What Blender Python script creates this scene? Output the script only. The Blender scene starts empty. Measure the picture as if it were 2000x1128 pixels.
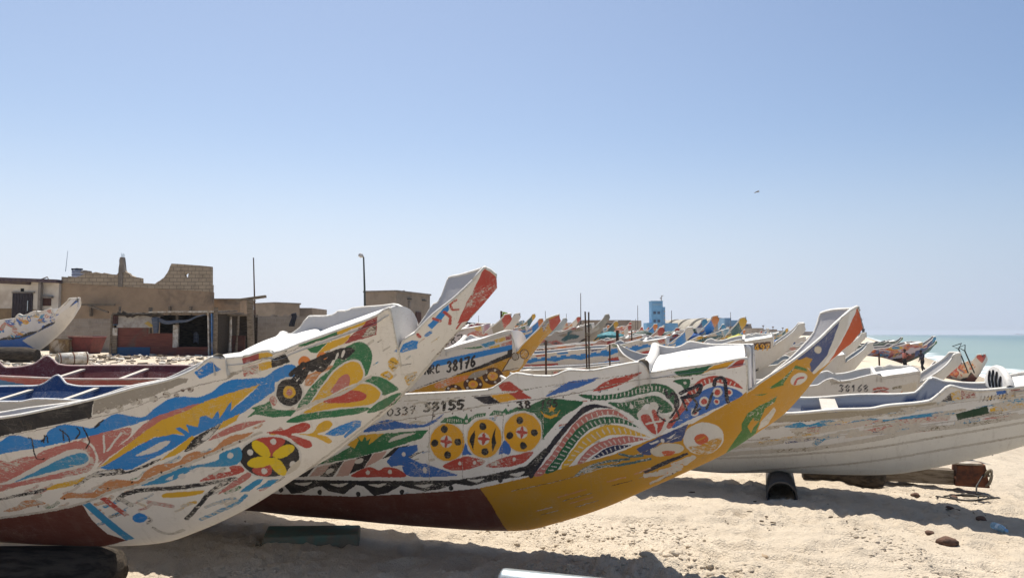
import bpy, bmesh, math, random
import numpy as np
from mathutils import Vector, Matrix
random.seed(7); RNG=np.random.RandomState(11)
C=bpy.data.collections.new('beach'); bpy.context.scene.collection.children.link(C)
F=1480.0; PITCH=math.atan(88/1480.0); CAMZ=1.75
HERO={
'A':dict(loc=[-2.356, 5.0, 0.389],heel=10,phi=6,p=0.75,
 b='-6.500,0.080 -6.000,0.350 -5.000,0.660 -2.500,0.740 -1.000,0.620 0.500,0.470 1.600,0.360 2.000,0.300 2.200,0.160 2.340,0.020',
 keel='-6.400,0.800 -6.000,0.500 -5.200,0.150 -4.000,0.010 -1.043,-0.014 -0.715,-0.022 -0.349,-0.021 -0.071,-0.006 0.121,0.021 0.356,0.104 0.674,0.255 1.091,0.516 1.277,0.631 1.430,0.755 1.609,0.893 1.738,1.019 1.847,1.134 1.984,1.295 2.118,1.444 2.213,1.546 2.311,1.658',
 near='-6.400,1.150 -6.000,1.020 -5.200,0.860 -4.000,0.800 -0.464,0.999 -0.183,1.047 0.072,1.100 0.309,1.162 0.502,1.203 0.661,1.269 0.760,1.330 0.802,1.321 0.923,1.327 1.010,1.352 1.062,1.360 1.084,1.345 1.247,1.398 1.454,1.468 1.678,1.549 1.747,1.587 1.751,1.224 1.755,1.318 1.860,1.429 1.963,1.529 2.078,1.617 2.183,1.714 2.250,1.784 2.304,1.737',
 far='-6.400,1.150 -6.000,1.020 -5.200,0.860 -4.000,0.800 -1.531,0.702 -1.168,0.751 -0.719,0.816 -0.371,0.918 -0.096,0.978 0.127,1.072 0.313,1.142 0.663,1.200 0.875,1.313 0.929,1.352 0.988,1.424 1.098,1.427 1.164,1.438 1.198,1.462 1.252,1.463 1.296,1.480 1.511,1.503 1.592,1.514 1.678,1.475 1.690,1.314 1.830,1.457 1.877,1.528 1.909,1.542 1.938,1.598 1.975,1.694 2.046,1.712 2.213,1.765',
 sheer='-6.400,1.150 -5.730,0.966 -5.060,0.853 -4.390,0.819 -3.720,0.816 -3.050,0.853 -2.380,0.891 -1.710,0.929 -1.040,0.966 -0.370,1.015 0.300,1.160 0.971,1.341 1.641,1.536 2.311,1.938',
 paint='''T 91 L 9 -161,475 -125,489 -98,506
Y 87 L 18 -747,96 -706,113 -673,134
T 88 L 10 360,584 394,597 420,614
Q 87 L 22 1015,825 1029,830 1040,837
K 90 L 18 -642,174 -567,205 -510,241
G 92 L 16 882,566 940,586 982,615
G 93 L 20 -523,426 -490,438 -465,454
R 91 L 16 86,318 133,336 167,359
K 94 L 18 929,598 987,618 1030,648
Q 92 L 11 -427,167 -346,201 -284,241
Q 90 L 17 833,661 860,670 880,684
T 86 L 14 307,716 325,723 338,731
Q 89 L 16 240,854 283,869 315,889
Y 94 L 12 289,294 319,305 341,320
Y 94 L 12 -485,357 -465,364 -450,374
O 88 L 22 -160,369 -89,396 -37,430
R 89 L 21 970,825 1005,837 1031,855
R 88 L 17 670,951 729,972 772,1001
K 90 L 16 565,337 602,350 629,369
Q 89 L 16 -539,480 -488,499 -449,523
O 92 L 13 -387,356 -350,370 -322,388
Q 94 L 8 597,495 612,501 624,509
O 87 L 10 49,462 81,474 104,490
G 86 L 20 658,427 686,437 706,451
R 88 L 20 1036,615 1056,622 1071,632
Q 86 L 12 -65,745 -28,758 -1,775
T 86 L 19 -76,279 -34,296 -3,317
Q 86 L 22 -205,448 -174,459 -150,475
K 89 L 20 -112,268 -63,288 -25,313
G 88 L 19 -476,344 -423,365 -382,391
G 91 L 8 -49,640 -12,653 15,671
R 89 L 22 221,796 259,810 286,827
R 94 L 16 1043,946 1092,963 1126,986
K 87 L 11 867,448 922,467 963,495
Y 94 L 21 -673,147 -617,170 -574,197
T 90 L 11 519,979 568,996 603,1020
Q 89 L 11 -571,382 -550,390 -534,401
O 87 L 9 898,742 948,759 985,785
Q 90 L 16 -213,201 -187,211 -168,224
R 90 L 8 70,372 99,383 121,398
T 86 L 8 -92,286 -26,312 22,344
R 90 L 12 365,935 413,952 447,975
K 89 L 10 24,652 72,670 107,692
G 93 L 16 99,821 140,836 170,856
R 89 L 20 -496,457 -441,478 -399,504
T 92 L 12 519,699 551,711 575,727
Y 90 L 18 1049,812 1064,817 1075,824
Q 94 L 13 -428,499 -387,514 -356,534
T 92 L 22 897,509 923,518 943,532
G 92 L 19 613,414 654,429 684,449
Q 90 L 11 483,913 524,928 554,948
G 87 L 8 109,548 153,564 185,585
K 93 L 8 519,406 582,429 627,460
Q 90 L 9 740,687 788,705 823,728
T 93 L 11 381,588 438,609 480,637
G 88 L 17 -181,677 -134,694 -99,717
G 90 L 22 1007,705 1067,726 1111,756
R 92 L 10 95,385 119,394 137,406
T 92 L 21 32,264 58,274 77,287
T 87 L 19 343,656 393,674 429,698
R 94 L 12 -319,459 -251,485 -200,518
K 94 L 12 657,740 712,759 751,786
O 88 L 15 -191,274 -162,285 -140,300
Y 90 L 20 911,785 958,802 991,825
Q 93 L 14 819,670 856,683 883,701
Y 94 L 17 589,322 627,336 656,356
T 87 L 18 -252,190 -187,216 -138,249
Q 88 L 14 808,408 835,417 854,431
O 86 L 13 884,867 914,878 936,893
T 89 L 16 199,596 224,605 243,618
Q 89 L 15 -293,636 -242,654 -204,678
O 92 L 12 -133,494 -80,514 -40,539
K 86 L 22 563,550 617,570 656,597
T 90 L 8 12,499 55,515 87,536
T 87 L 21 -115,351 -57,373 -14,401
T 94 L 17 626,929 683,949 725,977
T 90 L 12 565,717 593,727 614,741
R 90 L 19 -140,808 -90,825 -53,849
T 86 L 15 119,731 152,743 177,759
O 94 L 14 -218,295 -180,309 -152,328
Q 87 L 10 590,620 648,641 691,670
T 91 L 10 103,390 161,412 204,440
T 87 L 11 198,795 238,810 267,829
K 93 L 8 1857,1602 1895,1627
K 91 L 8 1679,1329 1713,1352
O 91 L 6 1869,1362 1901,1384
O 89 L 7 1828,1500 1846,1513
O 93 L 6 1707,1607 1736,1626
K 92 L 10 1509,1302 1528,1315
Q 89 L 5 1394,1461 1415,1475
O 87 L 12 1572,1469 1596,1485
O 93 L 13 1677,1138 1714,1163
O 92 L 9 1509,1602 1529,1615
T 91 L 8 1452,1614 1468,1624
T 91 L 8 1671,1593 1711,1620
T 89 L 6 1611,1241 1638,1259
Y 90 L 7 1476,1201 1504,1221
T 92 L 10 1375,1536 1414,1561
K 87 L 5 1484,1623 1516,1644
Q 92 L 9 1444,1553 1473,1573
T 89 L 8 1579,1614 1615,1638
Q 89 L 7 1323,1148 1344,1163
K 86 L 11 1583,1573 1625,1601
Y 89 L 10 1493,1233 1522,1253
Y 86 L 11 1383,1473 1428,1503
Q 91 L 5 1922,1291 1935,1300
K 93 L 7 1658,1385 1677,1398
Y 93 L 6 1935,1356 1972,1381
Q 93 L 7 1527,1327 1572,1357
K 91 L 13 1601,1375 1633,1396
R 93 L 8 1435,1263 1474,1288
K 92 L 9 1435,1230 1464,1249
K 93 L 11 1541,1549 1577,1573
R 86 L 9 1954,1587 1972,1599
T 90 L 12 1793,1265 1810,1276
K 93 L 11 1375,1333 1390,1344
K 92 L 13 1565,1448 1581,1459
R 91 L 7 1572,1477 1600,1496
K 93 L 6 1408,1562 1442,1585
K 89 L 12 1549,1530 1589,1556
T 89 L 10 1692,1215 1723,1236
R 93 L 7 1347,1233 1381,1255
T 92 L 11 1918,1569 1945,1587
D 10 P 0 -6116,-1836 -1780,210 -820,260 -491,322 -243,382 -235,243 -195,120 -97,59 -364,-37 -768,-64 -1099,-52
T 38 P 0 -246,386 -190,393 -42,71 -105,59
R 64 P 0 -125,422 -77,426 11,283 -22,269
K 10 P 0 -1432,801 -525,979 -466,1000 -182,1049 74,1103 32,1008 29,986 -237,936 -515,880 -1506,687
E 47 P 0 73,1101 310,1164 545,1217 608,1207 591,1187 395,1110 178,1041 37,1002
B 90 S 0 85,1017 77,1007 65,1006 58,1013 62,1024 72,1030 83,1027
B 90 S 0 140,1025 130,1013 115,1010 107,1019 111,1033 124,1041 137,1037
B 90 S 0 212,1039 201,1026 185,1023 176,1033 180,1048 195,1057 209,1053
B 90 S 0 289,1067 281,1057 267,1054 259,1062 263,1075 275,1082 286,1078
B 90 S 0 327,1075 316,1061 298,1058 287,1069 292,1085 308,1095 323,1090
B 90 S 0 411,1089 399,1074 380,1071 368,1082 373,1100 390,1110 407,1106
B 90 S 0 487,1111 475,1095 456,1092 444,1104 448,1121 465,1131 482,1127
B 90 S 0 534,1104 525,1092 510,1089 501,1098 504,1112 517,1120 531,1116
B 90 S 0 570,1136 564,1128 553,1126 547,1132 549,1142 558,1147 568,1145
B 90 S 0 617,1139 608,1127 593,1125 584,1134 587,1147 600,1155 614,1151
A1 43 P 0 643,1244 746,1310 792,1257 665,1203
M 30 P 0 921,1324 1014,1349 1006,1311 917,1287
Y 25 P 0 1014,1349 1089,1351 1082,1327 1006,1311
K 8 P 0 1088,1358 1175,1380 1167,1354 1084,1337
R 64 P 0 908,1263 997,1283 983,1226 905,1208
Y 38 P 0 999,1283 1073,1297 1065,1256 989,1234
K 34 P 0 1072,1311 1155,1337 1170,1286 1068,1254
E 60 P 0 813,1224 990,1279 991,1264 908,1244 815,1195
G 34 S 0 1235,1389 1348,1425 1460,1464 1455,1444 1363,1415 1266,1382
Y 21 S 0 1459,1462 1539,1491 1621,1522 1610,1502 1536,1473 1463,1445
M 38 P 0 1622,1523 1680,1546 1657,1431 1476,1384 1516,1427 1605,1497
B 80 P 0 1627,1482 1664,1489 1652,1433 1576,1419
G 34 P 0 1272,1367 1336,1381 1445,1416 1393,1398 1324,1336 1292,1343
Y 34 P 0 1328,1336 1392,1395 1524,1442 1511,1422 1472,1384 1358,1339
U 17 S 0 -1041,712 -658,793 -530,846 -462,882 -402,882 -335,854 -283,857 -219,917 -133,946 -55,931 8,918 92,973 167,1003 229,988 301,975 383,1031 471,1085 540,1096 647,1091 732,1134 810,1184 911,1194 1012,1199 1088,1246 1160,1272 1198,1254 1174,1191 1072,1165 894,1114 627,1042 357,964 29,875 -285,805 -569,756 -1093,620
Y 30 P 0 982,1155 797,1106 629,1048 535,1004 414,959 315,903 188,811 -45,646 75,691 194,773 323,838 455,854 545,839 731,943 847,1049
Q 38 S 0 629,1050 496,1016 367,972 276,915 187,837 49,746 -44,649 27,706 188,811 314,898 414,957 533,999
Q 47 S 0 -1248,372 -634,614 -464,690 -314,773 -197,810 -95,834 -39,795 -36,720 -74,650 -147,608 -383,558 -700,479 -1349,231
W 8 S 0 -997,461 -646,550 -435,650 -186,769 -90,772 -68,721 -105,664 -248,623 -470,571
T 30 S 0 -581,549 -452,611 -231,716 -114,753 -77,727 -109,679 -260,640 -463,586
Q 47 S 0 215,908 120,897 -8,867 -42,839 -22,794 -21,719 -35,676 58,748 148,818 203,862
W 17 L 11 55,864 24,749
W 17 L 11 157,880 44,759
Q 51 S 0 -788,674 -588,713 -540,700 -455,732 -345,740 -269,777 -446,667 -648,585
U 17 P 0 977,1150 1064,1165 1050,1108 965,1052 828,963 715,913 611,865 514,818 383,742 285,699 142,626 51,617 -38,641 79,704 194,771 322,835 438,855 499,842 457,894 485,900 524,859 525,917 562,901 585,897 608,958 644,970 674,946 720,999 716,944 765,1013 807,1053 784,991 845,1039 905,1086
W 17 S 0 188,720 268,761 348,802 409,810 343,755 258,725
Y 30 P 0 314,679 536,840 557,815 489,755 399,706
Y 30 P 0 688,871 726,923 832,972 803,928 735,889
K 64 S 0 465,729 550,826 658,885 718,918 667,853 562,772
W 17 S 0 581,814 643,860 660,851 605,806
K 60 S 0 -236,514 -140,577 -53,621 83,632 116,612 317,692 274,659 126,601 -13,584 -106,572 -173,537
W 8 S 0 -96,601 -1,619 51,615 -24,604
Y 34 S 0 -414,488 -340,530 -219,559 -138,584 -187,547 -243,520
K 60 S 0 -1077,332 -729,424 -596,460 -407,503 -460,468 -628,433
O 51 S 0 -359,418 -282,468 -221,460 -146,462 -71,520 14,557 91,546 153,545 227,618 315,653 404,659 459,703 535,733 574,718 642,748 726,816 834,837 876,839 818,805 733,772 636,724 538,676 396,630 249,572 145,521 26,484 -123,425 -253,425
O 60 S 0 -766,319 -667,358 -583,408 -515,410 -461,382 -570,358 -688,319
Q 55 S 0 615,800 716,868 845,912 964,915 872,884 761,844
W 8 S 0 1210,1090 1188,1039 1151,1003 1107,991 1069,1008 1047,1047 1046,1099 1067,1149 1105,1184 1148,1195 1186,1180 1209,1142
K 17 S 0 1198,1091 1180,1047 1147,1015 1110,1005 1077,1020 1058,1054 1058,1098 1076,1141 1108,1172 1145,1182 1178,1168 1197,1135
Y 25 S 0 1162,1095 1153,1074 1138,1059 1120,1054 1104,1061 1095,1077 1095,1098 1104,1119 1119,1134 1137,1138 1152,1132 1161,1116
Q 34 S 0 1145,1094 1140,1083 1132,1075 1123,1072 1116,1076 1111,1084 1111,1095 1116,1106 1123,1114 1132,1116 1140,1113 1144,1105
G 43 P 0 860,942 921,990 898,1002 989,1032 1009,1046 1015,995 1046,982 1146,976 1104,937 1002,935 914,960
Q 51 S 0 1010,1051 1041,1080 1048,1034 1026,1010
O2 25 S 0 1282,1279 1274,1259 1258,1244 1240,1240 1224,1246 1214,1261 1213,1282 1221,1302 1237,1316 1255,1320 1271,1314 1281,1299
O2 25 S 0 1377,1312 1371,1299 1359,1290 1344,1287 1330,1291 1322,1302 1320,1315 1327,1329 1339,1338 1354,1341 1367,1336 1376,1326
O 43 P 0 1326,1210 1253,1132 1219,1131 1236,1195 1367,1252 1434,1257
G 38 S 0 1146,976 1262,1134 1390,1245 1448,1340 1556,1394 1612,1349 1607,1270 1573,1192 1547,1169 1475,1118 1311,1038
W 17 S 0 1219,1001 1311,1130 1405,1234 1483,1279 1544,1275 1557,1193 1522,1126 1415,1060 1307,1017
Y 25 S 0 1231,1007 1314,1120 1407,1222 1481,1267 1534,1264 1548,1194 1518,1135 1417,1070 1309,1028
Q 30 S 0 1353,1086 1409,1164 1456,1195 1473,1169 1449,1109 1384,1073
K 25 L 27 1159,1208 1218,1254 1289,1280 1343,1306 1432,1340 1508,1351
K 25 L 27 1170,1178 1247,1234 1337,1268 1427,1312 1495,1327
K 25 L 27 1190,1197 1238,1273 1280,1232 1325,1298 1369,1266 1414,1332 1458,1300 1515,1345
K 25 L 27 1199,1157 1276,1252 1329,1229 1392,1304
W 17 S 0 1469,1321 1462,1309 1456,1302 1451,1301 1449,1306 1450,1316 1455,1328 1461,1339 1468,1346 1473,1347 1475,1342 1474,1333
W 17 S 0 1432,1309 1426,1298 1420,1292 1416,1290 1415,1295 1417,1304 1421,1315 1427,1325 1433,1332 1437,1333 1439,1329 1437,1320
G 34 S 0 1539,1152 1600,1169 1661,1139 1713,1066 1669,1041 1618,1036 1604,1095 1560,1129
W 17 S 0 1157,944 1293,1031 1422,1101 1520,1135 1591,1115 1624,1048 1592,986 1516,957 1354,959
Y 21 S 0 1175,951 1290,1019 1420,1089 1518,1122 1581,1108 1614,1050 1586,998 1514,972 1356,972
R 25 S 0 1299,1023 1383,1071 1469,1087 1531,1060 1535,1027 1487,1005 1371,1004
G 34 S 0 1071,901 1174,946 1354,959 1520,959 1526,936 1436,914 1251,908 1128,890
G 34 S 0 1520,916 1563,967 1655,1018 1717,1029 1691,971 1613,931
R 30 S 0 946,836 1050,844 1144,886 1188,879 1193,849 1147,820 1077,811 1122,783 1168,756 1178,720 1146,700 1109,725 1056,794 985,820
Y 25 S 0 1120,810 1197,810 1244,870 1299,891 1320,864 1285,823 1224,799 1267,779 1288,741 1270,720 1239,748 1191,785
U 34 P 0 1262,797 1356,848 1453,873 1476,861 1462,823 1358,745 1359,764 1407,816 1357,774 1308,774
W 8 S 0 1101,648 1073,584 1022,532 957,500 889,494 826,513 777,553 751,607 751,668 777,727 825,775 889,807 958,816 1023,802 1073,766 1101,712
K 12 S 0 1088,649 1063,591 1016,543 956,515 893,509 834,526 789,562 764,612 763,668 787,722 832,766 891,795 955,803 1016,790 1062,757 1088,707
R 38 S 0 863,778 954,804 1040,771 972,699 933,657 905,705
R 43 S 0 805,572 868,618 931,651 901,530 844,523
Y1 17 S 0 928,663 910,657 887,668 866,693 851,725 848,756 856,777 874,784 897,774 918,750 933,717 936,685
Y1 17 S 0 1076,721 1070,698 1047,673 1015,653 982,643 957,647 946,662 953,685 975,709 1007,729 1040,739 1065,736
Y1 17 S 0 934,633 921,612 894,595 857,586 823,589 799,602 792,621 804,642 832,659 868,668 903,665 927,653
Y1 17 S 0 976,511 959,508 940,525 925,556 917,593 918,626 929,648 947,651 967,637 983,607 991,569 988,534
W 8 S 0 844,700 836,685 822,679 812,687 811,703 819,718 833,723 843,716
W 8 S 0 988,767 979,752 966,747 956,754 954,770 963,785 976,790 986,783
W 8 S 0 886,554 877,538 863,533 854,541 853,558 862,574 875,579 885,571
W 8 S 0 1052,588 1043,572 1029,567 1020,576 1019,593 1028,609 1041,615 1051,606
C 43 S 0 978,518 1028,579 1080,615 1067,567 1013,524
T 34 S 0 783,738 753,634 651,612 523,618 454,589 322,522 158,505 239,540 373,609 492,631 600,650 644,669 657,703 724,731
W 8 S 0 730,687 721,672 708,666 697,674 696,689 705,704 718,710 729,703
W 8 S 0 429,557 418,543 401,538 387,545 384,560 395,574 412,578 426,571
W 8 P 0 457,600 526,615 479,579
W 8 P 0 300,537 362,572 347,534
R 43 S 0 495,515 577,561 685,575 685,609 746,610 762,570 704,547 603,526
Q 51 S 0 570,407 661,483 775,557 785,521 680,457
K 60 L 29 -9,410 60,451 175,473 397,478 696,518
K 64 L 25 667,507 544,437 443,335 333,227
K 85 L 18 116,168 146,125 203,108 280,132
K 85 L 34 1,412 47,362
Y 34 P 0 248,424 281,443 504,446 486,421 375,403 251,405
Q 80 L 29 162,375 220,360 284,337
Y 90 L 23 344,332 424,360
Y 90 L 16 97,372 127,353
K 85 L 16 113,260 127,234 95,209
U 25 S 0 109,254 96,235 75,222 51,217 30,223 19,238 20,257 33,276 55,289 79,293 99,287 110,273
T 64 L 25 413,214 558,280 650,323 719,379
T 85 L 20 472,313 571,350 654,365
T 51 P 0 693,409 740,453 822,504 850,498 819,461 745,412
T 51 P 0 788,418 876,484 937,486 870,433
U 43 P 0 1731,1319 1759,1347 1837,1383 1868,1372 1852,1325 1777,1307
Y 51 S 0 1688,1253 1725,1281 1745,1246 1737,1216 1705,1186
Y 51 S 0 1633,1171 1679,1197 1701,1157 1676,1137
Y 51 S 0 1758,1145 1825,1167 1803,1114 1767,1073
K 43 L 5 1701,1261 1730,1238
K 43 L 5 1705,1209 1730,1217
K 43 L 5 1770,1123 1817,1146
K 43 L 5 1765,1100 1802,1127
K 43 L 5 1650,1174 1679,1149
K 43 L 5 1748,1225 1804,1227
U 51 P 0 1964,1500 2054,1598 2047,1550 2006,1497 1947,1439 1928,1467
R 51 L 13 2093,1607 2060,1586 2065,1548 2094,1548
R 51 L 16 2024,1539 2048,1505 2039,1461
R 51 L 18 1964,1504 1993,1488
R 51 L 18 1869,1414 1878,1398
U 80 L 20 1911,1404 1937,1421
R 43 L 9 2069,1423 2094,1456
R 43 P 0 2077,1454 2129,1561 2193,1675 2249,1788 2312,1742 2323,1658 2215,1542 2140,1465
C 17 P 0 1084,501 1277,631 1434,765 1611,898 1742,1028 1849,1139 1985,1299 2104,1433 2114,1412 1987,1274 1851,1116 1744,1005 1613,874 1434,741 1281,607 1094,485
K 25 L 8 -361,865 -344,854 -362,796 -370,721 -327,719
K 25 L 8 -299,837 -258,877 -264,833
K 25 L 8 -288,831 -267,878
K 25 L 8 -169,915 -141,873 -145,831
K 25 L 8 -156,904 -173,843
K 25 L 8 -75,921 -68,888 -105,848
K 25 L 8 -41,920 -33,837 -69,783
K 25 L 8 28,927 83,965
K 25 L 8 21,917 56,936
C 90 L 17 -820,260 -492,319 -244,380 -123,425 -15,472 142,512 244,557 538,676 634,716 825,798 919,838
B 95 L 4 -820,260 -492,319 -244,380 -123,425 -15,472 142,512 244,557 538,676 634,716 825,798 919,838
C 85 L 16 1146,976 1293,1034 1417,1070 1519,1133 1584,1170
B 92 L 4 1145,971 1329,1045 1518,1124
B 93 L 4 -518,873 -241,926 36,982 205,1020 387,1081 612,1154 813,1198
B 90 L 3 905,1268 1169,1348 1258,1382 1458,1444
B 90 L 11 1094,522 1439,783 1745,1041 1987,1307 2213,1542
B 51 S 0 -514,360 -521,352 -527,352 -527,360 -520,368 -513,368
B 51 S 0 -323,420 -330,413 -336,413 -337,421 -330,428 -324,428
B 51 S 0 -39,490 -44,483 -50,483 -51,490 -46,497 -39,497
B 51 S 0 119,530 113,523 107,523 106,530 112,537 118,537
B 51 S 0 304,593 299,586 293,587 292,594 297,600 303,600
B 51 S 0 428,630 423,624 417,624 416,631 421,637 427,637
B 51 S 0 572,687 568,681 562,681 561,688 565,694 571,694
B 51 S 0 687,734 683,728 677,728 676,735 680,741 686,741
B 51 S 0 793,781 788,775 782,775 781,782 785,788 791,788'''),
'B':dict(loc=[0.08, 6.0, 0.226],heel=8,phi=16,p=0.75,
 b='-6.500,0.080 -6.000,0.400 -5.000,0.800 -2.500,0.950 -1.000,0.760 0.500,0.470 1.700,0.360 2.100,0.280 2.300,0.160 2.460,0.020',
 keel='-6.400,0.800 -6.000,0.500 -5.200,0.150 -4.000,0.010 -2.387,-0.002 -1.938,-0.017 -1.575,-0.019 -1.155,-0.028 -0.816,-0.030 -0.422,-0.027 -0.104,-0.012 0.033,0.004 0.288,0.082 0.648,0.222 0.995,0.395 1.274,0.537 1.545,0.686 1.757,0.839 1.929,0.973 2.071,1.139 2.151,1.248 2.308,1.419 2.386,1.493 2.447,1.588',
 near='-6.400,0.920 -6.000,0.800 -5.200,0.680 -4.000,0.680 -2.500,0.860 -0.588,1.208 -0.270,1.214 -0.051,1.223 0.049,1.278 0.149,1.337 0.261,1.317 0.387,1.311 0.514,1.353 0.646,1.348 0.807,1.376 0.999,1.407 1.019,1.389 1.052,1.334 1.227,1.365 1.492,1.405 1.678,1.441 1.682,1.198 1.756,1.259 1.814,1.304 1.989,1.427 2.144,1.547 2.277,1.657 2.399,1.728 2.408,1.706',
 far='-6.400,0.800 -6.000,0.680 -5.200,0.560 -4.000,0.560 -2.500,0.740 1.020,1.326 1.041,1.387 1.104,1.376 1.167,1.373 1.214,1.386 1.284,1.419 1.406,1.401 1.482,1.398 1.744,1.401 1.751,1.122 1.900,1.237 2.006,1.333 2.109,1.451 2.159,1.522 2.189,1.612 2.208,1.658 2.415,1.713',
 sheer='-6.400,1.080 -5.719,0.758 -5.039,0.680 -4.358,0.680 -3.678,0.719 -2.997,0.800 -2.317,0.893 -1.636,1.017 -0.956,1.141 -0.275,1.214 0.405,1.317 1.086,1.340 1.766,1.267 2.447,1.868',
 paint='''G 91 L 13 -548,782 -513,793 -478,796
E 94 L 8 930,1115 971,1128 1011,1132
T 90 L 8 408,919 444,930 478,934
G 91 L 13 845,642 879,654 912,657
Q 90 L 11 570,1118 592,1125 614,1127
K 93 L 16 -559,980 -542,985 -526,987
R 90 L 8 1353,951 1392,964 1431,969
R 91 L 12 596,984 636,997 676,1002
T 88 L 7 -832,354 -817,360 -804,362
K 93 L 9 361,1196 387,1204 413,1206
O 89 L 11 186,976 221,987 256,990
E 94 L 14 1197,1048 1213,1053 1230,1055
G 95 L 11 1320,663 1358,675 1397,678
K 90 L 15 1261,1036 1302,1050 1343,1055
O 93 L 16 -148,850 -106,863 -66,866
U 92 L 8 398,1233 430,1242 460,1245
E 90 L 17 -633,981 -594,993 -558,996
K 88 L 11 14,804 42,813 69,815
T 91 L 9 10,1163 39,1171 67,1173
G 88 L 11 694,935 729,946 763,950
K 95 L 14 586,791 628,805 668,809
G 92 L 9 1058,1049 1092,1061 1126,1064
E 91 L 13 -346,1148 -314,1157 -283,1160
R 90 L 13 1225,781 1255,791 1284,794
T 91 L 10 -86,1136 -71,1141 -56,1142
U 92 L 7 193,640 220,649 246,651
E 95 L 13 -713,759 -692,766 -673,768
E 89 L 15 -749,685 -715,695 -684,699
T 90 L 12 881,1124 906,1132 930,1135
K 90 L 10 1149,656 1181,667 1212,670
Q 90 L 17 625,597 650,605 674,608
O 88 L 10 1273,1148 1296,1156 1318,1159
K 93 L 14 90,552 119,561 147,564
Q 95 L 17 -560,667 -543,672 -527,674
E 90 L 12 741,989 784,1004 826,1008
U 89 L 14 -645,956 -600,970 -557,974
Q 89 L 6 735,963 759,971 782,973
U 94 L 6 897,1190 914,1195 930,1197
T 91 L 8 1302,999 1324,1007 1346,1009
O 89 L 10 -669,1049 -653,1054 -639,1055
G 95 L 17 1222,1304 1238,1310 1254,1312
E 88 L 15 -221,921 -178,934 -136,937
E 92 L 11 239,694 268,703 297,706
R 89 L 12 407,935 436,944 465,947
U 90 L 15 1233,756 1249,761 1265,763
U 88 L 6 -519,695 -505,699 -492,701
G 92 L 14 1101,778 1144,793 1186,797
U 92 L 8 -596,733 -568,742 -541,745
G 93 L 14 218,822 251,832 283,835
G 90 L 17 812,1061 845,1072 878,1076
G 93 L 9 -143,1096 -115,1104 -89,1106
G 92 L 16 197,1033 212,1037 227,1039
Q 88 L 11 1355,1012 1379,1020 1402,1023
R 91 L 17 1055,784 1068,788 1080,789
T 91 L 16 55,1053 85,1062 113,1064
G 91 L 10 786,1045 807,1052 827,1054
U 90 L 6 625,647 656,658 686,661
K 90 L 9 -569,1135 -528,1147 -489,1150
E 93 L 15 -744,714 -697,728 -653,733
T 92 L 16 1027,677 1052,685 1077,688
K 88 L 8 -241,1074 -220,1080 -199,1081
R 88 L 15 1143,1049 1179,1061 1214,1065
R 92 L 17 -348,964 -323,972 -300,974
T 88 L 16 -100,984 -67,994 -36,996
G 91 L 11 862,1084 900,1097 937,1101
R 95 L 8 1152,761 1174,768 1195,770
Q 93 L 6 -86,720 -42,734 1,738
T 89 L 15 1249,999 1277,1009 1305,1012
G 95 L 13 998,668 1022,677 1045,679
U 92 L 10 404,1104 425,1110 445,1112
K 91 L 14 373,1021 413,1033 452,1037
K 89 L 7 1083,897 1110,906 1136,909
K 90 L 14 185,543 214,552 242,555
Q 89 L 10 -33,1020 7,1032 46,1035
Q 93 L 10 -262,966 -239,973 -217,975
U 89 L 14 -500,985 -473,993 -448,995
U 93 L 12 -333,669 -300,680 -267,683
O 91 L 6 540,966 557,971 573,973
U 90 L 16 920,702 947,711 974,714
E 90 L 17 740,1136 777,1148 813,1152
G 94 L 7 308,1108 343,1119 377,1122
O 91 L 12 -56,944 -40,949 -24,950
G 94 L 8 1102,1031 1128,1040 1154,1043
O 92 L 13 -637,552 -604,564 -572,567
O 95 L 11 -124,955 -99,962 -75,964
G 92 L 9 428,702 453,710 478,713
T 90 L 8 746,896 769,904 792,907
E 89 L 10 1209,1020 1236,1029 1263,1032
E 93 L 8 514,1184 526,1188 539,1189
T 95 L 16 703,1201 731,1210 759,1213
O 93 L 8 362,961 375,965 388,966
G 91 L 9 -172,1030 -157,1034 -143,1035
K 93 L 9 1315,1245 1343,1254 1370,1258
T 88 L 14 -193,929 -170,936 -148,938
T 90 L 14 876,1153 902,1161 926,1164
U 90 L 16 -449,655 -427,662 -406,665
R 95 L 11 850,953 883,964 916,968
U 88 L 8 -104,994 -63,1006 -23,1009
K 94 L 14 644,1130 679,1141 714,1145
G 89 L 8 84,1176 113,1184 141,1187
O 89 L 12 1336,853 1362,862 1387,865
U 88 L 7 680,857 697,862 713,864
R 93 L 12 736,1222 769,1233 801,1236
Q 88 L 13 679,972 695,978 712,980
G 94 L 10 177,1212 199,1218 220,1220
E 95 L 14 -647,974 -635,978 -624,979
Q 90 L 8 601,962 620,969 638,971
T 92 L 13 171,1149 192,1156 213,1157
G 89 L 11 -89,1170 -78,1174 -66,1174
R 93 L 14 331,780 376,795 419,799
D 8 P 0 -6485,-596 -2578,216 -1967,322 -1258,308 -795,355 -426,394 -228,419 -150,250 -59,-20 -1132,-256 -6311,-2477 -6580,-845
Y2 10 P 0 -234,421 13,484 359,580 763,703 951,790 1336,961 1619,1149 1679,1200 1756,1273 1941,1409 1993,1436 2122,1279 2298,1395 2402,1480 2458,1509 2369,1395 1766,688 903,238 -95,-88 -179,264
N1 25 P 0 1986,1433 2143,1554 2284,1665 2243,1534 2201,1404 2106,1297 2070,1350 1999,1418
C 8 S 0 2160,1462 2156,1447 2144,1439 2127,1443 2113,1456 2107,1473 2111,1489 2123,1496 2139,1493 2153,1480
Y2 25 P 0 1997,1410 2057,1429 2101,1403 2082,1371 2096,1320 2062,1352
W 12 P 0 2281,1658 2345,1699 2323,1567 2263,1451 2204,1379 2177,1320 2136,1283 2106,1297 2201,1404 2243,1534
R1 21 P 0 2402,1731 2451,1582 2371,1481 2268,1388 2222,1347 2291,1481 2350,1607
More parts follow.
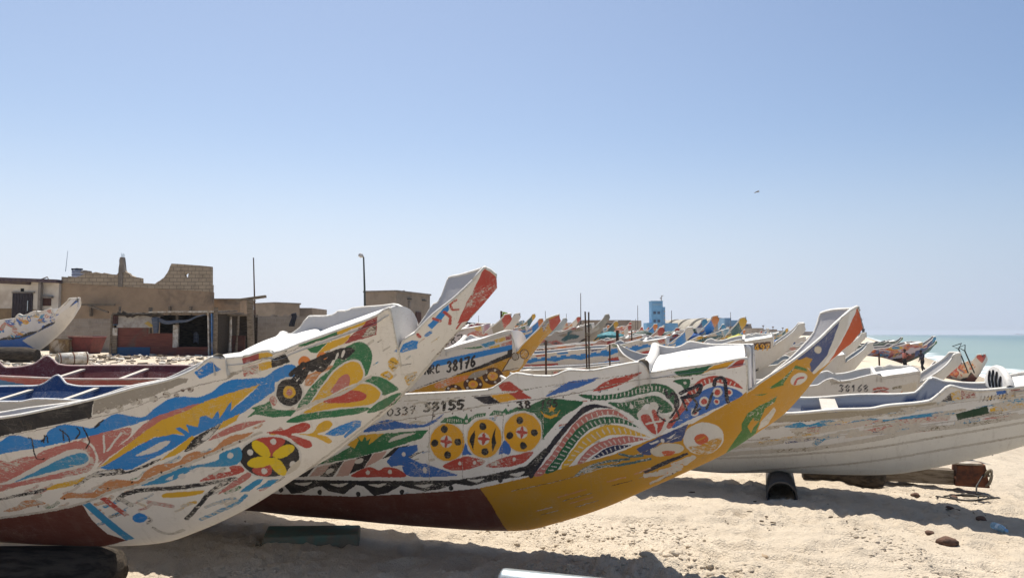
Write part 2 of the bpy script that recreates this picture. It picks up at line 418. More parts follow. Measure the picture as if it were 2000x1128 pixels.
G1 38 P 0 1643,939 1688,1029 1758,1082 1827,1121 1878,1155 1860,1104 1799,1057 1770,967 1742,842 1680,768 1574,703 1525,663 1596,797 1648,888
Y2 17 P 0 1684,918 1724,988 1731,958 1765,959 1725,899 1710,851
W 64 P 0 1771,942 1859,1065 1873,1033 1824,913 1757,867
G1 47 P 0 1825,1226 1912,1292 1988,1377 2063,1340 2070,1316 1979,1355 1904,1236 1835,1216
G1 47 P 0 1728,1172 1816,1184 1777,1165
G1 47 P 0 1874,1239 1922,1281 1914,1234
W 30 S 0 2069,1285 2072,1260 2059,1237 2034,1222 2004,1220 1977,1229 1961,1248 1960,1272 1972,1295 1996,1311 2025,1314 2052,1305
R 25 L 17 1991,1233 2004,1270 2044,1271
W 10 S 0 1525,849 1519,794 1493,745 1451,708 1400,691 1346,695 1300,719 1267,759 1253,808 1260,859 1286,906 1328,941 1379,959 1431,957 1477,937 1510,899
R1 43 S 0 1422,822 1415,799 1397,782 1373,776 1349,783 1333,801 1327,824 1334,847 1353,863 1377,869 1400,863 1417,845
Y2 43 L 10 1347,811 1400,842
Y2 60 S 0 1283,760 1367,771 1451,821 1513,825 1469,725 1363,691
N1 25 P 0 923,746 990,789 1132,870 1291,949 1243,812 1180,798 1096,799 1040,751 1024,697 963,701
W 8 P 0 1017,792 1082,820 1086,806 1032,781
W 8 S 0 1124,813 1120,802 1110,797 1100,802 1097,814 1102,825 1112,830 1121,825
W 8 P 0 1140,832 1205,875 1173,832
C 25 S 0 1022,740 1131,792 1235,776 1245,726 1168,702 1061,684
R1 43 S 0 1106,726 1190,727 1167,691 1114,690
K1 25 P 0 950,558 1122,650 1279,715 1283,696 1131,616 976,538
T1 64 L 20 485,527 558,589 693,641 868,665
T1 64 L 20 543,553 646,602 799,614 1017,665
T1 64 L 20 807,706 891,687 966,692
O2 85 L 37 1173,608 1281,658
O2 85 L 37 974,519 1115,541 1225,591
O2 85 L 37 1258,617 1314,670
O2 93 L 15 1000,446 1113,512 1223,562
O2 93 L 15 1074,557 1183,594
K1 80 L 10 1000,438 1112,497 1201,549
W 8 S 0 -267,817 -289,753 -328,698 -379,661 -434,648 -484,661 -520,700 -537,756 -533,822 -509,886 -469,939 -420,973 -368,984 -321,971 -285,934 -266,880
Y3 15 S 0 -277,817 -297,757 -334,706 -381,672 -432,660 -478,672 -511,708 -526,761 -523,822 -501,881 -464,931 -418,963 -370,973 -326,960 -293,926 -276,876
W 8 S 0 0,842 -19,778 -56,722 -105,685 -158,673 -208,687 -244,726 -263,783 -262,848 -241,913 -204,966 -156,1001 -105,1012 -58,998 -21,961 -1,906
Y3 15 S 0 -10,842 -28,782 -62,731 -107,696 -157,684 -202,698 -236,734 -253,787 -252,848 -232,908 -198,958 -154,991 -107,1001 -63,988 -29,953 -10,902
W 8 S 0 283,885 265,821 228,767 178,731 121,719 69,733 27,771 4,827 3,892 22,955 59,1008 109,1042 163,1053 215,1039 256,1003 280,949
Y3 15 S 0 274,886 257,826 222,775 175,741 123,730 74,743 35,779 14,831 12,892 30,951 65,1000 111,1032 162,1042 210,1029 248,995 271,945
W 8 S 0 -364,825 -375,800 -394,781 -416,774 -436,782 -447,801 -448,827 -437,852 -418,871 -396,877 -377,870 -365,851
R 25 S 0 -363,821 -374,813 -397,810 -423,813 -443,821 -449,831 -438,839 -415,842 -389,839 -369,831
R 25 S 0 -420,775 -425,785 -422,812 -414,843 -402,868 -392,877 -387,866 -390,840 -398,809 -410,784
W 8 S 0 -96,841 -105,816 -123,798 -145,791 -164,798 -176,817 -178,843 -168,868 -150,886 -129,892 -109,884 -97,866
R 25 S 0 -94,836 -104,829 -127,826 -153,829 -173,837 -179,847 -169,855 -146,858 -120,854 -100,846
R 25 S 0 -148,791 -154,802 -152,828 -145,859 -135,883 -125,891 -120,881 -121,856 -128,825 -139,800
W 8 S 0 178,888 170,863 153,845 131,839 112,846 99,865 97,890 106,914 123,931 144,937 163,930 176,912
R 25 S 0 180,883 170,876 148,873 122,876 102,884 96,894 105,901 127,904 153,901 173,893
R 25 S 0 128,839 122,850 123,875 129,905 138,929 147,937 153,927 153,902 147,872 137,848
K 21 S 0 -374,927 -384,908 -401,898 -417,902 -425,918 -421,939 -407,954 -389,957 -377,946
K 21 S 0 -466,814 -476,794 -493,784 -509,788 -517,804 -513,826 -498,842 -480,845 -467,834
K 21 S 0 -297,820 -307,800 -324,790 -340,794 -348,810 -344,831 -330,847 -313,850 -300,840
K 21 S 0 -393,712 -403,692 -421,681 -437,685 -445,702 -441,724 -426,740 -408,744 -395,733
K 21 S 0 -103,943 -111,924 -127,914 -144,918 -152,934 -149,955 -136,970 -119,973 -106,962
K 21 S 0 -120,737 -129,717 -146,707 -163,711 -171,727 -168,748 -154,764 -136,768 -123,757
K 21 S 0 160,983 152,965 136,955 120,959 111,975 114,994 126,1009 143,1012 157,1002
K 21 S 0 75,865 67,846 51,837 35,840 26,856 29,877 42,892 59,895 72,885
K 21 S 0 250,884 242,865 226,855 210,859 201,874 203,895 216,910 233,913 246,903
K 21 S 0 160,780 151,761 135,751 119,754 110,771 113,791 126,807 143,810 156,799
K 17 P 0 -184,918 -232,854 -239,829 -228,749 -211,803 -197,853
K 17 P 0 -41,933 -83,838 -85,813 -90,734 -56,799 -53,862
G 30 P 0 -417,982 -377,1021 -301,1033 -246,1007 -220,1055 -218,1006 -149,1050 -90,1048 -100,1024 -165,1014 -237,964 -312,969
G 30 P 0 -73,1027 -30,1070 29,1056 51,1085 65,1057 131,1091 194,1075 171,1057 116,1053 26,1020 -25,1033
W 8 S 0 -223,989 -228,979 -238,977 -244,984 -242,995 -234,1001 -225,998
W 8 S 0 44,1034 39,1024 30,1022 23,1029 25,1039 33,1046 41,1043
W 17 L 5 -361,1010 -369,988
W 17 L 5 -346,1009 -353,987
W 17 L 5 -331,1007 -336,986
W 17 L 5 -316,1005 -320,984
W 17 L 5 -301,1004 -303,983
W 17 L 5 -286,1002 -287,982
W 17 L 5 -271,1001 -270,981
W 17 L 5 -189,1020 -192,1001
W 17 L 5 -174,1024 -176,1006
W 17 L 5 -160,1028 -161,1010
W 17 L 5 -145,1031 -145,1015
W 17 L 5 -130,1035 -129,1019
W 17 L 5 -115,1039 -114,1024
W 17 L 5 -36,1053 -35,1036
W 17 L 5 -24,1052 -23,1035
W 17 L 5 -11,1051 -12,1034
W 17 L 5 1,1050 0,1033
W 17 L 5 13,1049 12,1032
G2 30 P 0 169,1061 261,1120 349,1154 592,1122 577,1096 440,1008 345,913 279,828 284,965 241,1035
Y3 17 P 0 287,1055 304,1012 348,990 398,1011 424,1061 398,1029 350,1014 312,1030
Y3 17 P 0 370,1101 377,1076 399,1077 380,1061 386,1040 366,1054 346,1040 353,1064 339,1079 360,1076
K 25 L 15 136,1122 151,1128 164,1118 150,1104 167,1091 153,1075 136,1079
K 25 L 15 204,1105 191,1116 203,1130 217,1117 204,1105 190,1088 206,1077 221,1089 204,1105
K 34 L 11 302,1111 316,1126 302,1072
K 34 L 11 369,1133 350,1130 341,1106 356,1112 362,1099 345,1079 333,1082
K 34 L 11 412,1140 393,1137 384,1113 399,1118 405,1105 389,1085 376,1088
K1 12 S 0 134,565 256,705 371,854 492,989 586,1081 674,1102 791,1069 691,1074 604,1043 499,948 376,802 261,651 166,511 135,532
Q 30 S 0 180,535 295,666 423,835 534,977 657,1048 795,1059 904,974 904,971 784,1021 658,1000 544,916 420,760 294,608 237,530
W 21 L 8 210,552 237,550
W 21 L 8 241,589 265,586
W 21 L 8 272,625 293,622
W 21 L 8 303,661 322,656
W 21 L 8 332,699 351,691
W 21 L 8 361,736 379,726
W 21 L 8 389,773 407,760
W 21 L 8 417,810 434,795
W 21 L 8 446,846 461,829
W 21 L 8 474,882 488,864
W 21 L 8 502,918 515,897
W 21 L 8 530,953 542,930
W 21 L 8 564,979 575,955
W 21 L 8 600,1001 608,978
W 21 L 8 636,1023 642,1001
W 21 L 8 674,1038 678,1015
W 21 L 8 713,1042 715,1021
W 21 L 8 753,1046 753,1026
W 21 L 8 792,1049 790,1029
W 21 L 8 824,1028 822,1013
W 21 L 8 856,1006 855,997
W 21 L 8 888,984 888,980
G2 30 S 0 260,556 364,691 479,853 597,964 738,1006 863,986 955,919 955,917 840,950 715,950 595,892 486,769 383,620 327,560
W 21 L 8 290,573 323,573
W 21 L 8 315,605 348,602
W 21 L 8 341,637 373,631
W 21 L 8 365,670 395,662
W 21 L 8 389,703 417,693
W 21 L 8 413,736 439,724
W 21 L 8 436,769 460,755
W 21 L 8 459,801 482,785
W 21 L 8 483,833 506,813
W 21 L 8 509,861 530,841
W 21 L 8 536,888 555,867
W 21 L 8 563,915 579,893
W 21 L 8 591,939 607,914
W 21 L 8 623,956 637,929
W 21 L 8 656,968 668,942
W 21 L 8 689,979 698,956
W 21 L 8 723,988 729,962
W 21 L 8 756,990 761,963
W 21 L 8 789,986 792,962
W 21 L 8 822,982 824,960
W 21 L 8 855,977 854,956
W 21 L 8 884,962 883,945
W 21 L 8 913,945 912,934
W 21 L 8 941,927 941,923
Y 30 S 0 380,595 478,741 588,867 733,940 859,925 1022,845 1020,843 854,864 728,852 607,781 511,693 443,611
W 21 L 8 410,619 441,624
W 21 L 8 438,658 468,659
W 21 L 8 466,698 495,693
W 21 L 8 494,736 524,724
W 21 L 8 525,770 554,754
W 21 L 8 556,805 584,783
W 21 L 8 588,837 615,808
W 21 L 8 623,862 649,830
W 21 L 8 662,882 683,849
W 21 L 8 700,902 718,869
W 21 L 8 738,918 754,877
W 21 L 8 778,916 790,878
W 21 L 8 818,914 827,879
W 21 L 8 857,910 863,879
W 21 L 8 894,897 898,871
W 21 L 8 930,882 933,863
W 21 L 8 967,867 968,855
W 21 L 8 1003,852 1003,847
Q 30 S 0 500,630 611,766 745,830 875,854 1000,827 997,824 849,790 724,766 609,693 544,637
W 21 L 8 525,648 547,648
W 21 L 8 552,679 574,674
W 21 L 8 579,709 602,700
W 21 L 8 607,739 631,722
W 21 L 8 637,763 660,743
W 21 L 8 671,780 691,761
W 21 L 8 705,797 722,777
W 21 L 8 739,811 755,786
W 21 L 8 774,821 787,793
W 21 L 8 809,827 820,800
W 21 L 8 845,834 853,806
W 21 L 8 880,840 885,813
W 21 L 8 914,836 918,816
W 21 L 8 948,832 950,820
W 21 L 8 982,828 982,823
N 30 S 0 607,669 695,741 784,778 891,780 890,775 780,730 685,690 624,671
W 21 L 8 626,679 635,677
W 21 L 8 655,700 665,690
W 21 L 8 684,720 694,704
W 21 L 8 715,738 724,718
W 21 L 8 746,751 754,731
W 21 L 8 778,764 784,744
W 21 L 8 810,770 815,754
W 21 L 8 842,774 845,763
W 21 L 8 874,777 875,772
G2 25 S 0 563,1177 720,1169 878,1197 985,1243 1108,1256 1200,1215 1231,1140 1213,1079 1173,1137 1105,1195 980,1174 854,1148 717,1132 613,1145
G2 30 S 0 757,1110 873,1116 979,1151 1083,1165 1162,1118 1192,1055 1116,1031 1068,1080 1023,1106 978,1059 957,979 893,1033
W 17 L 7 659,1162 658,1148
W 17 L 7 687,1163 685,1147
W 17 L 7 715,1164 712,1147
W 17 L 7 742,1165 739,1146
W 17 L 7 769,1166 767,1146
W 17 L 7 797,1171 794,1150
W 17 L 7 824,1177 821,1155
W 17 L 7 851,1183 847,1160
W 17 L 7 878,1189 874,1165
W 17 L 7 905,1196 901,1171
W 17 L 7 931,1205 928,1176
W 17 L 7 958,1214 954,1182
W 17 L 7 984,1222 981,1188
W 17 L 7 1010,1230 1007,1194
W 17 L 7 1037,1232 1034,1199
W 17 L 7 1064,1234 1060,1203
W 17 L 7 1091,1236 1087,1208
W 17 L 7 1116,1233 1112,1207
W 17 L 7 1140,1220 1134,1192
W 17 L 7 1163,1208 1155,1177
W 25 L 7 824,1104 827,1089
W 25 L 7 853,1106 856,1091
W 25 L 7 882,1109 884,1092
W 25 L 7 912,1112 913,1094
W 25 L 7 940,1117 941,1099
W 25 L 7 969,1124 969,1106
W 25 L 7 998,1132 997,1113
W 25 L 7 1026,1139 1025,1120
W 8 S 0 932,1083 927,1071 916,1066 906,1071 903,1083 908,1094 918,1099 928,1094
W 8 S 0 949,1019 984,1065 1027,1059 1047,1116 1092,1106 1108,1033 1172,1000 1124,888 1069,845 1000,913
R 34 S 0 973,1009 1025,1021 1055,961 1071,870 1040,882 996,937
R 34 S 0 1050,1047 1078,1055 1101,973 1075,947
R 34 S 0 1094,971 1139,988 1112,913 1078,873
W 17 L 15 1008,949 1113,973
R 34 S 0 1145,931 1235,1069 1301,1196 1385,1288 1484,1316 1582,1292 1657,1221 1581,1244 1483,1267 1403,1239 1319,1123 1242,1007 1181,919
W 25 L 8 1272,1112 1288,1090
W 25 L 8 1289,1140 1305,1117
W 25 L 8 1307,1169 1322,1144
W 25 L 8 1324,1197 1338,1171
W 25 L 8 1345,1221 1356,1195
W 25 L 8 1368,1243 1376,1218
W 25 L 8 1390,1266 1396,1241
W 25 L 8 1413,1284 1417,1260
W 25 L 8 1442,1290 1444,1267
W 25 L 8 1470,1295 1471,1274
W 25 L 8 1499,1301 1498,1280
W 25 L 8 1525,1293 1523,1274
W 25 L 8 1552,1282 1549,1264
W 25 L 8 1578,1271 1574,1255
W 25 L 8 1605,1259 1600,1245
U2 21 S 0 1181,915 1264,1046 1361,1176 1463,1237 1561,1235 1655,1177 1539,1104 1417,1040 1282,971
W 8 S 0 1523,1194 1513,1168 1490,1157 1468,1168 1459,1194 1469,1220 1492,1231 1514,1221
R 17 S 0 1510,1194 1504,1178 1491,1172 1477,1178 1472,1194 1478,1210 1492,1216 1505,1210
W 8 S 0 1589,1195 1582,1175 1565,1166 1548,1175 1542,1194 1549,1214 1566,1222 1582,1214
R 17 S 0 1580,1195 1575,1183 1565,1178 1555,1183 1551,1194 1556,1206 1566,1211 1576,1206
W 8 S 0 1435,1124 1424,1097 1401,1086 1379,1097 1370,1123 1381,1150 1404,1161 1426,1150
R 17 S 0 1422,1124 1416,1107 1402,1101 1388,1107 1383,1123 1389,1139 1403,1146 1417,1139
W 8 S 0 1505,1124 1498,1107 1484,1100 1470,1107 1465,1124 1471,1140 1485,1147 1499,1141
R 17 S 0 1497,1124 1493,1114 1484,1110 1476,1114 1473,1124 1476,1134 1485,1138 1493,1134
W 8 S 0 1364,1040 1356,1018 1337,1009 1318,1018 1311,1040 1320,1062 1339,1071 1357,1062
R 17 S 0 1354,1040 1348,1027 1337,1021 1326,1027 1322,1040 1327,1053 1338,1059 1349,1053
G2 17 S 0 1207,1277 1275,1291 1317,1287 1307,1233 1262,1181 1272,1230
W 8 S 0 1292,1261 1288,1252 1279,1250 1273,1256 1273,1266 1280,1272 1288,1270
K1 30 L 20 1150,1209 1167,1151 1200,1186 1218,1151 1210,1081
K1 30 L 27 1250,1186 1322,1221 1383,1245 1361,1176 1259,1152
K1 30 L 25 1473,1246 1484,1292 1523,1303 1544,1269 1548,1177 1559,1118
K1 30 L 15 1219,1174 1236,1105 1192,1021 1170,997
K1 30 L 12 1113,1092 1088,1021 1137,973
K1 30 L 17 1300,1175 1358,1105 1325,1034 1377,1070
K1 30 L 17 1461,1188 1440,1130 1418,1070
K1 30 L 17 1259,1152 1285,1058
K1 30 L 15 1168,961 1232,998 1214,1069
G2 34 P 0 1212,1341 1338,1367 1468,1393 1386,1324 1255,1304
Y3 17 P 0 1396,1333 1476,1391 1614,1431 1559,1380 1466,1358
R 25 P 0 1557,1367 1622,1423 1672,1445 1656,1390
R 30 P 0 18,1271 102,1286 191,1202 42,1214
R 43 P 0 81,1194 166,1208 245,1150 137,1145
Y3 38 P 0 -41,1183 81,1196 139,1145 19,1125
K1 25 P 0 -157,1173 -44,1183 21,1122 -87,1117
U2 34 S 0 337,1163 408,1213 508,1273 604,1284 718,1300 600,1241 502,1208
R 38 S 0 665,1201 770,1279 886,1311 1003,1341 926,1286 808,1229
K 43 L 13 -498,1135 -481,1143 -469,1130 -489,1111 -474,1095 -495,1073 -512,1079
K 43 L 13 -430,1112 -441,1128 -423,1146 -413,1129 -430,1112 -451,1090 -437,1076 -417,1092 -430,1112
K 43 L 13 -381,1131 -364,1149 -379,1079
K 43 L 13 -293,1152 -319,1151 -328,1119 -309,1125 -301,1107 -321,1082 -338,1088
K 43 L 13 -236,1155 -262,1153 -271,1122 -252,1128 -243,1110 -264,1084 -280,1091
K 43 L 13 -454,1139 -480,1137 -491,1110 -472,1115 -464,1099 -486,1077 -503,1083
K 43 L 13 -397,1141 -423,1140 -434,1113 -415,1118 -407,1102 -428,1080 -445,1086
K 43 L 13 -371,1128 -353,1143 -371,1083
K 43 L 13 -282,1147 -308,1146 -319,1119 -300,1124 -292,1108 -313,1086 -330,1091
K 43 L 13 -225,1149 -251,1148 -262,1121 -243,1126 -234,1111 -255,1089 -272,1094
K 51 L 10 -755,1044 -767,1054 -764,1074 -749,1097 -734,1101 -728,1086 -738,1060 -755,1044
K 51 L 10 -701,1100 -685,1107 -675,1097 -694,1081 -682,1069 -702,1050 -717,1054
K 51 L 10 -649,1105 -632,1113 -623,1103 -642,1087 -629,1075 -649,1056 -664,1060
K 51 L 10 -599,1113 -564,1120 -602,1061
K 51 L 10 -599,1089 -576,1094
K 25 L 6 -449,1066 -483,974 -460,1035
U2 30 S 0 -980,916 -871,988 -777,1016 -686,989 -549,967 -443,1014 -378,1052 -460,981 -554,947 -753,938
G 38 P 0 -1432,626 -1232,727 -1134,781 -1000,847 -851,900 -513,925 -574,857 -669,826 -855,762 -1105,694
Y 38 P 0 -1137,806 -1009,892 -836,905 -992,793 -1090,777
G 51 P 0 -1091,773 -1034,847 -1044,887 -1016,833 -978,886 -980,840 -944,866 -982,793
W 12 S 0 -825,828 -744,885 -605,905 -705,863
K 38 P 0 -1624,512 -1562,557 -1444,611 -1552,512
K 38 P 0 -1446,512 -1325,631 -1205,666 -1347,512
K 38 P 0 -1218,536 -1106,690 -965,730 -1079,595
K 38 P 0 -915,680 -794,777 -672,805 -836,707
Q2 43 P 0 -1534,512 -1426,611 -1314,633 -1425,528
Q2 43 P 0 -1323,513 -1207,658 -1096,686 -1220,524
Q2 43 P 0 -1072,598 -962,727 -858,751 -912,683
W 17 S 0 -1055,676 -1060,664 -1074,651 -1093,640 -1112,636 -1125,639 -1130,647 -1125,660 -1111,673 -1092,683 -1073,687 -1060,685
W 17 S 0 -1309,587 -1315,575 -1329,561 -1349,549 -1369,542 -1384,542 -1389,550 -1383,562 -1368,576 -1348,587 -1329,594 -1314,594
U2 34 P 0 -886,652 -850,696 -760,777 -619,804 -630,749 -719,693 -747,652 -601,638 -381,538 -689,519 -766,624 -863,610
W 8 S 0 -723,720 -732,705 -747,702 -755,712 -751,728 -737,739 -725,735
W 8 S 0 -603,583 -613,563 -626,558 -632,572 -627,594 -614,607 -604,602
K 43 L 5 -716,682 -587,748
K 43 L 5 -729,655 -637,682
K 43 L 5 -737,689 -624,735
R 30 S 0 -1203,513 -1108,580 -1041,605 -997,595 -967,577 -899,607 -812,585 -777,518 -988,511
W 8 S 0 -1044,554 -1056,538 -1071,534 -1079,545 -1073,563 -1058,574 -1045,570
W 8 S 0 -870,562 -881,546 -896,542 -904,553 -899,570 -884,581 -872,577
K 38 P 0 -3055,470 -1760,483 -1241,475 -759,478 -404,492 -167,534 54,590 135,615 290,762 303,734 146,529 -60,501 -202,467 -300,437 -412,458 -541,406 -667,381 -778,411 -844,432 -966,357 -1090,322 -1141,418 -1196,432 -1337,330 -1448,363 -1475,412 -1541,403 -1675,338 -1770,327 -1779,425 -3209,320
K 25 S 0 -1814,368 -1835,344 -1855,338 -1858,354 -1843,381 -1821,397 -1808,391
K 25 S 0 -1505,349 -1523,326 -1542,319 -1547,335 -1535,360 -1515,376 -1501,371
K 25 S 0 -1196,338 -1212,316 -1230,309 -1237,324 -1227,349 -1208,364 -1195,359
K 25 S 0 -833,369 -847,348 -864,343 -872,357 -865,379 -848,394 -834,389
K 25 S 0 -440,418 -452,398 -468,393 -477,407 -472,428 -457,441 -443,437
K 25 S 0 -56,490 -65,472 -80,468 -90,480 -87,500 -73,513 -59,508
W 17 S 0 -1688,444 -1612,448 -1534,458 -1616,415
W 17 S 0 -1403,436 -1328,440 -1251,450 -1329,408
W 17 S 0 -1097,437 -1023,442 -946,452 -1021,411
W 17 S 0 -734,440 -662,444 -588,454 -657,415
W 17 S 0 -323,495 -254,498 -184,507 -247,471
W 17 S 0 3,541 61,557 117,563 67,523
R 43 S 0 -474,619 -331,688 -267,698 -153,653 -270,592 -409,578
R 43 S 0 -160,611 -32,681 82,708 199,729 117,640 -22,603
W 17 S 0 -330,639 -337,625 -348,622 -355,631 -352,647 -342,656 -332,652
W 17 S 0 -223,645 -230,631 -241,628 -248,637 -245,652 -235,661 -226,658
W 17 S 0 -72,632 -78,619 -89,616 -96,625 -94,640 -84,649 -74,646
W 17 S 0 67,670 60,657 50,654 43,663 45,677 54,686 64,683
U2 30 S 0 -309,714 -269,814 -263,752 -239,713 -272,714
U2 30 S 0 -51,714 5,826 45,759 22,709 -15,722
U2 43 S 0 -745,705 -644,650 -500,581 -384,533 -701,517 -782,566
W 17 S 0 -602,581 -613,559 -628,554 -634,569 -628,593 -614,608 -603,603
B 85 L 5 -1081,950 -624,1022 -261,1080 -13,1117 274,1144 564,1189 987,1285 1481,1330
B 90 L 3 -1014,1187 -593,1162 -150,1182 145,1212 571,1273 990,1328
B 95 L 3 -497,962 -558,703 -605,482
B 95 L 3 30,1044 -34,671
B 95 L 3 -254,992 -354,485
B 95 L 3 305,1036 284,867
B 60 S 0 -576,1019 -580,1012 -586,1013 -587,1019 -583,1025 -577,1025
B 60 S 0 -444,1036 -448,1030 -453,1030 -454,1037 -451,1043 -445,1043
B 60 S 0 -313,1054 -317,1047 -322,1048 -323,1054 -320,1060 -314,1060
B 60 S 0 -183,1070 -187,1064 -192,1064 -194,1071 -190,1077 -185,1077
B 60 S 0 -54,1087 -58,1081 -63,1081 -65,1087 -61,1093 -56,1093
B 60 S 0 74,1103 71,1097 66,1097 64,1103 67,1109 72,1109
B 60 S 0 203,1120 199,1114 194,1114 192,1120 196,1126 201,1126
B 60 S 0 331,1137 328,1131 323,1131 321,1138 324,1144 329,1143
B 60 S 0 460,1156 457,1150 452,1150 450,1156 453,1162 458,1162
B 60 S 0 589,1175 586,1169 580,1169 578,1175 582,1181 587,1181
B 60 S 0 717,1195 714,1189 708,1189 706,1195 709,1201 714,1201
B 60 S 0 843,1214 840,1208 835,1208 833,1214 836,1220 841,1220
B 60 S 0 969,1234 966,1228 961,1228 958,1234 961,1240 967,1240
B 60 S 0 1093,1254 1090,1248 1085,1248 1083,1254 1085,1260 1091,1260
B 60 S 0 1216,1274 1213,1268 1208,1268 1205,1274 1208,1280 1213,1280
B 60 S 0 1337,1295 1334,1289 1329,1289 1327,1295 1330,1301 1335,1301
Y2 17 L 12 -229,414 -59,-20
B 90 L 5 -1,395 462,514 912,693 1239,854
O 51 L 11 329,337 538,405
B 80 L 5 358,302 579,374
O 51 L 11 699,472 833,510
B 80 L 5 729,437 874,478
O 51 L 11 412,280 575,335
B 80 L 5 441,243 615,302
O 51 L 11 900,535 1012,586
B 80 L 5 930,500 1052,555
O 51 L 11 153,210 272,245
B 80 L 5 181,173 312,213'''),
'C':dict(loc=[4.076, 8.2, 0.259],heel=4,phi=20,p=0.6,
 b='-4.600,0.080 -4.000,0.350 -3.000,0.600 -1.500,0.620 -0.300,0.600 0.500,0.500 1.700,0.360 2.100,0.260 2.400,0.120 2.560,0.020',
 keel='-4.400,0.700 -4.000,0.400 -3.200,0.050 -1.831,-0.098 -1.163,-0.056 -0.376,-0.032 -0.000,-0.000 0.220,0.046 0.649,0.169 1.198,0.364 1.600,0.580 1.950,0.860 2.200,1.150 2.500,1.500',
 near='-4.400,0.980 -4.000,0.850 -3.200,0.760 -2.200,0.720 -1.111,0.708 -0.550,0.766 -0.265,0.782 -0.124,0.815 0.281,0.865 0.365,0.934 0.462,1.018 0.570,0.989 0.704,0.975 0.969,1.000 1.099,1.016 1.160,1.020 1.550,1.100 1.700,1.120 1.710,0.880 2.000,1.120 2.300,1.420 2.420,1.580 2.460,1.550',
 far='-4.400,0.980 -4.000,0.850 -3.200,0.760 -2.200,0.720 -0.913,0.699 -0.314,0.753 0.279,0.805 0.371,0.887 0.461,0.976 0.579,0.938 0.824,0.930 1.009,0.944 1.160,1.020 1.550,1.100 1.700,1.120 1.710,0.880 2.000,1.120 2.300,1.420 2.420,1.580 2.460,1.550',
 sheer='-4.400,0.980 -3.869,0.835 -3.338,0.776 -2.808,0.744 -2.277,0.723 -1.746,0.715 -1.215,0.709 -0.685,0.752 -0.154,0.808 0.377,0.944 0.908,0.994 1.438,1.077 1.969,1.159 2.500,1.780',
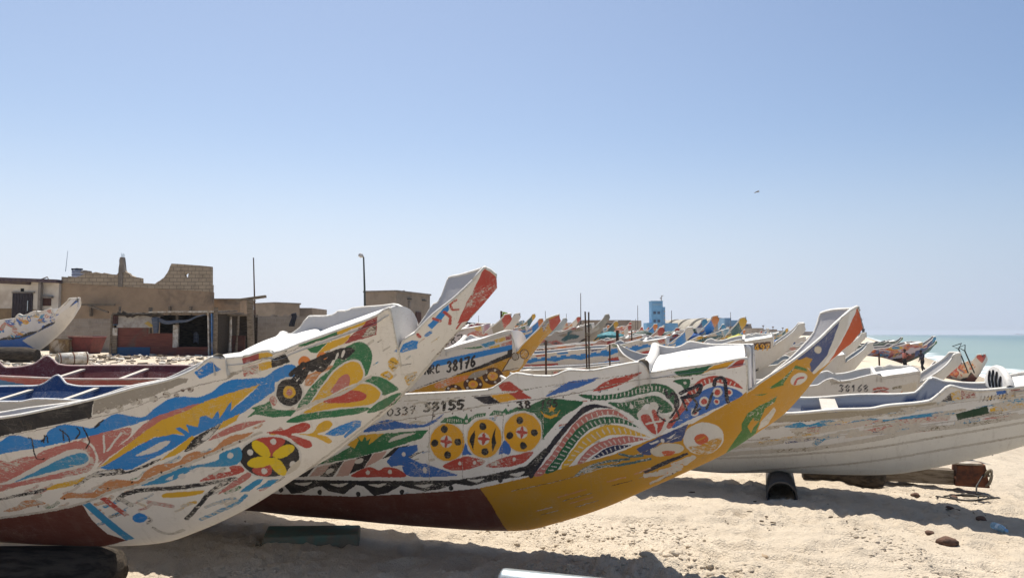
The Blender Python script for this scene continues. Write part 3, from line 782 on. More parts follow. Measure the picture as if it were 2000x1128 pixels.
 paint='''E3 30 P 0 -2792,493 -1081,703 -550,761 -264,776 -109,807 341,856 370,834 161,789 -263,709 -695,656 -1143,610 -2806,394
T 55 S 0 -1084,559 -932,617 -843,590 -666,657 -519,609 -476,623 -319,687 -119,670 93,710 443,759 487,720 24,654 -404,604 -843,555
K1 60 P 0 380,858 464,950 485,866
Y 75 P 0 464,950 545,985 564,875 485,866
M 60 P 0 555,985 680,967 687,900 564,875
U2 50 P 0 857,984 943,994 955,953 874,933
M 50 P 0 975,1008 1054,1016 1084,969 1006,953
G3 15 P 0 521,732 797,821 817,740 543,664
Y 80 P 0 817,792 981,850 1244,890 1254,794 987,777 829,727
T 70 P 0 835,816 912,865 1239,938 1246,867 981,838
Y 85 S 0 929,484 927,413 901,360 857,340 807,360 766,413 746,483 752,551 781,601 824,619 871,602 909,553
B 50 S 0 861,535 857,522 844,519 833,528 832,543 841,552 854,549
B 50 S 0 838,431 834,417 821,414 810,423 808,439 817,448 831,445
B 50 S 0 936,484 932,471 920,467 908,477 906,492 916,501 929,498
B 50 S 0 778,466 774,452 761,448 750,458 748,473 758,482 771,479
Y 85 S 0 1195,562 1193,492 1164,439 1114,420 1057,441 1010,493 988,562 994,629 1027,678 1076,696 1128,679 1172,630
B 50 S 0 1114,613 1110,600 1097,596 1086,606 1084,620 1093,629 1106,626
B 50 S 0 1093,510 1089,497 1077,493 1065,503 1063,518 1072,527 1085,524
B 50 S 0 1190,562 1186,548 1174,545 1162,554 1160,569 1169,579 1182,575
B 50 S 0 1033,545 1029,532 1016,528 1005,537 1003,552 1012,562 1025,558
Y 85 S 0 1419,609 1421,537 1396,481 1339,466 1272,491 1220,544 1195,613 1201,680 1235,728 1287,745 1344,727 1391,678
B 50 S 0 1327,662 1323,649 1311,646 1299,655 1297,670 1306,679 1319,675
B 50 S 0 1309,560 1306,546 1293,543 1281,553 1278,568 1287,577 1301,574
B 50 S 0 1406,609 1403,596 1390,593 1378,603 1375,618 1384,627 1398,623
B 50 S 0 1247,595 1243,582 1231,579 1219,588 1217,603 1226,612 1239,609
Q 80 L 56 -843,531 -548,577 -261,638
Q 80 L 56 -401,494 -116,572 26,607
T 80 L 56 -114,529 27,581 170,598
T 80 L 56 -784,371 -694,447 -576,479
N1 80 L 56 372,538 523,591 728,627
T 80 L 56 463,453 669,508 764,526
Q 80 L 56 -4,641 167,657 447,690
T 80 L 56 680,275 847,312
T 80 L 56 336,255 618,312
N1 80 L 56 900,687 992,720
Q 80 L 56 856,578 934,612 1003,613
Q 80 L 56 102,504 314,555
T 80 L 56 605,438 742,465
E1 80 S 0 -903,502 -909,475 -925,455 -946,446 -967,453 -983,472 -988,499 -982,526 -966,547 -945,555 -924,548 -909,529
E2 95 L 48 -2319,80 -1502,223 -844,302 -255,438 172,555 592,600 1260,745
E4 20 P 0 -2322,57 -1503,200 -845,278 -254,415 173,530 593,578 1395,753 2342,-809 -2508,-568
E1 97 L 22 -2318,87 -1313,178 -814,252 -397,314 460,493 1269,676
E1 99 L 22 -2387,-175 -1322,-10 -814,79 -391,150 472,342 1293,528
B 90 L 7 -1143,610 -695,649 -263,705 161,781 371,827 710,879 1106,946
B 93 L 7 -1622,368 -694,456 27,573 723,693 1120,794
T 88 L 23 -336,619 -254,633 -172,650
E1 87 L 24 -307,580 -131,609 45,643
E1 97 L 14 -1026,527 -952,541 -879,557
Y 90 L 11 -406,623 -333,636 -260,652
Y 91 L 11 -485,459 -341,486 -199,518
E 89 L 19 -907,476 -741,506 -578,543
N1 86 L 36 -1630,449 -1575,460 -1520,472
E1 94 L 30 -1432,304 -1268,337 -1107,376
E1 92 L 36 -1617,296 -1414,336 -1215,384
T 91 L 30 -2112,160 -1947,196 -1784,237
E1 97 L 19 -213,629 -108,646 -4,666
N1 89 L 20 -464,661 -310,688 -158,720
E 95 L 30 64,776 241,799 415,832
T 93 L 17 -93,731 91,756 274,788
E1 91 L 22 -1467,303 -1397,316 -1327,333
Y 86 L 30 -655,610 -561,627 -467,647
E1 92 L 14 380,706 519,727 656,754
E 94 L 14 755,881 793,887 830,895
E1 92 L 27 424,746 513,760 601,777
Q 96 L 16 -483,477 -362,499 -242,526
Y 87 L 31 790,897 922,917 1053,943
E1 92 L 14 829,703 946,721 1062,745
N1 95 L 22 -653,739 -593,749 -533,762
E1 92 L 26 -1002,506 -818,539 -637,580
T 89 L 13 -911,558 -840,570 -769,586
E1 88 L 35 792,733 856,744 920,757
E1 88 L 30 -945,471 -873,484 -801,501
Q 97 L 31 -2109,364 -1921,400 -1738,443
Q 89 L 20 593,650 663,661 732,676
Y 87 L 22 -1343,361 -1201,389 -1061,422
E1 95 L 25 -1899,492 -1812,508 -1726,527
T 87 L 34 -559,509 -469,526 -380,546
E1 88 L 30 -729,524 -591,549 -455,579
E1 90 L 15 -62,570 -1,579 61,591
E1 86 L 34 -963,405 -875,422 -787,443
N1 91 L 31 -224,511 -122,529 -20,549
Y 96 L 18 -457,501 -395,513 -333,527
E 90 L 20 674,701 772,717 870,737
E 92 L 11 -2077,336 -1950,361 -1824,391
E1 87 L 34 -1849,298 -1767,315 -1685,335
T 90 L 11 -1478,533 -1396,548 -1314,567
E1 86 L 21 -1324,410 -1283,418 -1241,428
N1 91 L 11 -1720,475 -1602,497 -1487,524
N1 86 L 34 -530,587 -395,611 -262,641
E1 86 L 20 -1793,233 -1608,271 -1426,315
T 92 L 35 532,634 630,650 726,670
E1 89 L 19 -1343,528 -1183,558 -1026,593
N1 97 L 16 974,942 1103,961 1232,986
E 92 L 22 -128,561 34,586 196,616
E1 96 L 18 -494,652 -321,681 -150,717
E 95 L 17 -1281,362 -1095,397 -913,440
E1 95 L 31 843,828 917,839 990,854
N1 89 L 23 -1071,372 -884,407 -700,450
T 93 L 11 1013,846 1160,868 1305,897
N1 91 L 28 327,721 370,727 412,735
E1 94 L 31 -87,718 22,733 131,753
T 96 L 13 346,844 524,870 698,905
Q 96 L 30 -451,604 -308,629 -167,659
Q 97 L 27 987,957 1056,967 1124,981
E1 93 L 32 -1263,534 -1205,544 -1148,557
E 93 L 35 138,561 239,575 339,595
E 93 L 24 20,782 82,790 144,801
T 88 L 12 702,801 784,814 865,830
Q 86 L 15 772,680 922,703 1069,733
Q 91 L 24 -1764,499 -1625,524 -1487,556
N1 97 L 15 -281,499 -163,519 -46,543
Y 90 L 21 -1104,424 -927,457 -754,497
E 97 L 33 -550,658 -452,674 -356,695
E1 91 L 20 910,885 1029,903 1146,927
E 94 L 21 -2075,478 -1893,512 -1715,552
G3 15 P 0 521,732 797,821 817,740 543,664
K1 75 L 11 724,864 735,912
K1 75 L 11 756,868 767,916
K1 75 L 11 788,873 799,921
K1 75 L 11 820,878 830,926
K1 75 L 11 852,883 862,931
K1 75 L 11 884,888 894,936
K1 75 L 11 916,893 925,941
K1 75 L 11 947,898 957,945'''),
'D':dict(loc=[-1.021, 10.9, 0.272],heel=7,phi=14,p=0.75,
 b='-3.450,0.050 -3.100,0.350 -2.500,0.550 -1.000,0.600 0.500,0.470 1.700,0.360 2.100,0.280 2.300,0.160 2.460,0.020',
 keel='-3.400,0.800 -3.100,0.450 -2.600,0.100 -2.000,-0.050 -0.600,-0.020 0.150,0.180 0.965,0.753 1.154,0.949 1.243,1.035 1.348,1.171 1.541,1.412 1.673,1.538 1.789,1.670',
 near='-3.400,1.150 -3.100,1.050 -2.600,0.980 -0.930,1.168 -0.199,1.292 0.294,1.342 0.505,1.402 0.786,1.475 1.010,1.548 1.189,1.587 1.207,1.281 1.299,1.375 1.417,1.483 1.541,1.596 1.618,1.690 1.652,1.730 1.833,1.783',
 far='-3.400,1.150 -3.100,1.050 -2.600,0.980 0.231,1.276 0.291,1.368 0.358,1.414 0.437,1.385 0.517,1.371 0.795,1.434 0.991,1.488 1.122,1.231 1.216,1.321 1.373,1.455 1.528,1.617 1.575,1.675 1.711,1.712',
 sheer='-3.400,1.150 -3.001,1.036 -2.602,0.980 -2.203,1.025 -1.803,1.070 -1.404,1.115 -1.005,1.159 -0.606,1.223 -0.207,1.290 0.192,1.331 0.592,1.424 0.991,1.542 1.390,1.504 1.789,1.950',
 paint='''Y2 35 P 0 -1364,99 -295,729 230,913 732,1094 1157,1273 1151,1196 1285,1391 1625,1723 1806,1769 1783,1653 1142,912 804,717 -237,290
U 8 P 0 -23,1082 118,1181 1178,1390 1171,1315 612,1195 69,1088
K 20 P 0 -946,450 -291,749 9,848 733,1106 1095,1257 1107,1308 1173,1326 1147,1212 726,1056 160,914 -261,760 -972,350
G 50 P 0 498,1351 771,1380 795,1358 686,1339
T 60 P 0 761,1403 970,1455 948,1397 822,1357
Y 50 P 0 943,1456 1101,1505 1106,1453 978,1419
M 50 P 0 1101,1505 1204,1544 1193,1475 1113,1453
Y 50 P 0 861,1356 1016,1396 1010,1359 886,1340
Q 60 P 0 1030,1403 1189,1453 1178,1393 1038,1366
B 30 S 0 988,926 959,862 903,818 835,805 772,828 731,878 723,943 750,1005 806,1049 876,1063 940,1043 981,993
Y3 40 S 0 922,931 908,899 880,876 846,869 814,880 794,906 790,939 804,971 832,994 866,1001 898,990 919,965
O2 40 S 0 885,934 879,918 867,907 851,904 837,909 829,921 827,937 833,952 846,963 861,967 875,962 884,950
W 20 S 0 968,928 959,914 944,915 940,930 949,944 964,943
W 20 S 0 886,842 876,827 862,829 858,844 867,858 881,857
W 20 S 0 783,884 773,870 759,870 754,885 763,900 778,899
W 20 S 0 799,994 790,980 775,980 770,995 780,1009 794,1008
W 20 S 0 915,1022 905,1008 891,1009 886,1024 895,1038 910,1037
B 30 S 0 711,820 684,760 631,718 566,705 505,724 465,770 457,831 483,889 537,931 603,945 664,926 703,880
Y3 40 S 0 648,823 635,793 608,771 575,764 545,774 525,798 521,828 534,859 561,880 594,887 625,877 644,854
O2 40 S 0 613,825 607,810 595,800 580,797 567,801 558,812 557,827 563,841 575,852 589,855 603,851 611,839
W 20 S 0 693,821 683,806 669,807 664,822 673,836 688,836
W 20 S 0 615,740 606,726 591,726 586,742 596,756 610,755
W 20 S 0 516,777 506,762 491,763 486,778 496,792 510,792
W 20 S 0 531,879 522,865 507,866 501,880 511,895 526,894
W 20 S 0 641,907 632,893 617,893 612,908 621,922 636,922
B 30 S 0 427,724 403,670 354,632 293,619 237,635 200,676 194,730 218,783 267,821 328,834 384,818 420,778
Y3 40 S 0 369,726 357,698 332,679 302,672 274,680 256,701 252,729 265,756 289,776 320,782 348,774 366,753
O2 40 S 0 337,727 331,714 320,704 307,701 295,705 287,715 285,728 291,741 302,750 315,754 327,750 335,740
W 20 S 0 412,724 402,710 387,710 382,725 392,740 407,739
W 20 S 0 341,651 331,636 315,637 310,652 320,666 335,666
W 20 S 0 249,682 239,668 223,668 218,683 228,698 243,697
W 20 S 0 263,775 253,760 238,761 233,775 243,790 258,790
W 20 S 0 364,801 354,786 339,787 334,802 344,816 359,816
B 30 S 0 157,638 133,586 85,549 26,536 -28,551 -63,589 -69,641 -44,692 3,728 62,741 116,727 151,689
Y3 40 S 0 101,638 89,612 65,593 35,587 8,594 -9,614 -12,640 0,666 24,685 53,692 80,684 98,665
O2 40 S 0 69,639 64,626 53,617 40,614 28,618 21,627 20,640 25,652 36,661 49,664 61,661 68,651
W 20 S 0 143,638 133,623 118,623 112,638 123,653 138,653
W 20 S 0 73,567 63,552 47,552 42,568 53,582 68,582
W 20 S 0 -15,596 -26,581 -41,581 -47,596 -36,611 -20,611
W 20 S 0 0,684 -10,669 -26,669 -31,684 -21,699 -5,699
W 20 S 0 98,710 87,695 72,695 67,710 77,725 92,724
O2 60 S 0 78,840 301,927 538,965 516,905 314,835 110,778
E 50 S 0 534,935 639,1007 802,1030 710,943 572,918
C 60 S 0 989,1005 1144,1197 1288,1249 1263,1104 1169,1001 1048,1008
B 30 L 13 989,1005 1125,1198
B 30 L 13 989,1005 1188,1032
B 30 S 0 1237,1210 1225,1179 1203,1157 1177,1151 1155,1161 1141,1185 1140,1215 1151,1246 1174,1267 1200,1274 1223,1265 1237,1241
E 40 S 0 1227,1210 1217,1186 1200,1169 1179,1163 1162,1171 1151,1190 1150,1215 1159,1239 1177,1256 1198,1262 1216,1255 1227,1236
B 40 S 0 1351,1229 1335,1189 1311,1164 1286,1159 1264,1174 1250,1205 1250,1245 1265,1283 1291,1310 1321,1318 1344,1304 1356,1271
Y2 50 S 0 1342,1231 1329,1199 1310,1179 1290,1175 1272,1187 1261,1212 1261,1244 1273,1274 1294,1296 1317,1302 1336,1291 1345,1265
R 15 P 0 1675,1710 1803,1766 1783,1653 1667,1525 1658,1588
E 40 P 0 1618,1710 1679,1727 1667,1652 1619,1646
N1 50 P 0 1588,1638 1671,1698 1584,1540
K 15 L 28 296,1149 322,1169 337,1144 307,1102 326,1070 295,1021 272,1030
K 15 L 28 391,1115 377,1145 404,1186 417,1154 391,1115 359,1066 377,1038 407,1076 391,1115
K 15 L 28 461,1163 488,1204 458,1056
K 15 L 28 536,1207 592,1226 531,1071
K 15 L 28 536,1143 571,1158
K 15 L 28 664,1241 629,1198 606,1130 615,1089 646,1124 645,1166 614,1146
K 15 L 22 -38,990 -9,1102 9,996 35,1108
K 15 L 22 37,1001 63,1112 98,1112 91,1073 50,1056 84,1007
K 15 L 22 181,1118 158,1126 127,1068 129,1014 161,1029'''),
}

# ------------------------------------------------------------------ layout helpers
def at(px,D,py=None,z=None):
    """a point at ground distance D in the direction of picture column px"""
    x=(px-1000)/F*D*1.002
    if z is None: z=CAMZ+D*math.tan(math.atan((564-py)/F)+PITCH) if py is not None else float(gz(x,D))
    return Vector((x,D,z))
GN=[-400,-70,-24,-10,-3,0,1.5,2.6,4,6,8.5,12,70,5000]; GZ=[1.6,1.05,.9,.30,.05,.0,-.12,-.42,-.93,-1.25,-1.5,-2.2,-9,-12]
def pchip(x,y):
    x=np.asarray(x,float);y=np.asarray(y,float);h=np.diff(x);m=np.diff(y)/h;d=np.zeros_like(y)
    for i in range(1,len(x)-1):
        if m[i-1]*m[i]>0:
            w1=2*h[i]+h[i-1];w2=h[i]+2*h[i-1];d[i]=(w1+w2)/(w1/m[i-1]+w2/m[i])
    d[0]=m[0];d[-1]=m[-1]
    def f(q):
        q=np.asarray(q,float);i=np.clip(np.searchsorted(x,q)-1,0,len(x)-2)
        t=np.clip((q-x[i])/h[i],0,1)
        return (2*t**3-3*t**2+1)*y[i]+(t**3-2*t**2+t)*h[i]*d[i]+(-2*t**3+3*t**2)*y[i+1]+(t**3-t**2)*h[i]*d[i+1]
    f.x=x; return f
GF=pchip(GN,GZ)
TAB=RNG.rand(256,256)
def vnoise(x,y):
    xi=np.floor(x).astype(int);yi=np.floor(y).astype(int);fx=x-xi;fy=y-yi
    fx=fx*fx*(3-2*fx);fy=fy*fy*(3-2*fy)
    a=TAB[xi%256,yi%256];b=TAB[(xi+1)%256,yi%256];c=TAB[xi%256,(yi+1)%256];d=TAB[(xi+1)%256,(yi+1)%256]
    return (a*(1-fx)+b*fx)*(1-fy)+(c*(1-fx)+d*fx)*fy-.5
def fbm(x,y,o=4,l=2.1,g=.5):
    s=0;a=1.
    for i in range(o): s=s+a*vnoise(x+17.3*i,y+9.1*i);x=x*l;y=y*l;a*=g
    return s
def shore(x,y): return x*.910-y*.4147
def gz(x,y): return GF(shore(np.asarray(x,float),np.asarray(y,float)))
# ------------------------------------------------------------------ object helpers
def tag(o,label=None,cat=None,group=None,kind=None):
    if label: o['label']=label;o['kind']=kind or 'thing'
    if cat: o['category']=cat
    if group: o['group']=group
    if kind: o['kind']=kind
    return o
def empty(name,loc=(0,0,0),rot=(0,0,0)):
    o=bpy.data.objects.new(name,None);C.objects.link(o);o.location=loc;o.rotation_euler=rot;o.empty_display_size=.2;return o
def link(name,me,mat=None,parent=None):
    o=bpy.data.objects.new(name,me);C.objects.link(o)
    if mat is not None and not me.materials: me.materials.append(mat)
    if parent is not None: o.parent=parent
    return o
def mesh_np(name,V,Q,col=None,smooth=True):
    """mesh from numpy vertices and a list of quad index arrays"""
    me=bpy.data.meshes.new(name);Q=np.concatenate([np.asarray(q).reshape(-1,4) for q in Q]);n=len(Q)
    me.vertices.add(len(V));me.vertices.foreach_set('co',np.asarray(V,np.float32).ravel())
    me.loops.add(n*4);me.loops.foreach_set('vertex_index',Q.astype(np.int32).ravel())
    me.polygons.add(n);me.polygons.foreach_set('loop_start',np.arange(0,n*4,4,dtype=np.int32))
    try: me.polygons.foreach_set('loop_total',np.full(n,4,np.int32))
    except Exception: pass
    me.polygons.foreach_set('use_smooth',np.full(n,smooth));
    if col is not None:
        a=me.color_attributes.new('paint','FLOAT_COLOR','POINT');a.data.foreach_set('color',np.asarray(col,np.float32).ravel())
    me.update();me.validate();return me
def gridq(nu,nv,o=0,flip=False):
    i=np.arange(nu-1)[:,None]*nv+np.arange(nv-1)[None]+o
    q=np.stack([i,i+nv,i+nv+1,i+1],-1).reshape(-1,4)
    return q[:,::-1] if flip else q
class MB:
    """collects boxes, tubes and prisms; build() links them as ONE mesh object"""
    def __init__(s): s.v=[];s.f=[];s.sm=[]
    def _add(s,v,f,smooth=False):
        o=len(s.v);s.v+=[tuple(p) for p in v];s.f+=[tuple(i+o for i in q) for q in f];s.sm+=[smooth]*len(f);return s
    def box(s,c,size,rot=None,taper=1.0,jit=0):
        a,b,h=[q/2 for q in size];V=[]
        for z in (-h,h):
            k=taper if z>0 else 1
            V+=[Vector((-a*k,-b*k,z)),Vector((a*k,-b*k,z)),Vector((a*k,b*k,z)),Vector((-a*k,b*k,z))]
        if jit: V=[v+Vector([random.uniform(-jit,jit) for _ in range(3)]) for v in V]
        M=rot if rot is not None else Matrix.Identity(3);c=Vector(c)
        return s._add([M@v+c for v in V],[(3,2,1,0),(4,5,6,7),(0,1,5,4),(1,2,6,5),(2,3,7,6),(3,0,4,7)])
    def bar(s,p,q,w,h=None,up=Vector((0,0,1))):
        p,q=Vector(p),Vector(q);h=h or w;d=(q-p);L=d.length;d.normalize()
        x=d.cross(up); x=x.normalized() if x.length>1e-4 else Vector((1,0,0));y=x.cross(d)
        return s.box((p+q)/2,(w,L,h),Matrix((x,d,y)).transposed())
    def tube(s,P,r,n=8,cap=True,smooth=True):
        P=[Vector(p) for p in P];R=r if isinstance(r,(list,tuple)) else [r]*len(P);V=[];f=[];ref=None
        for i,p in enumerate(P):
            t=(P[min(i+1,len(P)-1)]-P[max(i-1,0)]).normalized()
            if ref is None: ref=t.orthogonal().normalized()
            x=(ref-t*ref.dot(t)).normalized();ref=x;y=t.cross(x)
            V+=[p+(x*math.cos(2*math.pi*k/n)+y*math.sin(2*math.pi*k/n))*R[i] for k in range(n)]
        for i in range(len(P)-1):
            for k in range(n): f.append((i*n+k,i*n+(k+1)%n,(i+1)*n+(k+1)%n,(i+1)*n+k))
        s._add(V,f,smooth)
        if cap: s._add(V[:n],[tuple(range(n))[::-1]]);s._add(V[-n:],[tuple(range(n))])
        return s
    def pipe(s,p,q,r,ri,n=20):
        """hollow cylinder open at both ends"""
        p,q=Vector(p),Vector(q);t=(q-p).normalized();x=t.orthogonal().normalized();y=t.cross(x);V=[];f=[]
        for (c,rr) in ((p,r),(q,r),(q,ri),(p,ri)):
            V+=[c+(x*math.cos(2*math.pi*k/n)+y*math.sin(2*math.pi*k/n))*rr for k in range(n)]
        for a in range(4):
            b=(a+1)%4
            for k in range(n): f.append((a*n+k,a*n+(k+1)%n,b*n+(k+1)%n,b*n+k))
        o=len(s.f);s._add(V,f,True)
        for a in (1,3):
            for k in range(n): s.sm[o+a*n+k]=False
        return s
    def prism(s,poly,y0,y1):
        """polygon in (x,z), extruded between y0 and y1"""
        n=len(poly);V=[(x,y0,z) for x,z in poly]+[(x,y1,z) for x,z in poly]
        return s._add(V,[tuple(range(n)),tuple(range(2*n-1,n-1,-1))]+[(i,n+i,n+(i+1)%n,(i+1)%n) for i in range(n)])
    def grid(s,rows,smooth=True):
        nv=len(rows[0]);V=[p for r in rows for p in r]
        return s._add(V,[(i*nv+j,(i+1)*nv+j,(i+1)*nv+j+1,i*nv+j+1) for i in range(len(rows)-1) for j in range(nv-1)],smooth)
    def build(s,name,mat,parent=None,bevel=0):
        me=bpy.data.meshes.new(name);bm=bmesh.new();vs=[bm.verts.new(v) for v in s.v]
        for q,sm in zip(s.f,s.sm):
            try: f=bm.faces.new([vs[i] for i in q]);f.smooth=sm
            except ValueError: pass
        big=[f for f in bm.faces if len(f.verts)>4]
        if big: bmesh.ops.triangulate(bm,faces=big)
        bmesh.ops.recalc_face_normals(bm,faces=bm.faces)
        bm.to_mesh(me);bm.free()
        o=link(name,me,mat,parent)
        if bevel:
            m=o.modifiers.new('bevel','BEVEL');m.width=bevel;m.segments=2;m.limit_method='ANGLE'
        return o
# ------------------------------------------------------------------ materials
def nt(name):
    m=bpy.data.materials.new(name);m.use_nodes=True;n=m.node_tree;n.nodes.clear()
    o=n.nodes.new('ShaderNodeOutputMaterial');b=n.nodes.new('ShaderNodeBsdfPrincipled');n.links.new(b.outputs[0],o.inputs[0]);return m,n,b
def N(n,t,**k):
    x=n.nodes.new(t)
    for a,v in k.items():
        if a in x.inputs.keys() if isinstance(a,str) else False: x.inputs[a].default_value=v
        else: setattr(x,a,v)
    return x
def noise(n,vec,scale,detail=4,rough=.6,dist=0):
    x=n.nodes.new('ShaderNodeTexNoise');x.inputs['Scale'].default_value=scale;x.inputs['Detail'].default_value=detail;x.inputs['Roughness'].default_value=rough;x.inputs['Distortion'].default_value=dist
    if vec is not None: n.links.new(vec,x.inputs['Vector'])
    return x.outputs['Fac']
def math_(n,op,a,b=None,c=None,clamp=False):
    x=n.nodes.new('ShaderNodeMath');x.operation=op;x.use_clamp=clamp
    for i,v in enumerate((a,b,c)):
        if v is None: continue
        if isinstance(v,(int,float)): x.inputs[i].default_value=v
        else: n.links.new(v,x.inputs[i])
    return x.outputs[0]
def step(n,v,lo,hi):
    x=n.nodes.new('ShaderNodeMapRange');x.interpolation_type='SMOOTHSTEP';n.links.new(v,x.inputs['Value'])
    for k,w in (('From Min',lo),('From Max',hi)):
        if isinstance(w,(int,float)): x.inputs[k].default_value=w
        else: n.links.new(w,x.inputs[k])
    return x.outputs['Result']
def mix(n,fac,a,b,mode='MIX'):
    x=n.nodes.new('ShaderNodeMix');x.data_type='RGBA';x.blend_type=mode
    for s_,v in ((0,fac),(6,a),(7,b)):
        if isinstance(v,(int,float)): x.inputs[s_].default_value=v
        elif isinstance(v,tuple): x.inputs[s_].default_value=(*v,1) if len(v)==3 else v
        else: n.links.new(v,x.inputs[s_])
    return x.outputs[2]
def objco(n,scale=(1,1,1),which='Object'):
    t=n.nodes.new('ShaderNodeTexCoord');m=n.nodes.new('ShaderNodeMapping');m.inputs['Scale'].default_value=scale;n.links.new(t.outputs[which],m.inputs[0]);return m.outputs[0]
def bump(n,b,h,strength=.3,dist=.01):
    x=n.nodes.new('ShaderNodeBump');x.inputs['Strength'].default_value=strength;x.inputs['Distance'].default_value=dist;n.links.new(h,x.inputs['Height']);n.links.new(x.outputs[0],b.inputs['Normal'])
def mat_hull(name,under=(.60,.55,.48),dirt=(.22,.17,.11),scale=1.0):
    m,n,b=nt(name);co=objco(n);a=n.nodes.new('ShaderNodeAttribute');a.attribute_name='paint'
    oi=n.nodes.new('ShaderNodeObjectInfo')
    n1=noise(n,objco(n,(38*scale,38*scale,64*scale)),1,5,.68,.8);n2=noise(n,co,3.2*scale,4,.6,.4)
    wv=math_(n,'ADD',math_(n,'MULTIPLY',n1,.62),math_(n,'MULTIPLY',n2,.38))
    th=math_(n,'SUBTRACT',.69,math_(n,'MULTIPLY',a.outputs['Alpha'],.27))
    mk=step(n,wv,math_(n,'SUBTRACT',th,.035),math_(n,'ADD',th,.03))
    vo=n.nodes.new('ShaderNodeTexVoronoi');vo.feature='DISTANCE_TO_EDGE';vo.inputs['Scale'].default_value=22*scale
    n.links.new(noise_vec(n,co,9,.05),vo.inputs['Vector'])
    ck=math_(n,'SUBTRACT',1,step(n,vo.outputs['Distance'],.012,.045));ck=math_(n,'MULTIPLY',ck,step(n,n2,.40,.62));ck=math_(n,'MULTIPLY',ck,math_(n,'MULTIPLY',a.outputs['Alpha'],1.1,clamp=True))
    mk=math_(n,'MAXIMUM',mk,ck)
    sc1=noise(n,objco(n,(7*scale,30*scale,85*scale)),1,4,.75,1.2);mk=math_(n,'MAXIMUM',mk,math_(n,'MULTIPLY',step(n,sc1,.60,.635),math_(n,'MULTIPLY',step(n,n2,.35,.6),math_(n,'MULTIPLY',a.outputs['Alpha'],1.6,clamp=True))))
    tone=noise(n,co,6*scale,5,.7)
    c=mix(n,math_(n,'MULTIPLY',step(n,tone,.35,.75),.22),a.outputs['Color'],mix(n,.5,a.outputs['Color'],(.35,.30,.25)))
    c=mix(n,mk,c,mix(n,noise(n,co,30,3),under,tuple(v*.72 for v in under)))
    st=noise(n,objco(n,(26*scale,10*scale,1.6*scale)),1,4,.7);st=math_(n,'MULTIPLY',step(n,st,.54,.76),.42)
    c=mix(n,st,c,mix(n,.55,c,dirt))
    sp=noise(n,objco(n,(38*scale,38*scale,52*scale)),1,2,.8);sp=math_(n,'MULTIPLY',step(n,sp,.70,.74),.75)
    c=mix(n,sp,c,dirt)
    n.links.new(c,b.inputs['Base Color']);b.inputs['Roughness'].default_value=.62;b.inputs['Specular IOR Level'].default_value=.3
    seam=noise(n,objco(n,(2,2,46)),1,3,.6)
    bump(n,b,math_(n,'ADD',math_(n,'MULTIPLY',mk,-.35),math_(n,'ADD',math_(n,'MULTIPLY',n1,.5),math_(n,'MULTIPLY',seam,.5))),.35,.008)
    return m
def noise_vec(n,co,scale,amt):
    x=n.nodes.new('ShaderNodeTexNoise');x.inputs['Scale'].default_value=scale;n.links.new(co,x.inputs['Vector'])
    v=n.nodes.new('ShaderNodeVectorMath');v.operation='MULTIPLY_ADD';n.links.new(x.outputs['Color'],v.inputs[0]);v.inputs[1].default_value=(amt*4,)*3;n.links.new(co,v.inputs[2]);return v.outputs[0]
def mat(name,col,col2=None,rough=.75,scale=8,lo=.4,hi=.65,bmp=.25,bd=.01,stretch=(1,1,1),metal=0,detail=5,spec=.3,stain=None):
    m,n,b=nt(name);co=objco(n,stretch);f=noise(n,co,scale,detail,.65,.3)
    c2=col2 or tuple(v*.7 for v in col);c=mix(n,step(n,f,lo,hi),col,c2)
    if stain: c=mix(n,math_(n,'MULTIPLY',step(n,noise(n,objco(n),scale*.25,4,.7,.5),.5,.68),.8),c,stain)
    n.links.new(c,b.inputs['Base Color']);b.inputs['Roughness'].default_value=rough;b.inputs['Metallic'].default_value=metal;b.inputs['Specular IOR Level'].default_value=spec
    if bmp: bump(n,b,noise(n,co,scale*3,4,.7),bmp,bd)
    return m
def mat_block(name,c1,c2,mortar,bw=.34,bh=.17,ms=.014,stain=(.12,.10,.08)):
    m,n,b=nt(name);t=n.nodes.new('ShaderNodeTexCoord');s=n.nodes.new('ShaderNodeSeparateXYZ');n.links.new(t.outputs['Object'],s.inputs[0])
    k=n.nodes.new('ShaderNodeCombineXYZ');n.links.new(math_(n,'ADD',s.outputs[0],s.outputs[1]),k.inputs[0]);n.links.new(s.outputs[2],k.inputs[1])
    br=n.nodes.new('ShaderNodeTexBrick');n.links.new(k.outputs[0],br.inputs['Vector'])
    for a,v in (('Color1',(*c1,1)),('Color2',(*c2,1)),('Mortar',(*mortar,1)),('Scale',1.),('Mortar Size',ms),('Mortar Smooth',.3),('Bias',-.2),('Brick Width',bw),('Row Height',bh)): br.inputs[a].default_value=v
    f=noise(n,objco(n),2.2,5,.7);c=mix(n,math_(n,'MULTIPLY',step(n,f,.45,.75),.5),br.outputs['Color'],stain)
    g=noise(n,objco(n),30,3);c=mix(n,math_(n,'MULTIPLY',g,.35),c,tuple(v*.6 for v in c1))
    n.links.new(c,b.inputs['Base Color']);b.inputs['Roughness'].default_value=.9;b.inputs['Specular IOR Level'].default_value=.1
    bump(n,b,math_(n,'SUBTRACT',math_(n,'MULTIPLY',g,.3),br.outputs['Fac']),.6,.02);return m
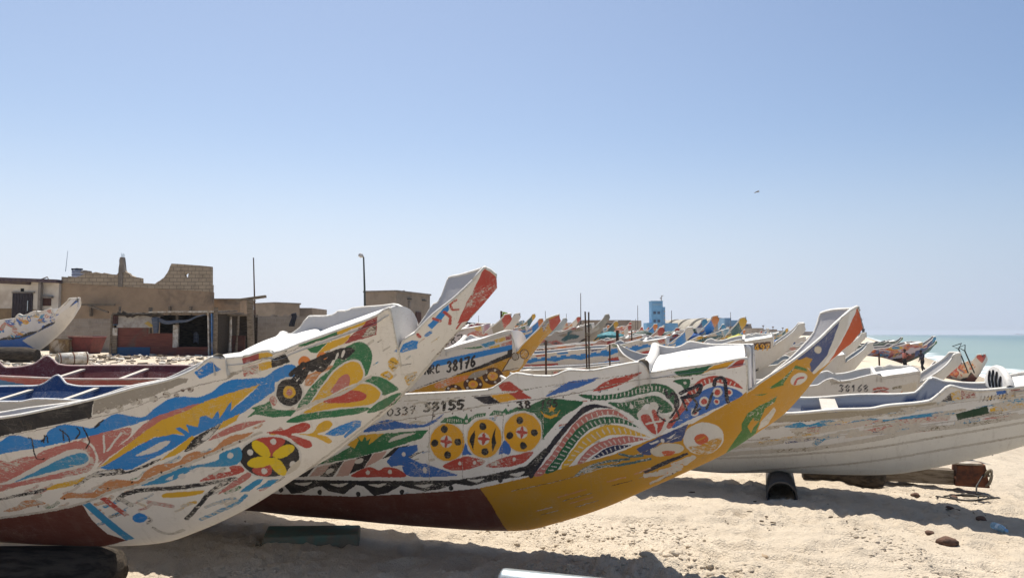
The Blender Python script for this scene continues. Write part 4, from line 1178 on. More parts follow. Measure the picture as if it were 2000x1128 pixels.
PAL=dict(W=(.60,.57,.53),K=(.018,.018,.022),K1=(.015,.016,.03),D=(.115,.032,.022),T=(.035,.24,.44),T1=(.04,.12,.14),U=(.018,.20,.54),A1=(.02,.19,.54),U2=(.035,.13,.42),N=(.012,.02,.07),N1=(.045,.07,.19),
 Y=(.62,.36,.03),Y1=(.68,.48,.012),Y2=(.49,.245,.018),Y3=(.66,.33,.022),O=(.50,.22,.09),O2=(.62,.20,.05),R=(.42,.06,.045),R1=(.50,.09,.03),Q=(.45,.15,.13),Q2=(.50,.32,.28),M=(.30,.05,.05),G=(.03,.16,.07),G1=(.05,.16,.03),G2=(.015,.11,.05),G3=(.015,.05,.025),
 E=(.30,.27,.23),E1=(.30,.25,.18),E3=(.33,.29,.22),E4=(.70,.67,.61),E2=(.17,.145,.085),B=(.07,.028,.018),C=(.56,.50,.41))
# ------------------------------------------------------------------ boats
def pc(s): return np.array([[float(v) for v in q.split(',')] for q in s.split()])
class Hull:
    def __init__(s,b,keel,near,far,sheer,p):
        s.bA,s.kA,s.nA,s.fA,s.sA=[pc(q) if isinstance(q,str) else np.asarray(q,float) for q in (b,keel,near,far,sheer)]
        s.b,s.k,s.n,s.f,s.s=[pchip(*q.T) for q in (s.bA,s.kA,s.nA,s.fA,s.sA)];s.p=p
    def half(s,X,z):
        k=s.k(X);H=np.maximum(s.s(X)-k,.1);t=(z-k)/H
        g=np.where(t<=0,0,np.where(t<1,np.clip(t,1e-6,1)**s.p,1+(t-1)*s.p*.8));return np.maximum(s.b(X),.012)*g
    def top(s,sg): return s.n if sg<0 else s.f
    def arr(s,sg): return s.nA if sg<0 else s.fA
def cols(h,sg,a,b,n,dense=None):
    X=np.linspace(a,b,n)
    if dense: X=np.concatenate([np.linspace(a,dense[0],14),np.linspace(dense[0],b,dense[1])])
    T=h.arr(sg)[:,0];T=T[(T>a)&(T<b)];X=np.unique(np.round(np.concatenate([X,T,T+.0005,T-.0005]),5));return X[(X>=a)&(X<=b)]
def sheet(h,sg,X,nz,off=0.,lift=0.):
    K=h.k(X)+lift;Tp=h.top(sg)(X);xe=h.arr(sg)[-1,0]
    Tp=np.where(X>xe,np.maximum(h.k(X),h.arr(sg)[-1,1]-(X-xe)*4),Tp);Tp=np.maximum(Tp,K+.002)
    v=np.linspace(0,1,nz);Z=K[:,None]+(Tp-K)[:,None]*v[None];XX=np.repeat(X[:,None],nz,1)
    Y=h.half(XX,Z)
    Y=sg*np.maximum(Y-off,0.0 if off else 0);return XX,Y,Z
def inpoly(P,x,z):
    r=np.zeros(len(x),bool);n=len(P)
    for i in range(n):
        x1,z1=P[i];x2,z2=P[(i+1)%n]
        if z1==z2: continue
        r^=((z1>z)!=(z2>z))&(x<(x2-x1)*(z-z1)/(z2-z1)+x1)
    return r
def smoothp(P,k=4):
    n=len(P);o=[]
    for i in range(n):
        a,b,c,d=P[i-1],P[i],P[(i+1)%n],P[(i+2)%n]
        for j in range(k):
            t=j/k;o.append(.5*((2*b)+(c-a)*t+(2*a-5*b+4*c-d)*t*t+(3*b-a-3*c+d)*t**3))
    return np.array(o)
def raster(col,X,Z,rows):
    """lays the painted shapes (mm along the boat, mm up) on the sheet's vertices"""
    x=X.ravel()*1000;z=Z.ravel()*1000
    wx=x+1.1*np.sin(z*.061+x*.017)+.7*np.sin(z*.13-x*.09);wz=z+1.1*np.sin(x*.057+z*.021)+.7*np.sin(x*.141+z*.07)
    for row in rows:
        q=row.split();P=np.array([[float(v) for v in a.split(',')] for a in q[4:]]);w=float(q[3])/2;c=(*PAL[q[0]],int(q[1])/100)
        if q[2]=='S': P=smoothp(P)
        lo=P.min(0)-w-1;hi=P.max(0)+w+1
        I=np.where((wx>=lo[0])&(wx<=hi[0])&(wz>=lo[1])&(wz<=hi[1]))[0]
        if not len(I): continue
        if q[2]=='L':
            if len(P)>2:
                E_=np.vstack([2*P[0]-P[1],P,2*P[-1]-P[-2]]);o=[]
                for i in range(1,len(E_)-2):
                    for t in (0,.33,.66): o.append(.5*((2*E_[i])+(E_[i+1]-E_[i-1])*t+(2*E_[i-1]-5*E_[i]+4*E_[i+1]-E_[i+2])*t*t+(3*E_[i]-E_[i-1]-3*E_[i+1]+E_[i+2])*t**3))
                P=np.array(o+[P[-1]])
            px,pz=wx[I],wz[I];m=np.zeros(len(I),bool)
            for a,b in zip(P[:-1],P[1:]):
                d=b-a;L=max((d@d),1e-6);t=np.clip(((px-a[0])*d[0]+(pz-a[1])*d[1])/L,0,1)
                m|=(px-a[0]-t*d[0])**2+(pz-a[1]-t*d[1])**2<w*w
        else: m=inpoly(P,wx[I],wz[I])
        col[I[m]]=c
    return col
def rail(name,h,sg,a,b,mt,parent,hw=.021,hh=.011,col=None,n=8):
    X=cols(h,sg,a,b,int((b-a)/.035)+4);xe=h.arr(sg)[-1,0];X=X[X<=xe+.004]
    T=h.top(sg)(X);Y=h.half(X,T);P=np.stack([X,sg*np.maximum(Y-.016,.002),T],1)
    t=np.gradient(P,axis=0);t/=np.linalg.norm(t,axis=1,keepdims=True)+1e-9
    s_=np.zeros_like(P);s_[:,1]=1;s_-=t*(s_*t).sum(1,keepdims=True);s_/=np.linalg.norm(s_,axis=1,keepdims=True)+1e-9;u=np.cross(t,s_)
    V=[]
    for k in range(n):
        g=2*math.pi*(k+.5)/n;cx,cy=math.cos(g),math.sin(g);sq=1/max(abs(cx),abs(cy))**.5
        V.append(P+s_*hw*cx*sq+u*hh*cy*sq)
    V=np.stack(V,1);nn=len(P);V=np.concatenate([V,V[:,:1]],1)
    me=mesh_np(name,V.reshape(-1,3),[gridq(nn,n+1)],np.tile(np.array([*(col or (.66,.63,.57)),.6]),(nn*(n+1),1)))
    return link(name,me,mt,parent)
def build_boat(root,h,mt,paint_n,paint_f,inside=(.46,.44,.43),Xr=1.7,Xa=1.0,Xd=1.68,nz=40,nx=90,dense=None,nzd=None,thw=(-1.4,-2.7,-4.0,-5.2),thwcol=(.46,.41,.34),rimcol=None,deckcol=(.72,.70,.66),decktxt=None,rim=(.019,.009),stripe=None,arch=None,thww=.17):
    X0=h.kA[0,0];X1=h.kA[-1,0]
    for nm,a,b in (('hull',X0,Xr),('prow',Xr,X1)):
        V=[];Q=[];CC=[];o=0
        for sg in (-1,1):
            dn=None;z_=nz;k=max(10,int(nx*(b-a)/(X1-X0)))
            if sg<0 and dense:
                z_=nzd; dn=(dense[0],dense[1]) if nm=='hull' else None
                if nm=='prow': k=int((b-a)*dense[2])
            X=cols(h,sg,a,b,k,dn)
            XX,Y,Z=sheet(h,sg,X,z_)
            c=(paint_n if sg<0 else paint_f)(XX,Z)
            V.append(np.stack([XX,Y,Z],-1).reshape(-1,3));Q.append(gridq(len(X),z_,o,flip=sg>0));CC.append(c);o+=XX.size
            X=cols(h,sg,a,b,k if not dense else nx)
            XX,Y,Z=sheet(h,sg,X,12,off=.034,lift=.06)
            ic=np.tile(np.array([*inside,.28]),(XX.size,1))
            if stripe is not None:
                tt=((Z-h.k(XX))/np.maximum(h.s(XX)-h.k(XX),.1)).ravel();ic[(tt<stripe[1])]=(*stripe[0],.5)
            V.append(np.stack([XX,Y,Z],-1).reshape(-1,3));Q.append(gridq(len(X),12,o,flip=sg<0));CC.append(ic);o+=XX.size
        link(nm,mesh_np(nm,np.concatenate(V),Q,np.concatenate(CC)),mt,root)
    for sg in (-1,1): rail('gunwale',h,sg,X0,X1,mt,root,*rim,col=rimcol)
    # foredeck
    nu,nv=40,44;Xs=np.linspace(Xa+.045,Xd-.004,nu);zn=h.n(np.maximum(Xs,Xa+.06));B_=h.half(Xs,zn)-.004
    v=np.linspace(-1,1,nv);YY=B_[:,None]*v[None];XX=np.repeat(Xs[:,None],nv,1);zf_=np.minimum(zn,h.f(np.maximum(Xs,Xa+.1))+.004);ZZ=zn[:,None]+(zf_-zn)[:,None]*(.5+.5*v[None])**2-.012+.022*(1-v[None]**2)
    dc=np.tile(np.array([*deckcol,.35]),(XX.size,1))
    if decktxt:
        dc=raster(dc,XX,YY,decktxt)
    V=np.concatenate([np.stack([XX,YY,ZZ],-1).reshape(-1,3),np.stack([XX,YY,ZZ-.03],-1).reshape(-1,3)])
    link('foredeck',mesh_np('foredeck',V,[gridq(nu,nv),gridq(nu,nv,nu*nv,True)],np.concatenate([dc,dc])),mt,root)
    # bulkhead closing the deck box towards the prow
    zt=float(h.n(Xd-.01));z0=float(h.k(Xd))+.12;zz=np.linspace(z0,zt,14);v=np.linspace(-1,1,14)
    W=(h.half(np.full(14,Xd),zz)-.006);dz_=min(0,float(h.f(Xd-.01))-zt);ZZ=np.repeat(zz[:,None],14,1)+.012*(1-v[None]**2)*(zz[:,None]-z0)+dz_*((zz[:,None]-z0)/(zt-z0))*(.5+.5*v[None])**2;YY=W[:,None]*v[None];XX=Xd+.012+.05*(1-v[None]**2)*.6+0*YY
    V=np.concatenate([np.stack([XX,YY,ZZ],-1).reshape(-1,3),np.stack([XX-.03,YY,ZZ],-1).reshape(-1,3)])
    link('bulkhead',mesh_np('bulkhead',V,[gridq(14,14,0,True),gridq(14,14,196)],np.tile(np.array([.70,.68,.65,.25]),(392,1))),mt,root)
    # coaming across the after edge of the deck
    tn=float(h.n(Xa-.005))+.01;tf=float(h.f(min(Xa+.06,Xd)))+.01;wn=float(h.half(Xa,tn));wf=float(h.half(Xa,tf));zb=float(h.n(Xa+.08))-.1
    nvv=26;v=np.linspace(0,1,nvv);yy=-wn+(wn+wf)*v;tz=tn+(tf-tn)*v+(-.05 if arch is None else arch)*np.sin(math.pi*v)**.6
    sec=[(-.03,None),(-.03,0),(-.02,.014),(.0,.02),(.03,.012),(.042,-.005),(.045,None)]
    V=[]
    for i in range(nvv):
        for dx,dz in sec: V.append((Xa+dx,yy[i],zb if dz is None else tz[i]+dz))
    link('coaming',mesh_np('coaming',np.array(V),[gridq(nvv,len(sec))],np.tile(np.array([.62,.59,.54,.3]),(len(V),1))),mt,root)
    if arch is not None:
        for i in range(5,20,4):
            m=MB();m.tube([(Xa+.05+.012*math.sin(math.pi*q),yy[i]+.02*math.sin(math.pi*q),zb+.02+(tz[i]-.05-zb)*q) for q in np.linspace(0,1,8)],.011,6);m.build('painted_stripe',M_STRIPE,root)
            m=MB();m.tube([(Xa-.035-.008*math.sin(math.pi*q),yy[i]+.02*math.sin(math.pi*q),zb+.02+(tz[i]-.05-zb)*q) for q in np.linspace(0,1,8)],.011,6);m.build('painted_stripe',M_STRIPE,root)
    for X in thw:
        z=float(h.n(X))-.07;w=float(h.half(X,z))-.02
        if X<X0+.5: continue
        m=MB();m.box((X,0,z),(thww,2*w,.035))
        o=m.build('thwart',mt,root)
        a=o.data.color_attributes.new('paint','FLOAT_COLOR','POINT');a.data.foreach_set('color',np.tile([*thwcol,.5],(len(o.data.vertices),1)).astype(np.float32).ravel())
    return root
def base(c,al=.25):
    return lambda X,Z: np.tile(np.array([*c,al]),(X.size,1))
def hull_of(k): d=HERO[k];return Hull(d['b'],d['keel'],d['near'],d['far'],d['sheer'],d['p'])
def hero(k,label,col,dense,nzd,group=None,**kw):
    d=HERO[k];h=hull_of(k);rows=d['paint'].strip().split('\n')
    r=tag(empty('fishing_boat',d['loc'],(math.radians(d['heel']),0,-math.radians(d['phi']))),label,'boat',group)
    def pn(X,Z): return raster(np.tile(np.array([*col,.22]),(X.size,1)),X,Z,rows)
    build_boat(r,h,M_HULL,pn,base(col),dense=dense,nzd=nzd,**kw);return r
M_STRIPE=mat('stripe_paint',(.02,.02,.025),(.05,.045,.04),.7,9)
M_HULL=mat_hull('weathered_boat_paint');M_FAR=mat_hull('weathered_far_paint',scale=.8)
SHORE_GROUP='painted pirogues drawn up on the sand'
hA=hero('A','white painted pirogue nearest the camera at left, four petalled yellow flower disc, red prow tip',(.70,.655,.595),(-1.5,980,260),250,SHORE_GROUP,Xr=1.753,Xa=.79,Xd=1.745,thw=(-1.6,-2.9,-4.2,-5.4))
hB=hero('B','white pirogue with mustard yellow prow and three yellow discs on its side',(.70,.68,.66),(-2.6,1060,260),250,SHORE_GROUP,Xr=1.684,Xa=1.012,Xd=1.678,
 decktxt=[f'E1 60 L 9 '+' '.join(f'{int(x0+a*55)},{int(y0+b_*150)}' for a,b_ in st) for x0,y0,ch in ((1120,-130,'3'),(1195,-125,'3'),(1290,-115,'0'),(1370,-110,'8'),(1455,-105,'3'),(1560,-100,'1')) for st in {'3':[[(.1,.9),(.5,1),(.85,.8),(.45,.55),(.9,.3),(.5,0),(.05,.1)]],'0':[[(.9,.9),(.4,1),(.1,.5),(.4,0),(.9,.1)]],'8':[[(.5,.52),(.15,.75),(.5,1),(.85,.75),(.5,.52),(.08,.22),(.5,0),(.92,.22),(.5,.52)]],'1':[[(.2,.75),(.55,1),(.5,0)]]}[ch]])
hC=hero('C','faded white pirogue with blue inside, right of the yellow prow, up on a black barrel',(.63,.61,.585),(-2.0,620,180),150,SHORE_GROUP,Xr=1.712,Xa=.98,Xd=1.70,thw=(-2.0,-.62),inside=(.50,.47,.44),stripe=((.012,.05,.14),.80),rim=(.03,.016),rimcol=(.62,.59,.53),arch=.17)
hD=hero('D','pirogue lettered NRC 38176 with ochre prow, red tip and wheel motifs',(.60,.57,.53),(-1.2,560,170),150,SHORE_GROUP,Xr=1.209,Xa=.25,Xd=1.20)
# ---- the many other boats: a hull of the same build, symmetric, with its own painted motifs
_k=pc(HERO['B']['keel']);GENK=[(-6.4,.85),(-6.0,.55),(-5.0,.16),(-3.6,.02)]+[tuple(q) for q in _k if q[0]>-1.2]
GENT=[(-6.4,1.2),(-6.1,1.1),(-5.6,.98),(-4.5,.86),(-2.5,.94),(-.63,1.13),(-.06,1.17),(.1,1.27),(.2,1.3),(.33,1.25),(.5,1.27),(.75,1.34),(.95,1.38),(1.02,1.37),(1.052,1.334),(1.228,1.365),(1.492,1.405),(1.678,1.441),(1.682,1.198),(1.76,1.26),(1.99,1.43),(2.15,1.56),(2.24,1.66),(2.29,1.73),(2.40,1.74),(2.41,1.71)]
GENF=[(-6.4,1.2),(-6.1,1.1),(-5.6,.98),(-4.5,.86),(-2.5,.94),(-.63,1.13),(-.06,1.17),(.1,1.27),(.2,1.3),(.33,1.25),(.5,1.27),(.75,1.34),(.95,1.38),(1.02,1.37),(1.11,1.42),(1.2,1.40),(1.29,1.45),(1.41,1.43),(1.678,1.44),(1.682,1.198),(1.76,1.26),(1.99,1.43),(2.15,1.56),(2.24,1.66),(2.29,1.73),(2.40,1.74),(2.41,1.71)]
GENB=[(-6.45,.05),(-6.1,.3),(-5.2,.6),(-3.5,.78),(-1.5,.68),(0.5,.49),(1.7,.36),(2.1,.28),(2.3,.16),(2.46,.02)]
GEN=Hull(GENB,GENK,GENT,GENF,[(x,max(float(np.interp(x,*np.array(GENT).T)),float(np.interp(x,*np.array(GENK).T))+.28)) for x in np.linspace(-6.4,2.44,16)],.7)
def short_hull(k):
    f=lambda L:[(x*k if x<0 else x,z) for x,z in L]
    return Hull(f(GENB),f(GENK),f(GENT),f(GENF),f([tuple(q) for q in GEN.sA]),.7)
def motif(seed,base_c,bottom,cols_,wave=None,tb=.32,band=None,prow=None,letters=None,dens=46,rim=None,scal=False,small=1.):
    def f(X,Z):
        r=np.random.RandomState(seed);k=GEN.k(X);t=((Z-k)/np.maximum(GEN.s(X)-k,.1)).ravel();x=X.ravel();z=Z.ravel()
        c=np.tile(np.array([*base_c,.3]),(x.size,1))
        for i in range(dens):
            cx,ct=r.uniform(-5.8,1.9),r.uniform(.42,.95);a,b=r.uniform(.12,.42)*small,r.uniform(.05,.11)*small;g=r.uniform(-.5,.5)
            u=(x-cx)*math.cos(g)+(t-ct)*math.sin(g);v=-(x-cx)*math.sin(g)+(t-ct)*math.cos(g)
            ki=r.randint(4);cc=PAL[cols_[r.randint(len(cols_))]];c2=PAL[cols_[r.randint(len(cols_))]]
            if ki==0: d=(u/a)**2+(v/b)**2
            elif ki==1: d=np.abs(u/a)+np.abs(v/b)
            elif ki==2: d=(u/a*.9)**2+((v-.35*b*np.cos(u/a*3))/b)**2
            else: d=((x-cx)/(b*1.3))**2+((t-ct)/(b*1.25))**2
            c[d<1]=(*cc,.4);c[d<.34]=(*c2,.4)
        if wave: 
            m=(t>.72+.04*np.sin(x*7))&(t<.86);c[m]=(*PAL[wave],.25)
        if band:
            for lo,hi,cc in band: c[(t>lo)&(t<hi)]=(*PAL[cc],.25)
        if scal:
            c[(t>.68)&(t<.90)]=(*PAL['U'],.2);m=(t<.73+.06*np.abs(np.sin(x*4)))&(t>.62);c[m]=(*base_c,.3);m=(t<.68)&(t>.64-.05*np.abs(np.sin(x*4)))&(np.sin(x*2.1)>0);c[m]=(*PAL['R'],.3);m=(t>.86)&(t<.92)&(np.mod(x,.3)<.12);c[m]=(*base_c,.3)
        m=t>.93
        bl=np.floor((x+t*.5)/.33).astype(int)%(2*len(cols_)+1)
        for i,cc in enumerate(cols_): c[m&(bl==2*i)]=(*PAL[cc],.45)
        c[m&(bl%2==1)]=(*base_c,.3)
        if letters: 
            m=(t>.70)&(t<.86)&(np.mod(x,.22)<.15)&(np.sin(x*37)+np.sin(t*60+x*9)>-.2)&(x>-4.5)&(x<-.4);c[m]=(*PAL[letters],.3)
        w=tb+.025*np.sin(x*6);m=(t>tb-.06)&(t<w+.03);c[m]=(*PAL['K'],.45)
        c[t<tb-.03]=(*PAL[bottom],.15)
        if prow:
            c[(x>1.35)&(t<.5)]=(*PAL[prow[0]],.3);c[x>1.95]=(*PAL[prow[0]],.3);c[x>2.22]=(*PAL[prow[1]],.3)
        return c
    return f
VAR={}
def variant(key,fn,inside=(.42,.40,.37),nx=230,nz=44,hull=None,**kw):
    r=empty('fishing_boat');build_boat(r,hull or GEN,M_FAR,fn,fn,inside=inside,nx=nx,nz=nz,rim=(.028,.018),**kw);VAR[key]=r;return r
def open_hull(humps,near=()):
    T=[q for q in GENT if not -6.0<q[0]<-.7];X=sorted(set([-5.9,-5.2,-4.4,-3.9,-2.2,-1.6,-1.0]+[v for h in humps for v in (h-.45,h-.2,h,h+.22,h+.5)]))
    g=lambda hs:sorted(T+[(x,.90+max([0]+[.19*math.exp(-((x-h)/.17)**2) for h in hs])+.01*abs(x+3)) for x in X])
    A_,B_=g(near),g(humps);T=A_;return Hull(GENB,GENK,A_,B_,[(x,max(float(np.interp(x,*np.array(T).T)),float(np.interp(x,*np.array(GENK).T))+.28)) for x in np.linspace(-6.4,2.44,16)],.7)
def strip(bands,base_c):
    def f(X,Z):
        k=GEN.k(X);t=((Z-k)/np.maximum(GEN.s(X)-k,.1)).ravel();c=np.tile(np.array([*base_c,.35]),(t.size,1))
        for lo,hi,cc in bands: c[(t>=lo)&(t<hi)]=(*cc,.35)
        return c
    return f
variant('orange',motif(3,PAL['C'],'D',['O2','R','N1','O2','O','R'],prow=('W','R'),dens=80),inside=(.30,.20,.13),hull=short_hull(.6))
variant('bluewave',nx=520,nz=70,fn=motif(5,PAL['W'],'R',['N1','G','W','R','U'],band=[(.46,.70,'U')],prow=('U','W'),dens=14,scal=True),inside=(.36,.36,.36),hull=GEN)
variant('grey',motif(8,(.45,.42,.38),'E1',['E','E1','Q','T1'],dens=26,prow=('E','E')),inside=(.46,.42,.36),hull=GEN)
variant('teal',motif(12,PAL['W'],'T1',['T1','G','Y','T','O'],prow=('T1','Y'),band=[(.82,.92,'T1')],dens=70),inside=(.06,.17,.20),hull=short_hull(.7))
variant('red',motif(15,PAL['Q2'],'M',['R','M','R','O2'],letters='K1',prow=('Q2','R'),dens=70),inside=(.28,.10,.08),hull=short_hull(.6))
variant('multi',motif(21,PAL['W'],'D',['U','Y','R','G','O2','R'],wave='U',prow=('U','O2'),dens=80),inside=(.33,.27,.2),hull=short_hull(.75))
variant('white',motif(30,PAL['W'],'W',['W','E','W'],dens=3,tb=.05,prow=('W','W')),inside=(.34,.36,.36),hull=short_hull(.5))
variant('purple',motif(33,(.50,.42,.45),'D',['M','N1','O2','Y','T','Q'],prow=('N1','T'),dens=90),inside=(.27,.24,.23),hull=short_hull(.7))
variant('openred',hull=open_hull([-5.3]),fn=strip([(0,.5,PAL['C']),(.5,.82,(.05,.17,.36)),(.82,2,(.38,.10,.09))],PAL['C']),inside=(.14,.028,.03),thww=.09,thw=(-4.6,-3.4,-2.2,-1.2,-.5),deckcol=(.28,.24,.2),rimcol=(.45,.30,.27))
variant('openblue',hull=open_hull([-3.6],[-2.9]),fn=strip([(0,.4,PAL['E1']),(.4,2,(.45,.46,.48))],PAL['W']),inside=(.016,.06,.17),thww=.10,thw=(-4.0,-2.8,-1.8,-1.0,-.4),deckcol=(.03,.13,.4),rimcol=(.66,.66,.66))
def copy_tree(o,parent=None):
    c=o.copy();C.objects.link(c);c.parent=parent
    for ch in list(o.children): copy_tree(ch,c)
    return c
USED={}
def put(key,label,tip=None,loc=None,phi=18,heel=6,s=1.0,group=SHORE_GROUP,trim=0):
    """tip=(px,py,D): where the prow's end stands; loc: the forefoot"""
    src=VAR[key]
    if key in USED: o=copy_tree(src)
    else: o=src;USED[key]=1
    o.rotation_euler=(math.radians(heel),math.radians(-trim),-math.radians(phi));o.scale=(s,s,s)
    if tip is not None:
        Rm=o.rotation_euler.to_matrix();T=at(tip[0],tip[2],py=tip[1]);loc=T-Rm@Vector((2.42*s,0,1.70*s))
    o.location=loc;tag(o,label,'boat',group)
    g=float(gz(o.location.x,o.location.y)); 
    if o.location.z<g-.1 or o.location.z>g+.7: print('BOAT',key,label[:30],'z',round(o.location.z,2),'ground',round(g,2))
    return o
# ------------------------------------------------------------------ sand and sea
def rings():
    r=np.concatenate([np.linspace(.25,2.6,14)[:-1],2.6*1.0062**np.arange(0,330),]);r=np.concatenate([r,r[-1]*1.035**np.arange(1,150)])
    return r[r<3600]
def sand():
    az=np.radians(np.concatenate([np.linspace(-180,-48,34)[:-1],np.linspace(-48,48,640),np.linspace(48,180,34)[1:]]));r=rings()
    A,Rr=np.meshgrid(az,r,indexing='ij');x=Rr*np.sin(A);y=Rr*np.cos(A)
    z=gz(x,y)
    near=np.clip(1-(Rr-14)/30,0,1)
    z=z+.05*fbm(x*.5,y*.5,3)*near+.028*fbm(x*2.1+3,y*2.1,3)*near
    m=np.clip(1-Rr/26,0,1)
    ch=np.clip(fbm(x*.55+4.2,y*.55+1.7,2)*2.2+.25,0,1)          # trampled patches
    rg=np.abs(fbm(x*6.5,y*6.5,3));z+=m*(.012+.075*ch)*(.35-rg*1.6)
    z+=m*(.009+.016*ch)*fbm(x*15,y*15,3);z+=m*.006*(.2-np.abs(fbm(x*3.1+y*1.2,y*11,3)))*2
    # heaped, churned sand between the first two boats and the tube
    hp=np.exp(-((x-.75)/1.1)**2-((y-5.55)/.45)**2)+1.7*np.exp(-((x+2.0)/.62)**2-((y-4.78)/.30)**2)+2.4*np.exp(-((x-.6)/1.0)**2-((y-4.45)/.35)**2)+.5*np.exp(-((x-2.2)/1.5)**2-((y-6.1)/.6)**2)
    z+=hp*(.03+.10*np.abs(fbm(x*4.6+2,y*4.6,4))+.035*np.abs(fbm(x*13,y*13,2)))
    # drag marks and footprints
    for i in range(170):
        fx,fy=RNG.uniform(-1,7),RNG.uniform(4.9,10.5);g=RNG.uniform(0,3.1);a,b=RNG.uniform(.06,.12),RNG.uniform(.1,.17)
        I=(np.abs(x-fx)<.5)&(np.abs(y-fy)<.5);u=(x[I]-fx)*math.cos(g)+(y[I]-fy)*math.sin(g);v=-(x[I]-fx)*math.sin(g)+(y[I]-fy)*math.cos(g)
        d=(u/a)**2+(v/b)**2;z[I]+=-.045*np.exp(-d)+.020*np.exp(-(d-2.2)**2)
    for y0,s in ((6.2,-.16),(6.6,-.2),(7.3,-.12)):
        d=(y-y0-s*x+.05*np.sin(x*1.3));z+=-.02*np.exp(-(d/.05)**2)*near*(Rr<12)+.012*np.exp(-((d-.11)/.05)**2)*(Rr<12)
    z[:,0]=gz(x[:,0],y[:,0])
    V=np.stack([x,y,z],-1).reshape(-1,3);me=mesh_np('sand',V,[gridq(len(az),len(r))])
    m_,n,b=nt('beach_sand');co=objco(n);f=noise(n,co,.6,5,.65);f2=noise(n,co,7,5,.7);f3=noise(n,co,60,3,.7)
    c=mix(n,step(n,f,.35,.7),(.69,.585,.45),(.61,.515,.395));c=mix(n,math_(n,'MULTIPLY',step(n,noise(n,co,.33,3,.6,.6),.50,.66),.28),c,(.47,.375,.27));c=mix(n,math_(n,'MULTIPLY',step(n,f2,.45,.72),.35),c,(.46,.37,.27));c=mix(n,math_(n,'MULTIPLY',f3,.3),c,(.36,.29,.21))
    geo=n.nodes.new('ShaderNodeNewGeometry');sp=n.nodes.new('ShaderNodeSeparateXYZ');n.links.new(geo.outputs['Position'],sp.inputs[0])
    wet=math_(n,'SUBTRACT',1,step(n,math_(n,'ADD',sp.outputs[2],math_(n,'MULTIPLY',f,.2)),-1.30,-1.02));c=mix(n,math_(n,'MULTIPLY',wet,.6),c,(.22,.18,.13))
    # bits of weed and shell
    vo=n.nodes.new('ShaderNodeTexVoronoi');vo.inputs['Scale'].default_value=9;n.links.new(noise_vec(n,co,14,.02),vo.inputs['Vector'])
    sel=n.nodes.new('ShaderNodeSeparateColor');n.links.new(vo.outputs['Color'],sel.inputs[0])
    spk=math_(n,'MULTIPLY',math_(n,'SUBTRACT',1,step(n,vo.outputs['Distance'],.10,.16)),step(n,sel.outputs[0],.80,.82));spk=math_(n,'MULTIPLY',spk,step(n,noise(n,co,.9,3),.48,.62))
    c=mix(n,math_(n,'MULTIPLY',spk,.8),c,(.09,.06,.035))
    n.links.new(c,b.inputs['Base Color']);b.inputs['Roughness'].default_value=.95;b.inputs['Specular IOR Level'].default_value=.1
    bump(n,b,math_(n,'ADD',f3,math_(n,'MULTIPLY',f2,1.6)),1.0,.03)
    tag(link('sand',me,m_),kind='structure');return m_,az,r,z
M_SAND,SAZ,SRR,SZ=sand()
def sandz(x,y):
    a=np.interp(np.arctan2(x,y),SAZ,np.arange(len(SAZ)));b=np.interp(np.hypot(x,y),SRR,np.arange(len(SRR)));i=np.minimum(a.astype(int),len(SAZ)-2);j=np.minimum(b.astype(int),len(SRR)-2);f=a-i;g=b-j
    return (SZ[i,j]*(1-f)+SZ[i+1,j]*f)*(1-g)+(SZ[i,j+1]*(1-f)+SZ[i+1,j+1]*f)*g
def clods():
    bm=bmesh.new();bmesh.ops.create_icosphere(bm,subdivisions=2,radius=1);U=np.array([v.co[:] for v in bm.verts]);Fc=np.array([[v.index for v in f.verts] for f in bm.faces]);bm.free()
    R_=np.random.RandomState(4);V=[];F4=[];k=0
    for n_,x0,x1,y0,y1,smin,smax in ((4200,-.5,3.4,5.2,7.0,.003,.017),(1500,-2.9,-1.0,4.6,5.5,.004,.020),(1700,-1.5,6.5,5.4,9,.003,.009),(260,.4,2.1,5.35,6.0,.010,.030)):
        x=R_.uniform(x0,x1,n_);y=R_.uniform(y0,y1,n_);s=smin+(smax-smin)*R_.rand(n_)**2.6
        keep=fbm(x*1.5+2,y*2.0+5,3)>-.10+.30*R_.rand(n_)-.05;x,y,s=x[keep],y[keep],s[keep];z=sandz(x,y)
        for a,b,c,q in zip(x,y,z,s):
            P=U*(1+.45*fbm(U[:,0]*1.7+a*31,U[:,1]*1.7+U[:,2]*1.3+b*17,2)[:,None])*np.array([q*R_.uniform(.8,1.8),q*R_.uniform(.8,1.3),q*.8]);V.append(P+np.array([a,b,c-q*.05]));F4.append(Fc+k);k+=len(U)
    V=np.concatenate(V);F3=np.concatenate(F4);me=bpy.data.meshes.new('sand_clods');me.from_pydata(V.tolist(),[],F3.tolist());me.polygons.foreach_set('use_smooth',np.ones(len(F3),bool))
    tag(link('sand_clods',me,M_SAND),'crumbled clods of sand on the trampled beach','sand',kind='stuff')
clods()
